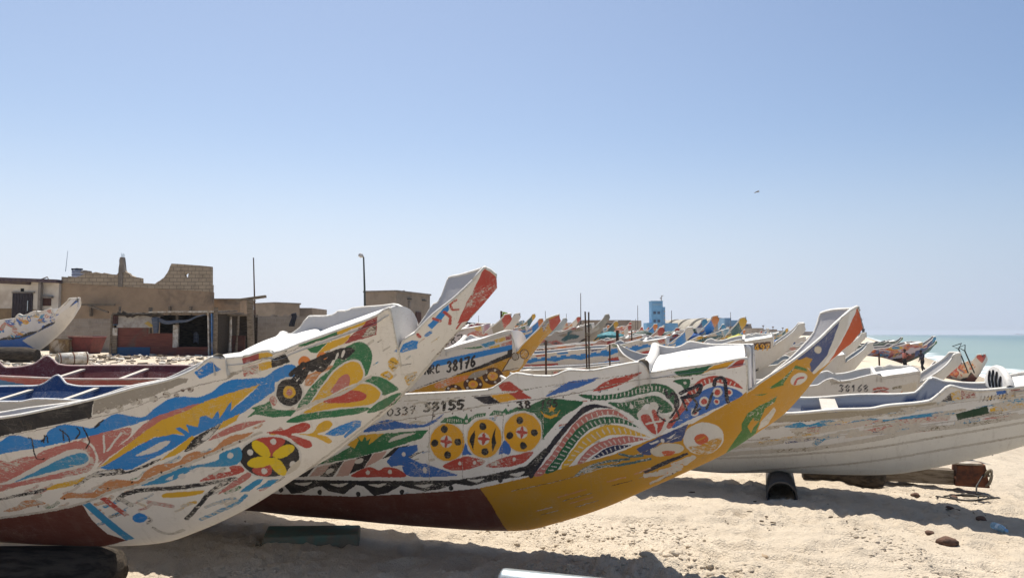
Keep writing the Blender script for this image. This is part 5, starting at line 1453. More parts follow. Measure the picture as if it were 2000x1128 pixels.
def sea():
    r=np.concatenate([np.linspace(1,60,30),60*1.06**np.arange(1,110)]);r=r[r<3600]
    d=np.array([.4147,.91]);nn=np.array([.91,-.4147]);u=np.concatenate([-r[::-1],r]);v=np.concatenate([[5],r+5])
    U,W=np.meshgrid(u,v,indexing='ij');x=U*d[0]+W*nn[0];y=U*d[1]+W*nn[1];z=np.full_like(x,-1.5)
    me=mesh_np('sea',np.stack([x,y,z],-1).reshape(-1,3),[gridq(len(u),len(v),0,True)])
    m_,n,b=nt('sea_water');co=objco(n)
    geo=n.nodes.new('ShaderNodeNewGeometry');dt=n.nodes.new('ShaderNodeVectorMath');dt.operation='DOT_PRODUCT';n.links.new(geo.outputs['Position'],dt.inputs[0]);dt.inputs[1].default_value=(.91,-.4147,0);s_=dt.outputs['Value']
    f=noise(n,co,.05,4,.6,.5)
    s2=math_(n,'ADD',s_,math_(n,'MULTIPLY',math_(n,'SUBTRACT',f,.5),14))
    c=mix(n,step(n,s2,9,120),(.19,.25,.22),(.075,.15,.156));c=mix(n,step(n,s2,120,900),c,(.065,.14,.16))
    c=mix(n,math_(n,'MULTIPLY',step(n,noise(n,co,.02,4),.45,.65),.25),c,(.12,.20,.195))
    fo=noise(n,co,.35,5,.7)
    def band(a,w): return math_(n,'MULTIPLY',math_(n,'SUBTRACT',1,step(n,math_(n,'ABSOLUTE',math_(n,'SUBTRACT',s2,a)),w*.4,w)),step(n,fo,.38,.55))
    foam=band(9,2.6)
    for a,w_ in (): foam=math_(n,'MAXIMUM',foam,math_(n,'MULTIPLY',band(a,w_),.45))
    c=mix(n,foam,c,(.8,.82,.8));n.links.new(c,b.inputs['Base Color']);b.inputs['Roughness'].default_value=.34;b.inputs['Specular IOR Level'].default_value=.3
    bump(n,b,math_(n,'ADD',noise(n,objco(n,(.5,.5,1)),1.5,4,.6),noise(n,co,.12,3)),.5,.4)
    tag(link('sea',me,m_),kind='structure')
sea()
# ------------------------------------------------------------------ lettering on hulls (strokes in mm along / up the side)
FONT={'0':['5,0 1,2 0,5 2,9 6,10 9,7 8,2 5,0'],'1':['2,7 5,10 5,0'],'2':['0,8 3,10 8,9 8,6 0,0 9,0'],'3':['1,9 5,10 8,8 4,5 9,3 5,0 0,1'],'4':['7,0 7,10 0,3 10,3'],'5':['9,10 2,10 1,5 6,6 9,3 5,0 0,1'],'6':['8,10 3,7 1,3 4,0 8,2 7,5 2,4'],'7':['0,9 9,10 3,0','2,5 8,5'],'8':['5,5 1,7 5,10 8,7 5,5 1,2 5,0 9,2 5,5'],'9':['9,6 5,5 1,7 5,10 9,7 8,3 5,0'],
'S':['9,9 4,10 1,7 8,3 5,0 0,1'],'Y':['0,10 4,5 9,10','4,5 4,0'],'D':['0,0 0,10 6,9 9,5 6,0 0,0'],'I':['5,0 5,10'],'M':['0,0 0,10 5,4 9,10 9,0'],'A':['0,0 5,10 9,0','2,4 7,4'],'R':['0,0 0,10 7,9 7,6 0,5 9,0'],'F':['0,0 0,10 9,10','0,5 7,5'],'L':['0,10 0,0 9,0'],'N':['0,0 0,10 9,0 9,10'],'B':['0,0 0,10 7,9 6,5 0,5 8,3 7,0 0,0'],' ':[]}
def txt_rows(text,x,z,adv,h,w,col,wear=20):
    o=[]
    for i,ch in enumerate(text):
        for st in FONT[ch]:
            o.append(f'{col} {wear} L {w} '+' '.join(f"{x+adv*(i+.07*float(p.split(',')[0])):.0f},{z+h*.1*float(p.split(',')[1]):.0f}" for p in st.split()))
    return o
def with_rows(fn,rows):
    return lambda X,Z: raster(fn(X,Z),X,Z,rows)
plain=motif(30,PAL['W'],'W',['W','E','W'],dens=2,tb=.05,prow=('W','W'))
variant('plate',nx=420,nz=70,hull=short_hull(.33),fn=with_rows(plain,['B 30 P 0 1010,1090 1640,1170 1640,1345 1010,1275']+txt_rows('37497',1040,1120,122,150,26,'Y3',30)),inside=(.5,.48,.45))
variant('n38168',nx=420,nz=70,fn=with_rows(plain,txt_rows('38168',330,1060,105,120,20,'K1')+['Q 60 L 40 900,1010 1040,1070 1170,1030','R 60 L 40 920,1100 1060,1130 1160,1110','K 60 L 18 940,1050 1140,1090','E2 70 L 50 1260,1120 1420,1150 1540,1140','O 50 S 0 1300,900 1420,960 1560,1120 1500,1150 1380,1040','C 30 P 0 1380,1180 1640,1240 1640,1000 1450,900']),inside=(.5,.48,.45))
variant('n287',nx=420,nz=70,hull=short_hull(.45),fn=with_rows(motif(33,(.50,.46,.47),'M',['Q','N1','E','Y','T'],prow=('E','R'),dens=50),txt_rows('3 287',120,930,210,260,36,'K')),inside=(.28,.05,.05))
variant('lettered',nx=420,nz=70,fn=with_rows(motif(15,PAL['Q2'],'M',['R','M','W','O2'],prow=('Q2','R'),dens=34),['Q2 40 P 0 -3600,720 -200,740 -200,1010 -3600,960']+txt_rows('SY DINBAR FALL',-3500,790,225,150,38,'K1',15)))
variant('bluekeel',nx=420,nz=70,hull=short_hull(.8),fn=with_rows(motif(41,(.60,.59,.60),'U2',['U2','T','W','Q','E','Y'],dens=110,tb=.46,small=.6),['W 30 P 0 -150,430 480,-80 900,200 1600,600 2470,1400 2470,1640 1500,950 500,640']))
variant('greendark',motif(12,(.10,.13,.12),'G3',['T1','G','K','T1'],prow=('T1','G1'),dens=30),inside=(.06,.07,.07))
# ---- boats whose place in the picture is clear
put('openred','open red and blue boat with maroon inside, beyond the small blue boat',loc=(-3.3,12.6,.36),phi=-2,heel=7,s=.86)
put('openblue','small open boat with bright blue inside, behind the black strake of the nearest boat',loc=(-3.7,10.3,.30),phi=-3,heel=6,s=.74)
put('bluekeel','white pirogue with blue underside and yellow motifs in front of the block wall',tip=(152,584,24),phi=28,heel=5,s=1.02)
put('n287','pirogue numbered 3 287 with upturned tip beside the yellow flag',tip=(998,615,21),phi=16,heel=6,s=1.0)
put('grey','weathered grey plank boat just behind the boat with the three discs',tip=(1448,668,19),phi=19,heel=2,s=.9)
put('bluewave','boat with bright blue band, just behind the twin rusty poles',tip=(1352,641,23.6),phi=20,heel=4,s=1.08)
put('lettered','long boat lettered SY DINBAR FALL in black on pink',tip=(1296,640,30),phi=20,heel=3,s=1.08)
put('plate','white pirogue with brown number plate 37497 under its deck',tip=(1570,634,18.2),phi=19,heel=6,s=1.0)
put('n38168','white boat numbered 38168 between the yellow prow and the striped coaming',tip=(1871,693,11.8),phi=18,heel=5,s=.85)
put('white','plain white prow between the orange tipped prow and the purple boat',tip=(1702,671,18.5),phi=19,heel=5,s=.9)
put('purple','colourful boat with dark red underside beside the two people',tip=(1824,658,62),phi=14,heel=4,s=1.5)
put('orange','orange scalloped boat seen bow on at the water\'s edge under the iron forks',tip=(1914,693,46),phi=101,heel=7,s=1.3)
put('greendark','dark green boat at the waterline behind the dark red hulled one',tip=(1826,666,66),phi=8,heel=4,s=1.15)
put('greendark','dark green boat farthest along the waterline, left of its twin',tip=(1760,659,84),phi=8,heel=4,s=1.15)
put('white','white boat cut by the right edge of the picture near the sea',tip=(2060,730,30),phi=14,heel=4,s=.8)
# ---- the crowded rows: (variant, tip px, distance, heading, size, label)
crowd=[('multi',1398,27,22,1.0,'boat with steep multicoloured prow in front of the vaulted halls',9),('purple',1376,31,20,1.0,'boat with purple and orange sides left of the steep multicoloured prow',5),('teal',1444,26,24,.95,'teal banded boat with pale raised prow below the arched gable',8),
('orange',1330,36,18,1.0,'orange scalloped boat below the pale vaults, nearest of its kind',3),('multi',1286,41,22,1.0,'multicoloured boat just below the low blue annex',4),('teal',1212,38,20,1.05,'teal banded boat beside the short dark post',3),('grey',1180,35,19,1.0,'weathered grey boat between the twin poles and the short dark post',3),
('orange',1240,46,20,1.0,'orange scalloped boat in front of the long flat roofed block, right half',3),('red',1160,43,18,1.0,'pink and red boat below the left end of the flat roofed block',2),('white',1110,40,22,1.0,'white boat behind the red tipped ochre prow',4),('lettered',1262,54,20,1.0,'lettered pink boat far back below the blue tower',2),
('bluewave',1330,58,22,1.0,'blue banded boat far back in front of the vaulted halls',3),('orange',1128,52,18,1.0,'orange scalloped boat at the foot of the tall thin mast',3),('multi',1196,60,20,1.0,'multicoloured boat far back in front of the flat roofed block',3),('teal',1300,68,22,1.0,'teal banded boat far back at the foot of the blue tower',3),
('purple',1090,58,18,1.0,'purple sided boat just right of the grey backed red prow',4),('grey',1372,66,22,1.0,'weathered grey boat far back below the largest vault',4),('red',1230,76,20,1.0,'pink and red boat far back at the right end of the flat roofed block',3),('white',1420,74,22,1.0,'white boat far back below the arched gable',3),
('orange',1350,84,20,1.0,'orange scalloped boat farthest back below the vaults',3),('multi',1460,60,22,1.0,'multicoloured boat behind the boat with the brown number plate',3),('bluewave',1500,52,20,1.0,'blue banded boat behind the raised white prow',3),('teal',1532,70,20,1.0,'teal banded boat far off left of the raised white prow tip',3),
('white',1600,44,18,1.0,'white boat between the raised white prow and the orange tipped prow',3),('red',1625,58,18,1.0,'pink and red boat half hidden behind the orange tipped prow',3),('purple',1560,90,20,1.0,'purple sided boat far along the beach beyond the raised white prow',3),('orange',1490,98,20,1.0,'orange scalloped boat far along the beach below the far houses',3),
('grey',1655,40,16,1.0,'weathered grey boat right behind the orange tipped prow',3),('white',1690,50,14,1.0,'white boat on the far beach left of the dark green boats',3),('multi',1060,34,18,1.0,'multicoloured boat close behind the red tipped ochre prow',4),('teal',1040,48,18,1.0,'teal banded boat in front of the dark shed roof',3),('white',1010,30,16,1.0,'white boat right of the yellow flag post',4),
('plate',1690,28,16,.95,'white boat with small brown plate behind the plain white prow',3),('red',1270,100,20,1.0,'pink and red boat farthest back under the blue tower',3),('bluewave',1150,88,20,1.0,'blue banded boat farthest back by the flat roofed block',3),('purple',1415,44,24,1.0,'purple sided boat between the arched gable and the steep prow',6)]
for key,px,D,phi,s,lab,trim in crowd:
    p=at(px,D);g=float(gz(p.x,p.y));P=Vector((p.x,p.y,g+.18+1.70*s))
    a=math.radians(-trim);o_=put(key,lab,loc=(0,0,0),phi=phi+((px*37)%23-11)*.9,heel=(px*13)%9-2,s=s*(.86+.24*((px*7)%11)/10),trim=trim+((px*5)%7)-2,group='boats in the crowded rows down the beach')
    o_.location=P-o_.rotation_euler.to_matrix()@Vector((2.42*s,0,1.70*s));o_.location.z=max(o_.location.z,float(gz(o_.location.x,o_.location.y))+.02)
# ------------------------------------------------------------------ things lying on the sand
M_WOOD=mat('grey_wood',(.21,.17,.125),(.10,.075,.05),.85,6,stretch=(1,1,6),bmp=.5);M_DARKWOOD=mat('dark_shade_wood',(.075,.06,.046),(.03,.025,.02),.9,5,bmp=.7,stretch=(1,5,5),spec=.1)  # dark wood brown toned like shaded sand for the lower left log
M_GREENWOOD=mat('green_stained_wood',(.10,.16,.125),(.16,.14,.10),.8,5,bmp=.5);M_PLASTIC=mat('black_plastic',(.012,.012,.014),(.03,.03,.032),.42,4,bmp=.1,spec=.5)
M_GALV=mat('galvanised_steel',(.52,.58,.62),(.34,.40,.44),.36,9,.35,.7,bmp=.06,metal=.85,stretch=(1,3,3));M_ROPE=mat('old_rope',(.25,.21,.15),(.12,.10,.07),.9,60,bmp=.5)
M_CABLE=mat('black_cable',(.02,.018,.016),(.05,.04,.03),.6,20);M_RUST=mat('rust',(.16,.055,.025),(.07,.03,.018),.85,10,bmp=.5);M_STONE=mat('brown_stone',(.13,.07,.045),(.06,.035,.025),.85,14,bmp=.6,bd=.02)
M_WHITEOLD=mat('old_white_paint',(.55,.52,.46),(.33,.27,.2),.75,7,stain=(.2,.14,.09))
m=MB();m.pipe((2.79,7.95,.075),(3.22,9.25,.10),.155,.138,28);o=tag(m.build('barrel',M_PLASTIC),'black open ended drum the faded white boat rests on','barrel','rollers and blocks under the boats')
m=MB();m.tube([(3.5,9.25,.09),(3.7,9.2,.09),(4.1,8.95,.09),(4.28,8.85,.085),(4.3,8.84,.08)],[.10,.115,.12,.11,.05],14);tag(m.build('log',M_DARKWOOD),'dark rounded log lying under the faded white boat','log','rollers and blocks under the boats')
r=tag(empty('timber_beam',(4.5,9.05,0)),'timber beam with a rusty painted end under the faded white boat','beam','rollers and blocks under the boats')
m=MB();m.bar((-.2,.1,.11),(.62,-.12,.10),.17,.17);m.build('beam',M_WOOD,r,.012)
m=MB();m.box((.80,-.17,.13),(.36,.26,.24),Matrix.Rotation(-.3,3,'Z'),taper=.8,jit=.015);b_=m.build('end_block',M_RUST,r,.01)
m=MB();m.box((.76,-.16,.262),(.3,.2,.02),Matrix.Rotation(-.3,3,'Z'));m.build('painted_cap',M_WHITEOLD,b_)
m=MB();m.tube([(.92+.05*math.cos(t)*(1+.1*math.sin(5*t)),-.25+.10*math.sin(t),.12+.09*math.sin(t*1.7)) for t in np.linspace(0,13,60)],.012,6);m.build('rope_lashing',M_ROPE,r)
m=MB();m.tube([(4.85+.26*math.cos(t)*(1-.012*t)+.02*t,8.42+.12*math.sin(t),float(gz(4.9,8.4))+.03+.012*math.sin(2.3*t)) for t in np.linspace(0,14,90)]+[(5.2,8.6,.05),(5.38,8.75,.16)],.009,6);tag(m.build('cable',M_CABLE),'loose coil of dark cable by the rusty timber end','cable')
r=tag(empty('timber_block',(-1.62,6.25,.0)),'green stained timber block under the dark red hull in the shade','block','rollers and blocks under the boats')
m=MB();m.box((0,0,.07),(.74,.30,.19),Matrix.Rotation(.16,3,'Z'),jit=.02);m.build('block',M_GREENWOOD,r,.015)
m=MB()
for i in range(9): m.tube([(-.36,-.14,.10),(-.37+random.uniform(-.03,.03),-.19,.03),(-.36+random.uniform(-.05,.06),-.24+random.uniform(-.03,.03),-.02)],.009,5)
m.tube([(-.36+.035*math.cos(t),-.15+.02*math.sin(t),.08+.03*math.sin(t*2)) for t in np.linspace(0,9,30)],.014,6);m.build('rope_end',M_ROPE,r)
m=MB();m.tube([(-4.6,4.85,.17),(-3.4,5.02,.18),(-2.72,5.08,.185),(-2.60,5.09,.185),(-2.55,5.09,.18)],[.19,.19,.175,.14,.05],20);tag(m.build('log',M_DARKWOOD),'thick dark log under the nearest boat, added to fill the deep shade at lower left','log','rollers and blocks under the boats')  # log added to fill the deep shade under the near hull
# steel tube in the foreground
m=MB();a=Vector((-.06,4.80,.205));d=Vector((1.4,-.46,.0));m.tube([a-d*.012,a-d*.006,a,a+d*.01,a+d],[.06,.08,.092,.095,.095],28,cap=False);m.pipe(a-d*.012,a+d*.2,.06,.055,28);tag(m.build('steel_tube',M_GALV),'galvanised steel tube lying on the sand at the bottom edge','tube')
# bottle
def lathe(m,p,d,prof,n=20):
    p=Vector(p);d=Vector(d).normalized();x=d.orthogonal().normalized();y=d.cross(x)
    m.grid([[p+d*u+(x*math.cos(2*math.pi*k/n)+y*math.sin(2*math.pi*k/n))*rr for k in range(n+1)] for u,rr in prof])
r=tag(empty('plastic_bottle',(0,0,0)),'pale blue plastic bottle lying on the sand','bottle')
mp,n,b=nt('blue_plastic');b.inputs['Base Color'].default_value=(.45,.68,.82,1);b.inputs['Roughness'].default_value=.15;b.inputs['Transmission Weight'].default_value=.55;b.inputs['IOR'].default_value=1.2
P=at(1922,7.22);P.z+=.04;P2=at(1953,6.98);P2.z=P.z;dd=P2-P
m=MB();lathe(m,P,dd,[(0,.0),(.002,.025),(.008,.032),(.03,.033),(.034,.031),(.05,.033),(.055,.031),(.075,.033),(.12,.033),(.15,.028),(.17,.014),(.185,.012),(.195,.012)]);m.build('body',mp,r)
m=MB();lathe(m,P+dd.normalized()*.188,dd,[(0,.0145),(.018,.0145),(.018,0)]);m.build('cap',mat('blue_cap',(.10,.25,.5),rough=.4),r)
m=MB();lathe(m,P,dd,[(.08,.0338),(.118,.0338)]);m.build('paper_band',mat('bottle_paper',(.6,.7,.75),(.3,.45,.6),.5,30),r)
# stones and rubbish
def stone(px,py_d,r,label,e=1.0,seed=0,mt=None,name='stone',cat='stone'):
    p=at(px,py_d);R_=np.random.RandomState(seed);rows=[]
    for i in range(9):
        th=math.pi*i/8;rows.append([])
        for k in range(13):
            ph=2*math.pi*(k%12)/12;q=1+.35*float(vnoise(np.array(2.1*math.sin(th)*math.cos(ph)+seed),np.array(2.1*math.sin(th)*math.sin(ph)+1.9*math.cos(th)+seed*.7)))
            rows[-1].append((r*e*q*math.sin(th)*math.cos(ph),r*q*math.sin(th)*math.sin(ph),r*.75*q*math.cos(th)))
    m=MB();m.grid(rows);o=m.build(name,mt or M_STONE);o.location=p+Vector((0,0,r*.35));o.rotation_euler=(0,0,seed);tag(o,label,cat,'stones on the sand');return o
stone(1833,6.55,.06,'largest reddish brown stone lower right, below the bottle shadow line',1.6,3)
stone(1800,6.85,.034,'small brown stone just above the largest reddish one',1.2,5)
stone(1849,8.45,.036,'dark stone beside the shadow of the rusty timber end',1.2,8)
stone(1775,8.42,.04,'stone in the shade just below the cable coil',1.1,9)
stone(1840,7.9,.035,'stone in the middle of the long boat shadow',1.2,12)
stone(1900,7.5,.045,'stone in the shade just left of the blue bottle',1.4,14)
stone(1838,7.55,.022,'tiniest stone in the shade left of the bottle',1.2,17)
stone(1478,5.95,.045,'sandy lump of stone on the lit sand at lower right centre',1.3,20,mat('sandy_lump',(.42,.31,.2),(.3,.22,.14),.95,20,bmp=.6),'sand_lump','lump')
m=MB();R_=np.random.RandomState(5)
for i in range(900):
    px=R_.uniform(1150,2050);D=R_.choice([R_.uniform(5.4,9),R_.uniform(8,16)]);p=at(px,D)
    if fbm(np.array(p.x*.7+3),np.array(p.y*1.1),3)<.06+R_.rand()*.15: continue
    s=R_.choice([.005,.007,.009,.016]);g=R_.uniform(0,3.1);rm=Matrix.Rotation(g,3,'Z')@Matrix.Rotation(R_.uniform(-.5,.5),3,'X')
    m.box((p.x,p.y,p.z+.008+.03*float(fbm(np.array(p.x*.5),np.array(p.y*.5),3))),(s*R_.uniform(1,3.2),s,s*.5),rm)
tag(m.build('weed_scraps',mat('dry_weed',(.06,.04,.025),(.12,.085,.05),.9,30)),'dark scraps of dry weed scattered over the lit sand','weed',kind='stuff')
m=MB();m2=MB()
for i in range(700):
    px=R_.uniform(-40,560);D=R_.uniform(19,29.5);p=at(px,D);s=R_.uniform(.03,.13)
    (m if R_.rand()<.55 else m2).box((p.x,p.y,p.z+.03),(s*R_.uniform(1,2.5),s*R_.uniform(.6,1.5),s*.4),Matrix.Rotation(R_.uniform(0,3),3,'Z')@Matrix.Rotation(R_.uniform(-.5,.5),3,'X'),jit=s*.15)
tag(m.build('pale_litter',M_WHITEOLD),'pale rubbish strewn on the sand before the shack','litter',kind='stuff');tag(m2.build('dark_litter',M_WOOD),'dark rubbish strewn on the sand before the shack','litter',kind='stuff')
# drum on its side by the wall, with stones
r=tag(empty('drum',tuple(at(143,22))),'rusty pale drum lying on its side before the red tub','drum')
m=MB();m.pipe((-.22,-.28,.19),(.30,.30,.22),.19,.175,24);m.build('shell',M_WHITEOLD,r)
m=MB()
for q in (.05,.5,.95):
    a=Vector((-.22,-.28,.19)).lerp(Vector((.30,.30,.22)),q);d=Vector((.52,.58,.03)).normalized();m.pipe(a-d*.012,a+d*.012,.2,.188,24)
m.build('hoop',M_RUST,r)
stone(102,21.5,.13,'pale brown boulder left of the drum on its side',1.3,22,M_WOOD,'boulder','boulder');stone(112,20.8,.10,'lower brown boulder touching the drum side',1.4,25,M_WOOD,'boulder','boulder')
# dark block under the boat at far left
r=at(30,23.4);m=MB();m.tube([(r.x-1.5,r.y-.2,r.z+.2),(r.x+.4,r.y,r.z+.2),(r.x+.75,r.y,r.z+.18)],[.26,.26,.2],16);tag(m.build('log',M_DARKWOOD),'black log under the boat with blue underside','log','rollers and blocks under the boats')
# ------------------------------------------------------------------ poles, posts and the flag
def pole(name,label,a,b,r0,r1,mt,cat='pole',group=None,bend=0):
    a,b=Vector(a),Vector(b);m=MB();P=[a.lerp(b,t)+Vector((bend*math.sin(math.pi*t),0,0)) for t in np.linspace(0,1,7)];m.tube(P,[r0+(r1-r0)*t for t in np.linspace(0,1,7)],8)
    o=m.build(name,mt);o.data.transform(Matrix.Translation(-a));o.location=a;return tag(o,label,cat,group)
POLES='thin masts and poles behind the boats'
p=at(1150,15.4);M_RUSTP=mat('rusty_pole',(.09,.05,.03),(.04,.025,.018),.85,12)
r=tag(empty('twin_poles',tuple(p)),'two rusty poles lashed together, standing among the boats','poles')
for i,dx in enumerate((-.02,.02)):
    m=MB();t=at(1142.5+7*i,15.4,py=608+i);m.tube([(dx,0,-.2),(dx*.9-.02,0,.5),(t.x-p.x,0,t.z-p.z)],.016,8);m.build('pole',M_RUSTP,r)
m=MB()
for z in (.9,1.35,1.6): m.tube([(.055*math.cos(q)-.03,.05*math.sin(q),z+.006*q) for q in np.linspace(0,13,30)],.008,5)
m.build('lashing',M_ROPE,r)
for px,y0,y1,D,w,lab in [(1205,645,672,26,.05,'short thick dark post left of the blue banded boat\'s deck'),(1233,645,662,28,.025,'thin short dark post between the thick post and the blue tower'),(1066,664,697,17,.022,'thin dark post under the red tipped ochre prow'),(1190,672,690,19,.02,'small black stake on the blue banded boat side'),(1278,646,660,30,.025,'thin post below the blue tower'),(1713,690,722,30,.035,'grey post in front of the dark red hull')]:
    a=at(px,D,py=y1);a.z=min(a.z,float(gz(a.x,a.y)));b=at(px,D,py=y0);pole('post',lab,a,b,w,w,M_RUSTP,'post','short posts among the boats')
for px,y0,D,r_,lab in [(1134,572,60,.035,'tallest thin mast, left of the flat roofed block'),(1065,607,70,.03,'thin mast just left of the tallest one'),(1106,612,90,.03,'small mast between the red tipped prow and the tallest mast'),(1245,596,140,.06,'thin mast at the right end of the flat roofed block'),(1241,622,140,.05,'short stub mast beside the one on the flat roofed block'),(1311,606,230,.12,'thin mast just right of the blue tower'),(935,616,60,.02,'thin pole over the dark shed roof'),(494,503,41,.045,'leaning tall pole behind the crossbeam post'),(1426,609,235,.1,'aerial on the second blue building')]:
    b=at(px,D,py=y0);a=at(px+(8 if px==494 else 0),D);pole('mast',lab,a,b,r_*1.2,r_*.7,M_RUSTP,'mast',POLES)
r=tag(empty('flag_post',tuple(at(979,24))),'short post with a yellow green flag among the boats','flag')
z1=at(979,24,py=607).z-at(979,24).z;m=MB();m.tube([(0,0,0),(0,0,z1)],.03,8);m.build('post',M_RUSTP,r)
rows=[[(.03+.17*u+.01*math.sin(9*v),.03*math.sin(6*u+4*v),z1-.02-.27*v-.03*u) for u in np.linspace(0,1,9)] for v in np.linspace(0,1,7)];m=MB();m.grid(rows);m.build('cloth',mat('flag_cloth',(.50,.62,.05),(.25,.45,.08),.7,6),r)
# iron forks in front of the bow-on boat
r=tag(empty('net_fork',tuple(at(1885,40))),'pair of thin iron forks standing beside the bow on boat','fork')
def q(px,py,D=40): v=at(px,D,py=py);return v-Vector(r.location)
M_IRON=mat('dark_iron',(.03,.05,.05),(.06,.06,.05),.7,10)
for P in ([q(1885,728),q(1868,681)],[q(1897,728),q(1880,685)]): 
    m=MB();m.tube(P,.035,8);m.build('rod',M_IRON,r)
m=MB();m.tube([q(1868,681),q(1856,676),q(1874,670),q(1868,681)],.028,6);m.build('fork_head',M_IRON,r);m=MB();m.tube([q(1880,685),q(1868,678),q(1881,673),q(1880,685)],.028,6);m.build('fork_head',M_IRON,r)
# ------------------------------------------------------------------ people
def skin(name,chains,mt,parent,sub=2):
    """one continuous body from chains of (point, radius); chains share joints by position"""
    bm=bmesh.new();L=bm.verts.layers.skin.verify();idx={};first=True
    for ch in chains:
        prev=None
        for p,rr in ch:
            k=tuple(round(v,3) for v in p)
            if k not in idx:
                v=bm.verts.new(p);v[L].radius=(rr,rr) if not isinstance(rr,tuple) else rr;v[L].use_root=first;first=False;idx[k]=v
            v=idx[k]
            if prev is not None and prev is not v and bm.edges.get((prev,v)) is None: bm.edges.new((prev,v))
            prev=v
    me=bpy.data.meshes.new(name);bm.to_mesh(me);bm.free();o=link(name,me,mt,parent)
    s=o.modifiers.new('skin','SKIN');s.use_smooth_shade=True;u=o.modifiers.new('sub','SUBSURF');u.levels=u.render_levels=sub;return o
def person(label,loc,yaw,J,shirt,trouser,skinc,scale=1.0,lean=0):
    """J: joint positions facing +x, standing height about 1.72"""
    r=tag(empty('person',loc,(0,0,yaw)),label,'person','people at the water\'s edge');r.scale=(scale,)*3
    ms=mat('skin',skinc,tuple(v*.8 for v in skinc),.6,10,bmp=0);g=lambda k:Vector(J[k])
    hands=[];ch=[[(g('pelvis'),.13),(g('belly'),.115),(g('chest'),.145),(g('neck'),.055),(g('chin'),.062),(g('head'),.092),(g('crown'),.070)]]
    for s in 'lr':
        sh,el,wr=g('sh'+s),g('el'+s),g('wr'+s);d=(wr-el).normalized();pm=wr+d*.075
        ch.append([(g('chest'),.145),(sh,.062),(el,.042),(wr,.028),(pm,.034)])
        side=d.cross(Vector((0,0,1)));side=side.normalized() if side.length>.1 else Vector((0,1,0));cu=side.cross(d)*-.02
        for i,(o_,ln) in enumerate(((-.03,.065),(-.01,.08),(.01,.085),(.03,.07))): ch.append([(pm,.034),(pm+side*o_+d*ln*.5,.009),(pm+side*o_*1.2+d*ln+cu,.008)])
        ch.append([(wr+d*.02,.03),(wr+d*.04+side*-.045,.010),(wr+d*.075+side*-.06+cu,.009)]);ch[-1].insert(0,(wr,.028))
        hp,kn,an=g('hp'+s),g('kn'+s),g('an'+s);ch.append([(g('pelvis'),.13),(hp,.088),(kn,.058),(an,.038),(an+Vector((.06,0,-.045)),.036),(an+Vector((.16,0,-.055)),.028)])
    skin('body',ch,ms,r)
    hd=g('head');m=MB();rows=[]
    for i in range(7):
        th=math.pi*.62*i/6;rows.append([(hd.x-.012+.108*math.sin(th)*math.cos(p)*(1 if math.cos(p)<.2 else .82),hd.y+.092*math.sin(th)*math.sin(p),hd.z+.035+.105*math.cos(th)*(1.0)) for p in np.linspace(0,2*math.pi,17)])
    m.grid(rows);m.build('hair',mat('dark_hair',(.012,.01,.009),rough=.8),r)
    m=MB()
    for s in (-1,1): m.box((hd.x+.088,hd.y+s*.032,hd.z+.005),(.012,.022,.012))
    m.box((hd.x+.088,hd.y,hd.z-.062),(.012,.04,.01));m.build('face',mat('face_dark',(.02,.012,.01)),r)
    m=MB();m.box((hd.x+.10,hd.y,hd.z-.022),(.03,.024,.04),taper=.5);m.build('nose',ms,r)
    tc=[[(g('pelvis')+Vector((0,0,.02)),.145),(g('belly'),.135),(g('chest'),.165),(g('neck')-Vector((0,0,.03)),.075)]]
    for s in 'lr': tc.append([(g('chest'),.165),(g('sh'+s),.08),(g('el'+s),.062),(g('el'+s).lerp(g('wr'+s),.92),.044)])
    skin('jacket',tc,mat('jacket_cloth',shirt,tuple(v*.5 for v in shirt),.85,6),r)
    tr=[[(g('belly')-Vector((0,0,.06)),.135),(g('pelvis'),.148)]]
    for s in 'lr': tr.append([(g('pelvis'),.148),(g('hp'+s),.105),(g('kn'+s),.078),(g('kn'+s).lerp(g('an'+s),.9),.056)])
    skin('trousers',tr,mat('trouser_cloth',trouser,tuple(v*.6 for v in trouser),.9,6),r);return r
p=at(1797,52,py=728)
J1=dict(pelvis=(0,0,.93),belly=(.04,0,1.08),chest=(.10,0,1.32),neck=(.14,0,1.47),chin=(.17,0,1.53),head=(.17,0,1.62),crown=(.16,0,1.70),shl=(.10,.19,1.40),ell=(.28,.22,1.18),wrl=(.50,.16,1.20),shr=(.10,-.19,1.40),elr=(-.14,-.26,1.18),wrr=(.0,-.26,.98),hpl=(.02,.10,.88),knl=(.25,.11,.52),anl=(.12,.10,.12),hpr=(.0,-.10,.88),knr=(-.14,-.11,.48),anr=(-.48,-.10,.15))
person('person in dark jacket and trousers striding up the sand, near the white surf',tuple(p),math.radians(205),J1,(.022,.025,.045),(.012,.013,.018),(.06,.035,.022),.90)
p=at(1762,51,py=725)
J2=dict(pelvis=(0,0,.93),belly=(.0,0,1.08),chest=(.02,0,1.32),neck=(.03,0,1.47),chin=(.05,0,1.53),head=(.05,0,1.62),crown=(.04,0,1.70),shl=(.03,.19,1.40),ell=(.25,.25,1.28),wrl=(.50,.22,1.22),shr=(.03,-.19,1.40),elr=(.24,-.26,1.30),wrr=(.48,-.22,1.30),hpl=(.0,.10,.88),knl=(.06,.12,.50),anl=(.0,.12,.10),hpr=(.0,-.10,.88),knr=(.04,-.13,.50),anr=(-.02,-.13,.10))
person('person in red and white top with both arms stretched out, left of the dark one',tuple(p),math.radians(10),J2,(.42,.14,.11),(.012,.012,.014),(.06,.035,.022),.86)
p=at(1684,95,py=664);person('tiny distant person standing beyond the orange prow tip',tuple(p),math.radians(200),J2,(.03,.04,.06),(.02,.02,.025),(.06,.035,.022),1.0)
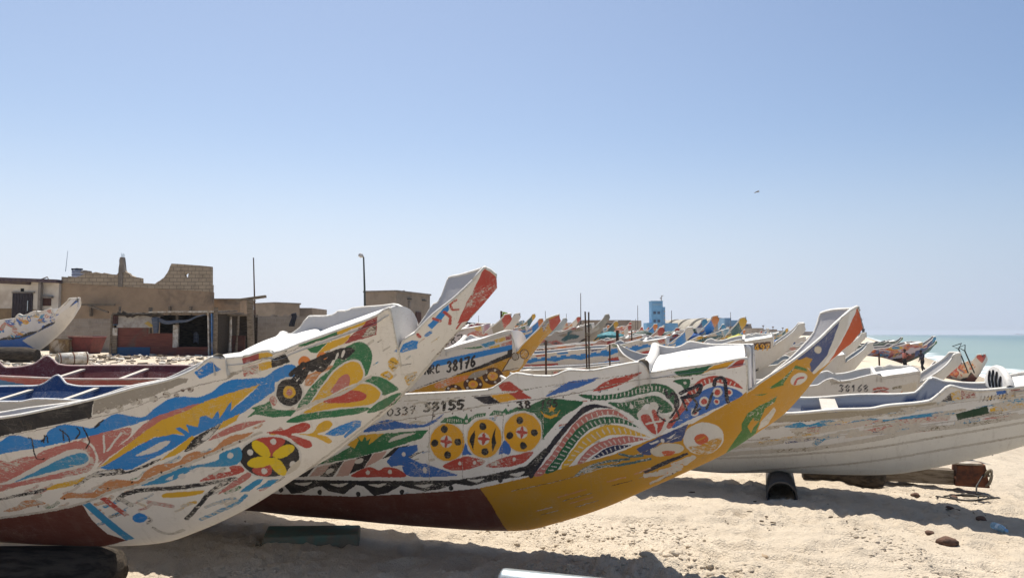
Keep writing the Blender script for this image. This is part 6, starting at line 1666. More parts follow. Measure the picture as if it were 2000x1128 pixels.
# gull
r=tag(empty('bird',tuple(at(1483,90,py=375))),'small bird gliding high over the boats','bird');m=MB();m.tube([(-.28,0,0),(-.1,0,.03),(.12,0,.03),(.26,0,.0)],[.01,.07,.06,.01],8);m.build('body',mat('feather',(.12,.11,.11),(.25,.25,.25),.8,8),r)
for s in (-1,1):
    m=MB();m.grid([[(.10-.05*abs(t),s*.75*t,.05+.16*t*(1-t)) for t in np.linspace(0,1,7)],[(-.08-.10*t,s*.75*t,.04+.16*t*(1-t)) for t in np.linspace(0,1,7)]]);o=m.build('wing',bpy.data.materials['feather'],r);q_=o.modifiers.new('th','SOLIDIFY');q_.thickness=.015

# tarpaulins and net heaps lying in some of the boats
def heap(name,label,cat,px,py,D,w,h,mt,seed):
    p=at(px,D,py=py);R_=np.random.RandomState(seed);rows=[]
    for i in range(9):
        t=i/8;rows.append([])
        for k in range(19):
            a=2*math.pi*(k%18)/18;q=(1-t**3.5)*(1+.5*float(fbm(np.array(math.cos(a)*1.6+seed),np.array(math.sin(a)*1.6+t*2),3)));rows[-1].append((w*q*math.cos(a),w*.55*q*math.sin(a),h*(t-.35)*(1+.5*float(fbm(np.array(math.cos(a)+seed*2),np.array(math.sin(a)+t),2)))))
    m=MB();m.grid(rows);o=m.build(name,mt);o.location=p;tag(o,label,cat,'heaps of net and tarpaulin in the boats')
MT=[mat('tarp_'+k,c,tuple(v*.5 for v in c),.7,5,bmp=.5) for k,c in (('teal',(.05,.22,.25)),('blue',(.03,.10,.30)),('yellow',(.42,.40,.06)),('white',(.5,.5,.48)),('orange',(.45,.14,.05)),('net',(.06,.09,.07)))]
for a in ((1440,660,24,.6,.5,2,'yellow green tarpaulin heap left of the brown number plate'),(1462,661,25,.6,.45,3,'white tarpaulin heap beside the yellow green one'),(1192,652,34,1.0,.6,0,'teal tarpaulin heap by the short thick dark post'),(1256,650,40,1.0,.6,5,'dark net heap below the blue tower'),(1350,655,27,.7,.5,1,'blue tarpaulin heap right of the blue banded boat\'s tip'),(1310,650,36,.8,.5,5,'dark net heap below the left vault'),(1530,664,24,.6,.4,1,'blue tarpaulin heap under the raised white prow'),(1148,650,44,1.1,.6,1,'blue tarpaulin heap behind the top of the twin poles'),(1395,657,30,.8,.45,3,'white heap below the steep multicoloured prow')):
    heap('tarpaulin' if 'tarp' in a[6] else 'net_heap',a[6],'tarpaulin' if 'tarp' in a[6] else 'net',a[0],a[1]+3,a[2],a[3]*.62,a[4]*.5,MT[a[5]],a[0])
# ------------------------------------------------------------------ the village on the left
M_PLASTER=mat('brown_render',(.34,.245,.16),(.28,.20,.13),.95,1.6,.35,.7,bmp=.3,stain=(.12,.095,.075));M_WHITEWALL=mat('whitewash',(.62,.565,.48),(.52,.46,.385),.9,1.5,.35,.7,bmp=.2,stain=(.36,.29,.22))
M_DADO=mat('ochre_dado',(.24,.165,.09),(.18,.12,.07),.9,3);M_ROOF=mat('purple_grey_roof',(.075,.05,.065),(.12,.09,.08),.8,6);M_DOOR=mat('dark_metal_door',(.022,.016,.022),(.035,.025,.03),.6,5,bmp=.1)
M_CONC=mat('bare_concrete',(.24,.21,.18),(.17,.145,.12),.95,4,bmp=.4);M_SHUT=mat('red_brown_shutter',(.075,.03,.022),(.05,.02,.016),.8,6);M_BLOCK=mat_block('block_courses',(.42,.34,.245),(.35,.28,.20),(.22,.175,.13),.36,.18,.018);M_GREYBLOCK=mat_block('grey_block_courses',(.34,.29,.235),(.28,.235,.19),(.36,.32,.27),.40,.19,.016,(.11,.08,.065))
M_REDPL=mat('faded_red_planks',(.19,.065,.045),(.13,.045,.035),.85,5,stretch=(.4,1,5),bmp=.4,stain=(.12,.09,.07));M_BLUEPL=mat('blue_planks',(.03,.09,.20),(.05,.10,.16),.85,5,stretch=(.4,1,5),bmp=.4);M_DARK=mat('shade_inside',(.012,.012,.014),(.02,.018,.018),.95,3);M_CLOTH=mat('blue_grey_cloth',(.07,.09,.13),(.13,.14,.17),.9,5,stretch=(1,1,4));M_SHEET=mat('painted_sheet',(.42,.39,.35),(.30,.27,.24),.8,4,stain=(.18,.12,.08))
def X(px,D): return at(px,D,py=650).x
def Z(py,D): return at(1000,D,py=py).z
def thing(name,label,cat,group=None): return tag(empty(name),label,cat,group)
def place(r):
    """moves a thing's origin to the foot of its parts"""
    return r
def wall(m,px0,px1,py0,py1,D,depth,zfix=None):
    x0,x1=X(px0,D),X(px1,D);z1=Z(py0,D);z0=Z(py1,D) if zfix is None else zfix;m.box(((x0+x1)/2,D+depth/2,(z0+z1)/2),(x1-x0,depth,z1-z0));return m
def part(name,mt,root,*a,bevel=0,**k): m=MB();wall(m,*a,**k);return m.build(name,mt,root,bevel)
# whitewashed house
D=37;r=thing('house','whitewashed house with dark metal door at the left edge','house');g=.5
part('wall',M_WHITEWALL,r,-140,115,548,0,D,.3,zfix=g)
part('dado',M_DADO,r,-140,24,602,0,D-.02,.02,zfix=g);part('dado',M_DADO,r,65,116,604,0,D-.02,.02,zfix=g)
m=MB();m.bar((X(-140,D),D-.1,Z(540,D)),(X(118,D),D-.1,Z(549.5,D)),.5,.16);m.bar((X(-140,D),D+2.9,Z(540,D)-.1),(X(60,D),D+2.9,Z(549.5,D)-.1),6,.14);m.build('roof',M_ROOF,r)
dr=part('door',M_DOOR,r,25,64,571.5,0,D-.06,.05,zfix=g)
m=MB()
for k in range(7): m.box((X(28+k*5.6,D),D-.068,Z(596,D)),(.05,.016,1.2))
m.build('door_rib',M_DOOR,dr);m=MB();m.box((X(58,D),D-.09,Z(597,D)),(.03,.05,.5));m.build('handle',M_GALV,dr)
part('lintel',M_CONC,r,23,67,569.5,571.8,D-.08,.07);part('vent',M_DARK,r,40.5,47,563,569,D-.015,.01)
w_=part('window',M_SHUT,r,80,100,582,597,D-.05,.045);part('window_hood',M_CONC,w_,79,101.5,578,581.8,D-.16,.155)
part('pillar',M_CONC,r,74.5,79.5,545,0,D-.3,.2,zfix=g);m=MB();m.tube([(X(78,D),D,Z(546,D)),(X(92,D),D,Z(540.5,D)),(X(95,D),D,Z(547,D))],.03,6);m.build('roof_hook',M_CONC,r)
# water tank
D=42;r=thing('water_tank','white water tank with blue bands and black lid behind the ruined wall','tank');xc=X(132.5,D);rr=X(144.5,D)-xc
m=MB();lathe(m,(xc,D+1,Z(552,D)),(0,0,1),[(0,rr),(Z(526,D)-Z(552,D),rr),(Z(525,D)-Z(552,D),rr*.93),(Z(524.5,D)-Z(552,D),0)],24);m.build('tank',mat('tank_white',(.62,.62,.64),(.5,.5,.52),.5,5),r)
m=MB()
for py in (528.5,534.5): m.pipe((xc,D+1,Z(py,D)),(xc,D+1,Z(py-1.2,D)),rr+.012,rr-.01,24)
m.build('band',mat('tank_blue',(.06,.08,.14)),r);m=MB();lathe(m,(xc+.05,D+.9,Z(525,D)),(0,0,1),[(0,.22),(.1,.22),(.12,.12),(.12,0)],16);lathe(m,(xc-.2,D+.8,Z(525,D)),(0,0,1),[(0,.1),(.1,.1),(.1,0)],12);m.build('lid',M_PLASTIC,r)
m=MB();m.tube([(xc+.2,D+.9,Z(526,D)),(X(151,D),D+.9,Z(526,D)),(X(153,D),D+.9,Z(527.5,D)),(X(153.3,D),D+.9,Z(540,D))],.035,8);m.tube([(X(147.5,D),D+.9,Z(526,D)),(X(147.5,D),D+.9,Z(540,D))],.02,6);m.build('pipe',M_PLASTIC,r);pole('mast','thin aerial above the white water tank',at(127,D,py=530),at(130,D,py=490),.02,.012,M_GALV,'mast',POLES)
# ruined house
D=37.2;r=thing('ruined_house','brown rendered house with broken block walls on top','house');g=.6
m=MB();m.prism([(X(a,D),Z(b,D)) for a,b in ((120,552),(235,559.5),(330,565),(415,570),(415,690),(120,690))],D,D+.25);m.build('wall',M_PLASTER,r)
top=[(120,540),(132,541),(133,539),(148,541),(158,538),(163,535),(170,533),(172,531.5),(181,532.5),(186,531),(199,534),(203,532.5),(217,535.5),(228,536),(230,533),(233,531)]+[(234,529),(242,526),(245,531),(251,533),(254,537),(261,539.5),(264,541),(270,541.5),(276,543),(276.5,552.5),(289,553),(298,553.6),(303,554),(308,550),(312,548),(316,544.5),(320,542),(323,537),(326,533),(329,527),(331,521),(334,514.5),(352,515.5),(372,517),(393,518.5),(412,520.5),(412.8,555),(414.5,556)]
hole=[(362,541),(360.5,536),(363,533.5),(368,532.5),(367,541.5)]
low=[(414.5,569.8),(330,564.8),(235,559.3),(120,551.8)]
bl=bpy.data.meshes.new('block_parapet');
from mathutils.geometry import tessellate_polygon
outer=[Vector((X(a,D),0,Z(b,D))) for a,b in top+low];inner=[Vector((X(a,D),0,Z(b,D))) for a,b in hole]
tri=tessellate_polygon([[Vector((v.x,v.z,0)) for v in outer],[Vector((v.x,v.z,0)) for v in inner]]);allv=outer+inner;nv_=len(allv)
m=MB();fs=[]
for t in tri: fs+=[tuple(t),tuple(i+nv_ for i in t[::-1])]
for L0,n_ in ((0,len(outer)),(len(outer),len(inner))):
    for i in range(n_): fs.append((L0+i,L0+(i+1)%n_,L0+(i+1)%n_+nv_,L0+i+nv_))
m._add([(v.x,D-.02,v.z) for v in allv]+[(v.x,D+.2,v.z) for v in allv],fs);m.build('block_parapet',M_BLOCK,r)
m=MB();m.prism([(X(a,D),Z(b,D)) for a,b in ((231.5,560),(232.5,531),(231.8,524),(233,515),(232.6,508),(234,502.5),(240,502.2),(240.5,510),(241.5,518),(243,525),(244,531),(240,533),(240,560))],D-.07,D+.15);m.build('pillar',M_CONC,r)
m=MB()
for k in range(4): m.tube([(X(235+k*1.3,D),D+.03*k,Z(503,D)),(X(235.5+k*1.2,D),D+.03*k,Z(494+2*(k%2),D))],.012,5)
m.build('rebar',M_GALV,r)
m=MB()
for a,b in ((172,528.5),(164,529)): wall(m,156,172,528.5,533,D+.4,.3);break
m.build('loose_block',M_CONC,r)
for px in (176,330,371): part('roof_beam',M_WOOD,r,px,px+2.5,598,617,D-.25,.2)
m=MB();m.bar((X(164,D),D-.3,Z(595,D)),(X(232,D),D-.3,Z(595.5,D)),.08,.1);m.bar((X(180,D),D-.3,Z(597,D)),(X(226,D),D-.6,Z(610,D)),.08,.08);m.build('rail',M_WOOD,r)
r=thing('outhouse','low brown rendered room right of the ruined house','house');D=38;part('wall',M_PLASTER,r,415,470,584,0,D,2,zfix=.6);part('roof',M_CONC,r,414,472,582.5,584.2,D-.1,2.2);
# block walls
for a,b,c,lab in ((108,224,622,'grey block wall behind the red tub, left of the shack'),(468,700,617,'grey block wall behind the crossbeam post')):
    D=34;m=MB();g=float(gz(X((a+b)/2,D),D))-.1;wall(m,a,b,c,0,D,.18,zfix=g)
    for k in range(18):
        p_=random.uniform(a,b-8)
        if a>400: wall(m,p_,p_+7,c-random.uniform(1,3),c+.2,D+.005,.16)
    tag(m.build('block_wall',M_GREYBLOCK),lab,'wall','block walls behind the shack')
D=33.6;r=thing('cloth','dark cloth hanging over the grey block wall','cloth');m=MB();m.grid([[(X(569+10*u,D)+.04*math.sin(5*v),D+.04*math.sin(9*u+3*v),Z(613+24*v-3*u*(1-v),D)) for u in np.linspace(0,1,8)] for v in np.linspace(0,1,10)]);o=m.build('dark_cloth',mat('black_cloth',(.015,.015,.02),(.03,.03,.04),.9,6),r);o.modifiers.new('th','SOLIDIFY').thickness=.05
# shack
D=30;r=thing('shack','scrap wood shack with red planks, blue base and sagging cloth','shack');g=float(gz(X(320,D),D))-.05
part('plank_wall',M_REDPL,r,226,345,655,678,D,.06);part('plank_wall',M_REDPL,r,230,294,639,654.7,D+.01,.06);part('base_planks',M_BLUEPL,r,222,296,677.5,0,D-.03,.06,zfix=g);part('base_planks',M_REDPL,r,296.5,428,678.5,0,D,.07,zfix=g)
part('sheet',M_SHEET,r,230,302,613,639.5,D-.03,.03);m=MB();m.prism([(X(a,D),Z(b,D)) for a,b in ((285,631),(292,627),(305,637.5),(296,638))],D-.05,D-.035);m.build('painted_patch',mat('yellow_patch',(.5,.36,.06),(.45,.3,.1)),r)
part('sill',M_REDPL,r,294,341,650.5,655,D-.04,.08);part('window_post',M_WOOD,r,292.5,296,637,652,D-.02,.08);part('door_post',M_WHITEOLD,r,340,350,634,678.5,D-.05,.1);part('door_sill',M_REDPL,r,348,418,677,681,D-.05,.1)
m=MB();m.bar((X(414.5,D),D-.1,g),(X(411,D),D-.1,Z(611,D)),.18,.05);m.build('white_board',M_WHITEOLD,r);m=MB();m.bar((X(421.5,D),D-.12,g),(X(418,D),D-.12,Z(612,D)),.17,.05);m.build('blue_board',mat('blue_board',(.06,.17,.42),(.12,.2,.35),.8,6,stain=(.4,.38,.36)),r)
m=MB();m.tube([(X(427,D),D-.2,g),(X(426.5,D),D-.2,Z(600,D))],.09,8);m.build('corner_post',M_WOOD,r)
for px,py,w_ in ((218,613,.08),(223,611,.09),(292,600,.10),(232,598,.06),(345,616,.09)):
    m=MB();m.bar((X(px,D),D+.1,g),(X(px+1,D),D+.1,Z(py,D)),w_*1.3,w_);m.build('post',M_WOOD,r)
for py0,py1,mt_ in ((615,632,M_SHUT),(633,634.5,M_BLUEPL),(640,655,M_WHITEOLD),(655,690,M_WOOD)):
    part('edge_board',mt_,r,222.5,231.5,py0,py1,D-.08,.05)
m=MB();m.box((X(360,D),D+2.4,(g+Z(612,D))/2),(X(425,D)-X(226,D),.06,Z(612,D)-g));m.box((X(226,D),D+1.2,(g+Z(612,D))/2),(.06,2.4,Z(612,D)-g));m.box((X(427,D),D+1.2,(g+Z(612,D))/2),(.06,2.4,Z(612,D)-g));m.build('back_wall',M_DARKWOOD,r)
m=MB();m.box((X(330,D),D+1.15,Z(611,D)+.02),(X(432,D)-X(222,D),2.6,.05),Matrix.Rotation(.03,3,'X'));
for k in range(9): m.bar((X(300+k*15,D),D-.35,Z(610.5,D)),(X(302+k*15,D),D+2.3,Z(608.5,D)+.1),.06,.05)
m.build('roof',M_WOOD,r);m=MB();m.bar((X(300,D),D-.3,Z(609.5,D)),(X(424,D),D-.3,Z(608.8,D)),.12,.06);m.build('roof_edge',M_WHITEOLD,r)
m=MB();m.grid([[(X(303+104*u,D),D-.16+.05*math.sin(12*u),Z(614+8*math.sin(math.pi*u**.8)*1.6-2*u+ (9-7*u)*v,D)+.02*math.sin(17*u)) for u in np.linspace(0,1,40)] for v in np.linspace(0,1,6)]);o=m.build('awning_cloth',M_CLOTH,r);o.modifiers.new('th','SOLIDIFY').thickness=.03
m=MB()
for k in range(16):
    a=random.uniform(228,298);m.tube([(X(a,D),D-.15,Z(610+random.uniform(-2,6),D)),(X(a+random.uniform(8,22),D),D-.2,Z(614+random.uniform(-1,6),D)),(X(a+random.uniform(24,36),D),D-.18,Z(614+random.uniform(-3,3),D))],random.uniform(.02,.05),6)
m.build('roof_brush',M_DARKWOOD,r);m=MB();m.tube([(X(308,D),D-.1,Z(620,D)),(X(310,D),D-.12,Z(650,D))],[.16,.09],8);m.build('hanging_bundle',M_CLOTH,r)
m=MB();m.grid([[(X(362+12*u,D),D+.9+.1*math.sin(4*u),Z(650+20*v,D)+.05*math.sin(6*u)) for u in np.linspace(0,1,6)] for v in np.linspace(0,1,6)]);m.build('hanging_shirt',M_CLOTH,r)
m=MB();m.prism([(X(a,D),Z(b,D)) for a,b in ((220,620),(203,690),(221,690))],D+.5,D+.6);tag(m.build('black_panel',M_DARK),'black panel leaning against the left end of the shack','panel')
# lean-to right of the shack
D=31;r=thing('lean_to','dark open lean to of rough poles right of the shack','shelter');g=float(gz(X(450,D),D))-.05
for a,b,c in ((437,441,625),(452,453,618),(467,465,616),(444,441,613)):
    m=MB();m.tube([(X(b,D),D-.1,g),(X((a+b)/2+1,D),D-.05,(g+Z(c,D))/2),(X(a,D),D,Z(c,D))],[.07,.06,.05],7);m.build('post',M_WHITEOLD if a in(452,) else M_WOOD,r)
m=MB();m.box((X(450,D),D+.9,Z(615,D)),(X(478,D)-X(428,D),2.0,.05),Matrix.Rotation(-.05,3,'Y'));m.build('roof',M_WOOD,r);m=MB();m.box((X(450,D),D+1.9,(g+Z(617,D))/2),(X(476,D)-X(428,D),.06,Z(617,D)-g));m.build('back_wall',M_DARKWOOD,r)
part('board',M_SHUT,r,455,480,655,0,D-.1,.1,zfix=g)
# tub and crate by the wall
D=31.5;g=float(gz(X(165,D),D));r=thing('tub','red brown flared tub standing by the block wall','tub');x0,x1=X(140,D),X(188,D)
m=MB();m._add([(x0+.22,D,g),(x1-.18,D,g),(x1-.18,D+.8,g),(x0+.22,D+.8,g),(x0,D-.15,g+.72),(x1,D-.15,g+.70),(x1,D+.95,g+.70),(x0,D+.95,g+.72)],[(0,1,2,3),(0,1,5,4),(1,2,6,5),(2,3,7,6),(3,0,4,7)]);o=m.build('shell',mat('tub_red',(.17,.04,.035),(.11,.03,.026),.7,5),r);o.modifiers.new('th','SOLIDIFY').thickness=.05
m=MB();m.bar((x0,D-.15,g+.73),(x1,D-.15,g+.71),.06,.05);m.bar((x0,D+.95,g+.73),(x1,D+.95,g+.71),.06,.05);m.build('rim',mat('tub_rim',(.42,.25,.2)),r)
D=31.2;r=thing('crate','yellowish wooden crate left of the red tub','crate');part('side',mat('crate_ochre',(.22,.15,.07),(.14,.09,.05),.85,7,stain=(.4,.36,.3)),r,101,138,663,0,D,.6,zfix=g);part('rim',M_WOOD,r,100,139,660.5,663.2,D-.04,.68)
# crossbeam post
D=28;r=thing('crossbeam_post','thick leaning wooden post with a crossbeam on top','post');a=at(494,D);m=MB();m.bar(a-Vector((0,0,.1)),at(489,D,py=585),.2,.2);m.build('post',M_WOOD,r,.02)
m=MB();m.bar(at(462,D,py=586.5),at(520,D,py=578.5),.14,.1);m.build('crossbeam',M_WOOD,r,.01)
# lamp
D=50;r=thing('street_lamp','tall thin street lamp left of the flat roofed brown building','lamp');m=MB();m.tube([at(715,D),at(712,D,py=560),at(709.5,D,py=502)],[.08,.065,.05],8);m.build('pole',M_IRON,r)
m=MB();a=at(709.5,D,py=502);b=at(700,D,py=496);m.tube([a,a.lerp(b,.15),a.lerp(b,.4),a.lerp(b,.85),b],[.05,.08,.15,.14,.05],10);m.build('lamp_head',mat('lamp_grey',(.5,.5,.5)),r)
D=70;r=thing('street_lamp','small far street lamp right of the low brown block','lamp');m=MB();m.tube([at(614,D),at(614,D,py=604)],.06,6);m.build('pole',M_CONC,r);m=MB();m.bar(at(613,D,py=604),at(618,D,py=603),.1,.06);m.build('lamp_head',M_CONC,r)
# brown flat roofed buildings
def block(r,pts,top,mt,D,g=.3,par=.12,name='wall'):
    m=MB();V=[];n=len(pts);zt=[Z(t,p.y) for t,p in zip(top,pts)];zz=max(zt[:1])
    for p in pts: V.append((p.x,p.y,g))
    for p in pts: V.append((p.x,p.y,zz))
    m._add(V,[tuple(range(n))[::-1],tuple(range(n,2*n))]+[(i,(i+1)%n,n+(i+1)%n,n+i) for i in range(n)]);m.build(name,mt,r)
    m=MB()
    for i in range(n):
        p,q=pts[i],pts[(i+1)%n];m.bar((p.x,p.y,zz+.06),(q.x,q.y,zz+.06),.22,.12)
    m.build('parapet',M_CONC,r);return zz
M_GREYBR=mat('grey_brown_render',(.27,.22,.17),(.22,.18,.138),.95,1.2,bmp=.2)
r=thing('building','flat roofed grey brown building behind the front boat\'s deck box','building');P=[at(712,56,py=650),at(774,55,py=650),at(840,60.5,py=650),at(790,68,py=650)];zz=block(r,P,[571,570,577,577],M_GREYBR,56)
d=(P[2]-P[1]).normalized();n_=Vector((d.y,-d.x,0))
for t,py0,py1,w_,nm,mt_ in ((.36,583,584.3,.30,'vent',M_DARK),(.36,588,602,.12,'pipe',M_CONC),(.80,586,587.2,.35,'vent',M_DARK),(.62,609,640,.42,'door',M_SHUT)):
    c=P[1].lerp(P[2],t);L=(P[2]-P[1]).length*.0+w_*2;z1,z0=Z(py0,c.y),Z(py1,c.y);m=MB();m.box((c.x+n_.x*.05,c.y+n_.y*.05,(z0+z1)/2),(L,.1,z1-z0),Matrix((d,-n_,Vector((0,0,1)))).transposed());m.build(nm,mt_,r)
m=MB();m.tube([at(789,57,py=571),at(788,57,py=567)],.1,6);m.build('roof_spout',M_CONC,r)
r=thing('building','low brown block beyond the crossbeam post','building');block(r,[at(498,62,py=650),at(538,60,py=650),at(586,62,py=650),at(545,70,py=650)],[594.5]*4,M_GREYBR,60);part('annex',M_GREYBR,r,575,611,601,0,64,5,zfix=.3);part('annex',M_GREYBR,r,462,500,604,0,62,5,zfix=.3)
# dark shed
r=thing('shed','dark low shed roof behind the boat numbered 3 287','shed');D=48
m=MB();m._add([(X(880,D),D,Z(625,D)),(X(1030,D),D+3,Z(641,D)),(X(1030,D),D+8,Z(643,D)),(X(880,D),D+6,Z(627,D)),(X(880,D),D,Z(652,D)),(X(1030,D),D+3,Z(655,D))],[(0,1,2,3),(0,1,5,4)]);o=m.build('roof',M_DARK,r);o.modifiers.new('th','SOLIDIFY').thickness=.08
for a,b in ((908,925),(922,940),(965,975)):
    m=MB();m.bar((X(a,D),D-.1,Z(652,D)),(X(b,D),D-.1,Z(630+(a-900)*.12,D)),.16,.1);m.build('prop',M_WHITEOLD,r)
# ------------------------------------------------------------------ far end of the beach
M_FARWALL=mat('far_brown_wall',(.25,.20,.16),(.21,.17,.135),.95,.5,bmp=0);M_FARPALE=mat('far_pale_wall',(.34,.29,.23),(.27,.22,.18),.95,.8,bmp=0);M_BLUEW=mat('blue_painted_wall',(.115,.30,.52),(.09,.25,.45),.8,.4,bmp=0);M_BLUEL=mat('pale_blue_wall',(.17,.33,.50),(.14,.27,.42),.8,.4,bmp=0);M_VAULT=mat('pale_concrete_vault',(.36,.32,.25),(.28,.245,.19),.9,.3,bmp=0);M_GLASS=mat('dark_window',(.03,.07,.14),(.02,.04,.08),.3,1,bmp=0)
D=150;r=thing('warehouse','long flat roofed brown block left of the blue tower','building');part('wall',M_FARWALL,r,1138,1231,626,0,D,14,zfix=0);part('sunlit_end_wall',M_FARPALE,r,1231,1252,625.4,0,D-1,10,zfix=0);part('parapet',M_CONC,r,1137.5,1232,624.6,626.2,D-.4,14);part('opening',M_DARK,r,1182,1195,632,634,D-.1,.1)  # right end wall gets a paler colour to paint in its sunlit side
part('annex',M_FARPALE,r,1092,1137,631,0,D+4,10,zfix=0)
D=220;r=thing('tower','tall blue tower above the boats','tower');part('shaft',M_BLUEW,r,1272,1294,588,0,D,4,zfix=0);part('stair_tower',M_BLUEW,r,1294,1298.6,599,0,D-.3,3,zfix=0);part('annex',M_BLUEW,r,1263,1272,630,0,D,6,zfix=0);part('annex',M_BLUEW,r,1298.6,1323,630.5,0,D-1,8,zfix=0);part('roof_slab',M_BLUEL,r,1271.5,1294.5,587,588.2,D-.2,4.4);part('glazed_band',M_BLUEL,r,1274,1292,592,596,D-.12,.1)
for a in (1275.5,1283.5):
    for b in (608,624): part('window',M_GLASS,r,a,a+5,b,b+5,D-.1,.08)
for b in (606,614,622): part('window',M_FARPALE,r,1296.3,1297.8,b,b+3.5,D-.42,.1)
m=MB();m.tube([at(1291,D,py=588),at(1292.5,D,py=577)],.12,6);m.bar(at(1289,D,py=582),at(1290,D,py=582),.3,.5);m.bar(at(1291,D,py=577.5),at(1295.5,D,py=577),.15,.15);m.build('aerial',M_CONC,r)
r=thing('vaulted_hall','row of pale concrete vaults right of the blue tower','hall')
for i,(pc_,D,pw,pt) in enumerate(((1312,330,26,624),(1336,312,30,623),(1361,295,33,621.5),(1388,278,35,621))):
    m=MB();x0,x1=X(pc_-pw,D),X(pc_+pw,D);zt=Z(pt,D);zb=1.2;rows=[]
    for k in range(21):
        th=math.pi*k/20;rows.append([((x0+x1)/2-(x1-x0)/2*math.cos(th),D+dy,zb+(zt-zb)*math.sin(th)) for dy in (-10,30)])
    m.grid(rows);n0=[rw[0] for rw in rows];m._add(n0,[tuple(range(len(n0)))]);m.build('vault',M_VAULT,r)
D=262;m=MB();a0=[(X(1411-19*math.cos(math.pi*k/16),D),Z(641-17*math.sin(math.pi*k/16),D)) for k in range(17)];m.prism(a0+[(X(1430,D),0),(X(1392,D),0)],D,D+20);gb=m.build('gable',M_FARPALE,r)
m=MB();a1=[(X(1411-19.6*math.cos(math.pi*k/16),D),Z(640.5-18*math.sin(math.pi*k/16),D)) for k in range(17)];a2=[(X(1411-16.5*math.cos(math.pi*k/16),D),Z(641-14.5*math.sin(math.pi*k/16),D)) for k in range(17)];m.prism(a1+a2[::-1],D-1,D-.02);m.build('arch_rim',M_VAULT,gb);part('arch_window',M_DARK,gb,1407,1415,629,633,D-.2,.1)
D=240;r=thing('building','stepped pale blue building right of the vaults','building');part('wall',M_BLUEL,r,1414,1427,620.5,0,D+6,8,zfix=0);part('wall',M_BLUEL,r,1427,1445,625,0,D+4,8,zfix=0);part('wing',M_FARPALE,r,1445,1466,632,0,D+2,8,zfix=0);part('base',M_FARWALL,r,1424,1467,637,0,D,4,zfix=0);part('window_band',M_GLASS,r,1448,1460,633.5,636,D+1.9,.08)
for a,b,t,D,lab,mt_ in ((1466,1488,641,230,'low pale house right of the stepped blue building',M_FARPALE),(1485,1516,643.5,300,'long low far house below the far lamps',M_FARWALL),(1512,1545,646,380,'farthest tiny house toward the sea',M_FARPALE),(1548,1600,647.5,460,'thin line of far sheds beyond the raised white prow',M_FARWALL),(1600,1690,649.2,620,'last far shed behind the orange tipped prow',M_FARWALL),(1050,1092,640,130,'low far house left of the tallest mast',M_FARPALE)):
    r=thing('far_house',lab,'house');part('wall',mt_,r,a,b,t,0,D,8,zfix=-1);part('roof',M_CONC,r,a-.4,b+.4,t-.6,t+.2,D-.3,8.6)
for px,py,D in ((1489,636,250),(1508,638,270),(1527,640,300)):
    lab={1489:'far lamp post nearest the stepped blue building',1508:'middle one of the three far lamp posts',1527:'far lamp post nearest the raised white prow'}[px];r=thing('street_lamp',lab,'lamp','far lamp posts');m=MB();m.tube([at(px,D),at(px,D,py=py)],.12,6);m.build('pole',M_CONC,r);m=MB();m.bar(at(px-1.6,D,py=py),at(px+1.6,D,py=py),.5,.35);m.build('lamp_head',M_CONC,r)
r=thing('ship','tiny ship on the horizon at the right edge','ship');D=3800;m=MB();x=X(1990,D);m._add([(x-24,D,-1.5),(x+24,D,-1.5),(x+28,D,2.2),(x-26,D,2.2),(x-24,D+8,-1.5),(x+24,D+8,-1.5),(x+28,D+8,2.2),(x-26,D+8,2.2)],[(0,1,2,3),(4,5,6,7),(3,2,6,7),(0,3,7,4),(1,2,6,5)]);m.build('hull',M_GLASS,r);m=MB();m.box((x-12,D+4,3.2),(9,6,3));m.build('cabin',M_FARPALE,r)
# ------------------------------------------------------------------ camera, light, sky
cam=bpy.data.cameras.new('camera');co=bpy.data.objects.new('camera',cam);C.objects.link(co)
cam.sensor_width=36;cam.lens=36*F/2000;cam.clip_start=.05;cam.clip_end=60000
co.location=(0,0,CAMZ);co.rotation_euler=(math.pi/2+PITCH,0,0)
sc=bpy.context.scene;sc.camera=co
EL,AZ=math.radians(70),math.radians(-10)
sun=bpy.data.lights.new('sun','SUN');sun.energy=5.0;sun.angle=math.radians(.5);sun.color=(1,.955,.88)
so=bpy.data.objects.new('sun',sun);C.objects.link(so)
sd=Vector((math.sin(AZ)*math.cos(EL),math.cos(AZ)*math.cos(EL),math.sin(EL)))
so.rotation_euler=sd.to_track_quat('Z','Y').to_euler()
w=bpy.data.worlds.new('World');sc.world=w;w.use_nodes=True;n=w.node_tree;n.nodes.clear()
o=n.nodes.new('ShaderNodeOutputWorld');bg=n.nodes.new('ShaderNodeBackground');sk=n.nodes.new('ShaderNodeTexSky');sk.sky_type='NISHITA';sk.sun_disc=False
sk.sun_elevation=EL;sk.sun_rotation=AZ;sk.air_density=1.0;sk.dust_density=.9;sk.ozone_density=1.6;sk.altitude=0
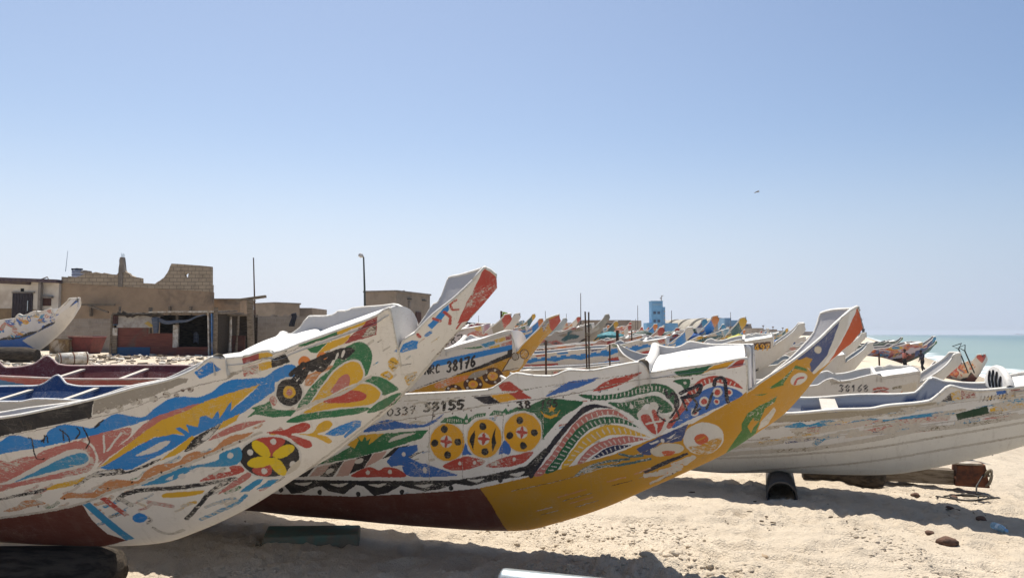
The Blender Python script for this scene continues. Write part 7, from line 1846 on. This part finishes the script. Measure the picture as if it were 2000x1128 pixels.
bg.inputs['Strength'].default_value=.10;tc=n.nodes.new('ShaderNodeTexCoord');sx=n.nodes.new('ShaderNodeSeparateXYZ');n.links.new(tc.outputs['Generated'],sx.inputs[0])
hz=n.nodes.new('ShaderNodeMapRange');hz.interpolation_type='SMOOTHERSTEP';n.links.new(sx.outputs[2],hz.inputs['Value']);hz.inputs['From Min'].default_value=-.02;hz.inputs['From Max'].default_value=.29;hz.inputs['To Min'].default_value=.92;hz.inputs['To Max'].default_value=.14
dp=n.nodes.new('ShaderNodeVectorMath');dp.operation='DOT_PRODUCT';n.links.new(tc.outputs['Generated'],dp.inputs[0]);dp.inputs[1].default_value=(-.45,.89,0)
gl=n.nodes.new('ShaderNodeMapRange');n.links.new(dp.outputs['Value'],gl.inputs['Value'])
for a,q in (('From Min',.1),('From Max',.97),('To Min',0.),('To Max',1.0)): gl.inputs[a].default_value=q
n.links.new(mix(n,1.0,mix(n,hz.outputs['Result'],sk.outputs[0],(5.1,5.65,6.6)),mix(n,gl.outputs['Result'],(.50,.60,.72),(1.07,1.03,1.01)),'MULTIPLY'),bg.inputs[0]);n.links.new(bg.outputs[0],o.inputs[0])
v=sc.view_settings;v.view_transform='Standard';v.look='None';v.exposure=.50;v.gamma=1;v.use_curve_mapping=False
sc.cycles.max_bounces=6;sc.cycles.diffuse_bounces=3;sc.cycles.use_denoising=True
for r in VAR.values():
    if r.name not in [k.name for k in C.objects if 'label' in k and k['label']] :
        for q in [r]+list(r.children_recursive): bpy.data.objects.remove(q)

m=MB();m.box((0,0,2),(11200,11200,40));hm=bpy.data.materials.new('coastal_haze');hm.use_nodes=True;q=hm.node_tree;q.nodes.clear();o=q.nodes.new('ShaderNodeOutputMaterial');pv=q.nodes.new('ShaderNodeVolumePrincipled');pv.inputs['Color'].default_value=(.82,.88,.95,1);pv.inputs['Density'].default_value=.0003;pv.inputs['Anisotropy'].default_value=.35;q.links.new(pv.outputs[0],o.inputs['Volume']);ho=m.build('haze',hm);tag(ho,kind='stuff')
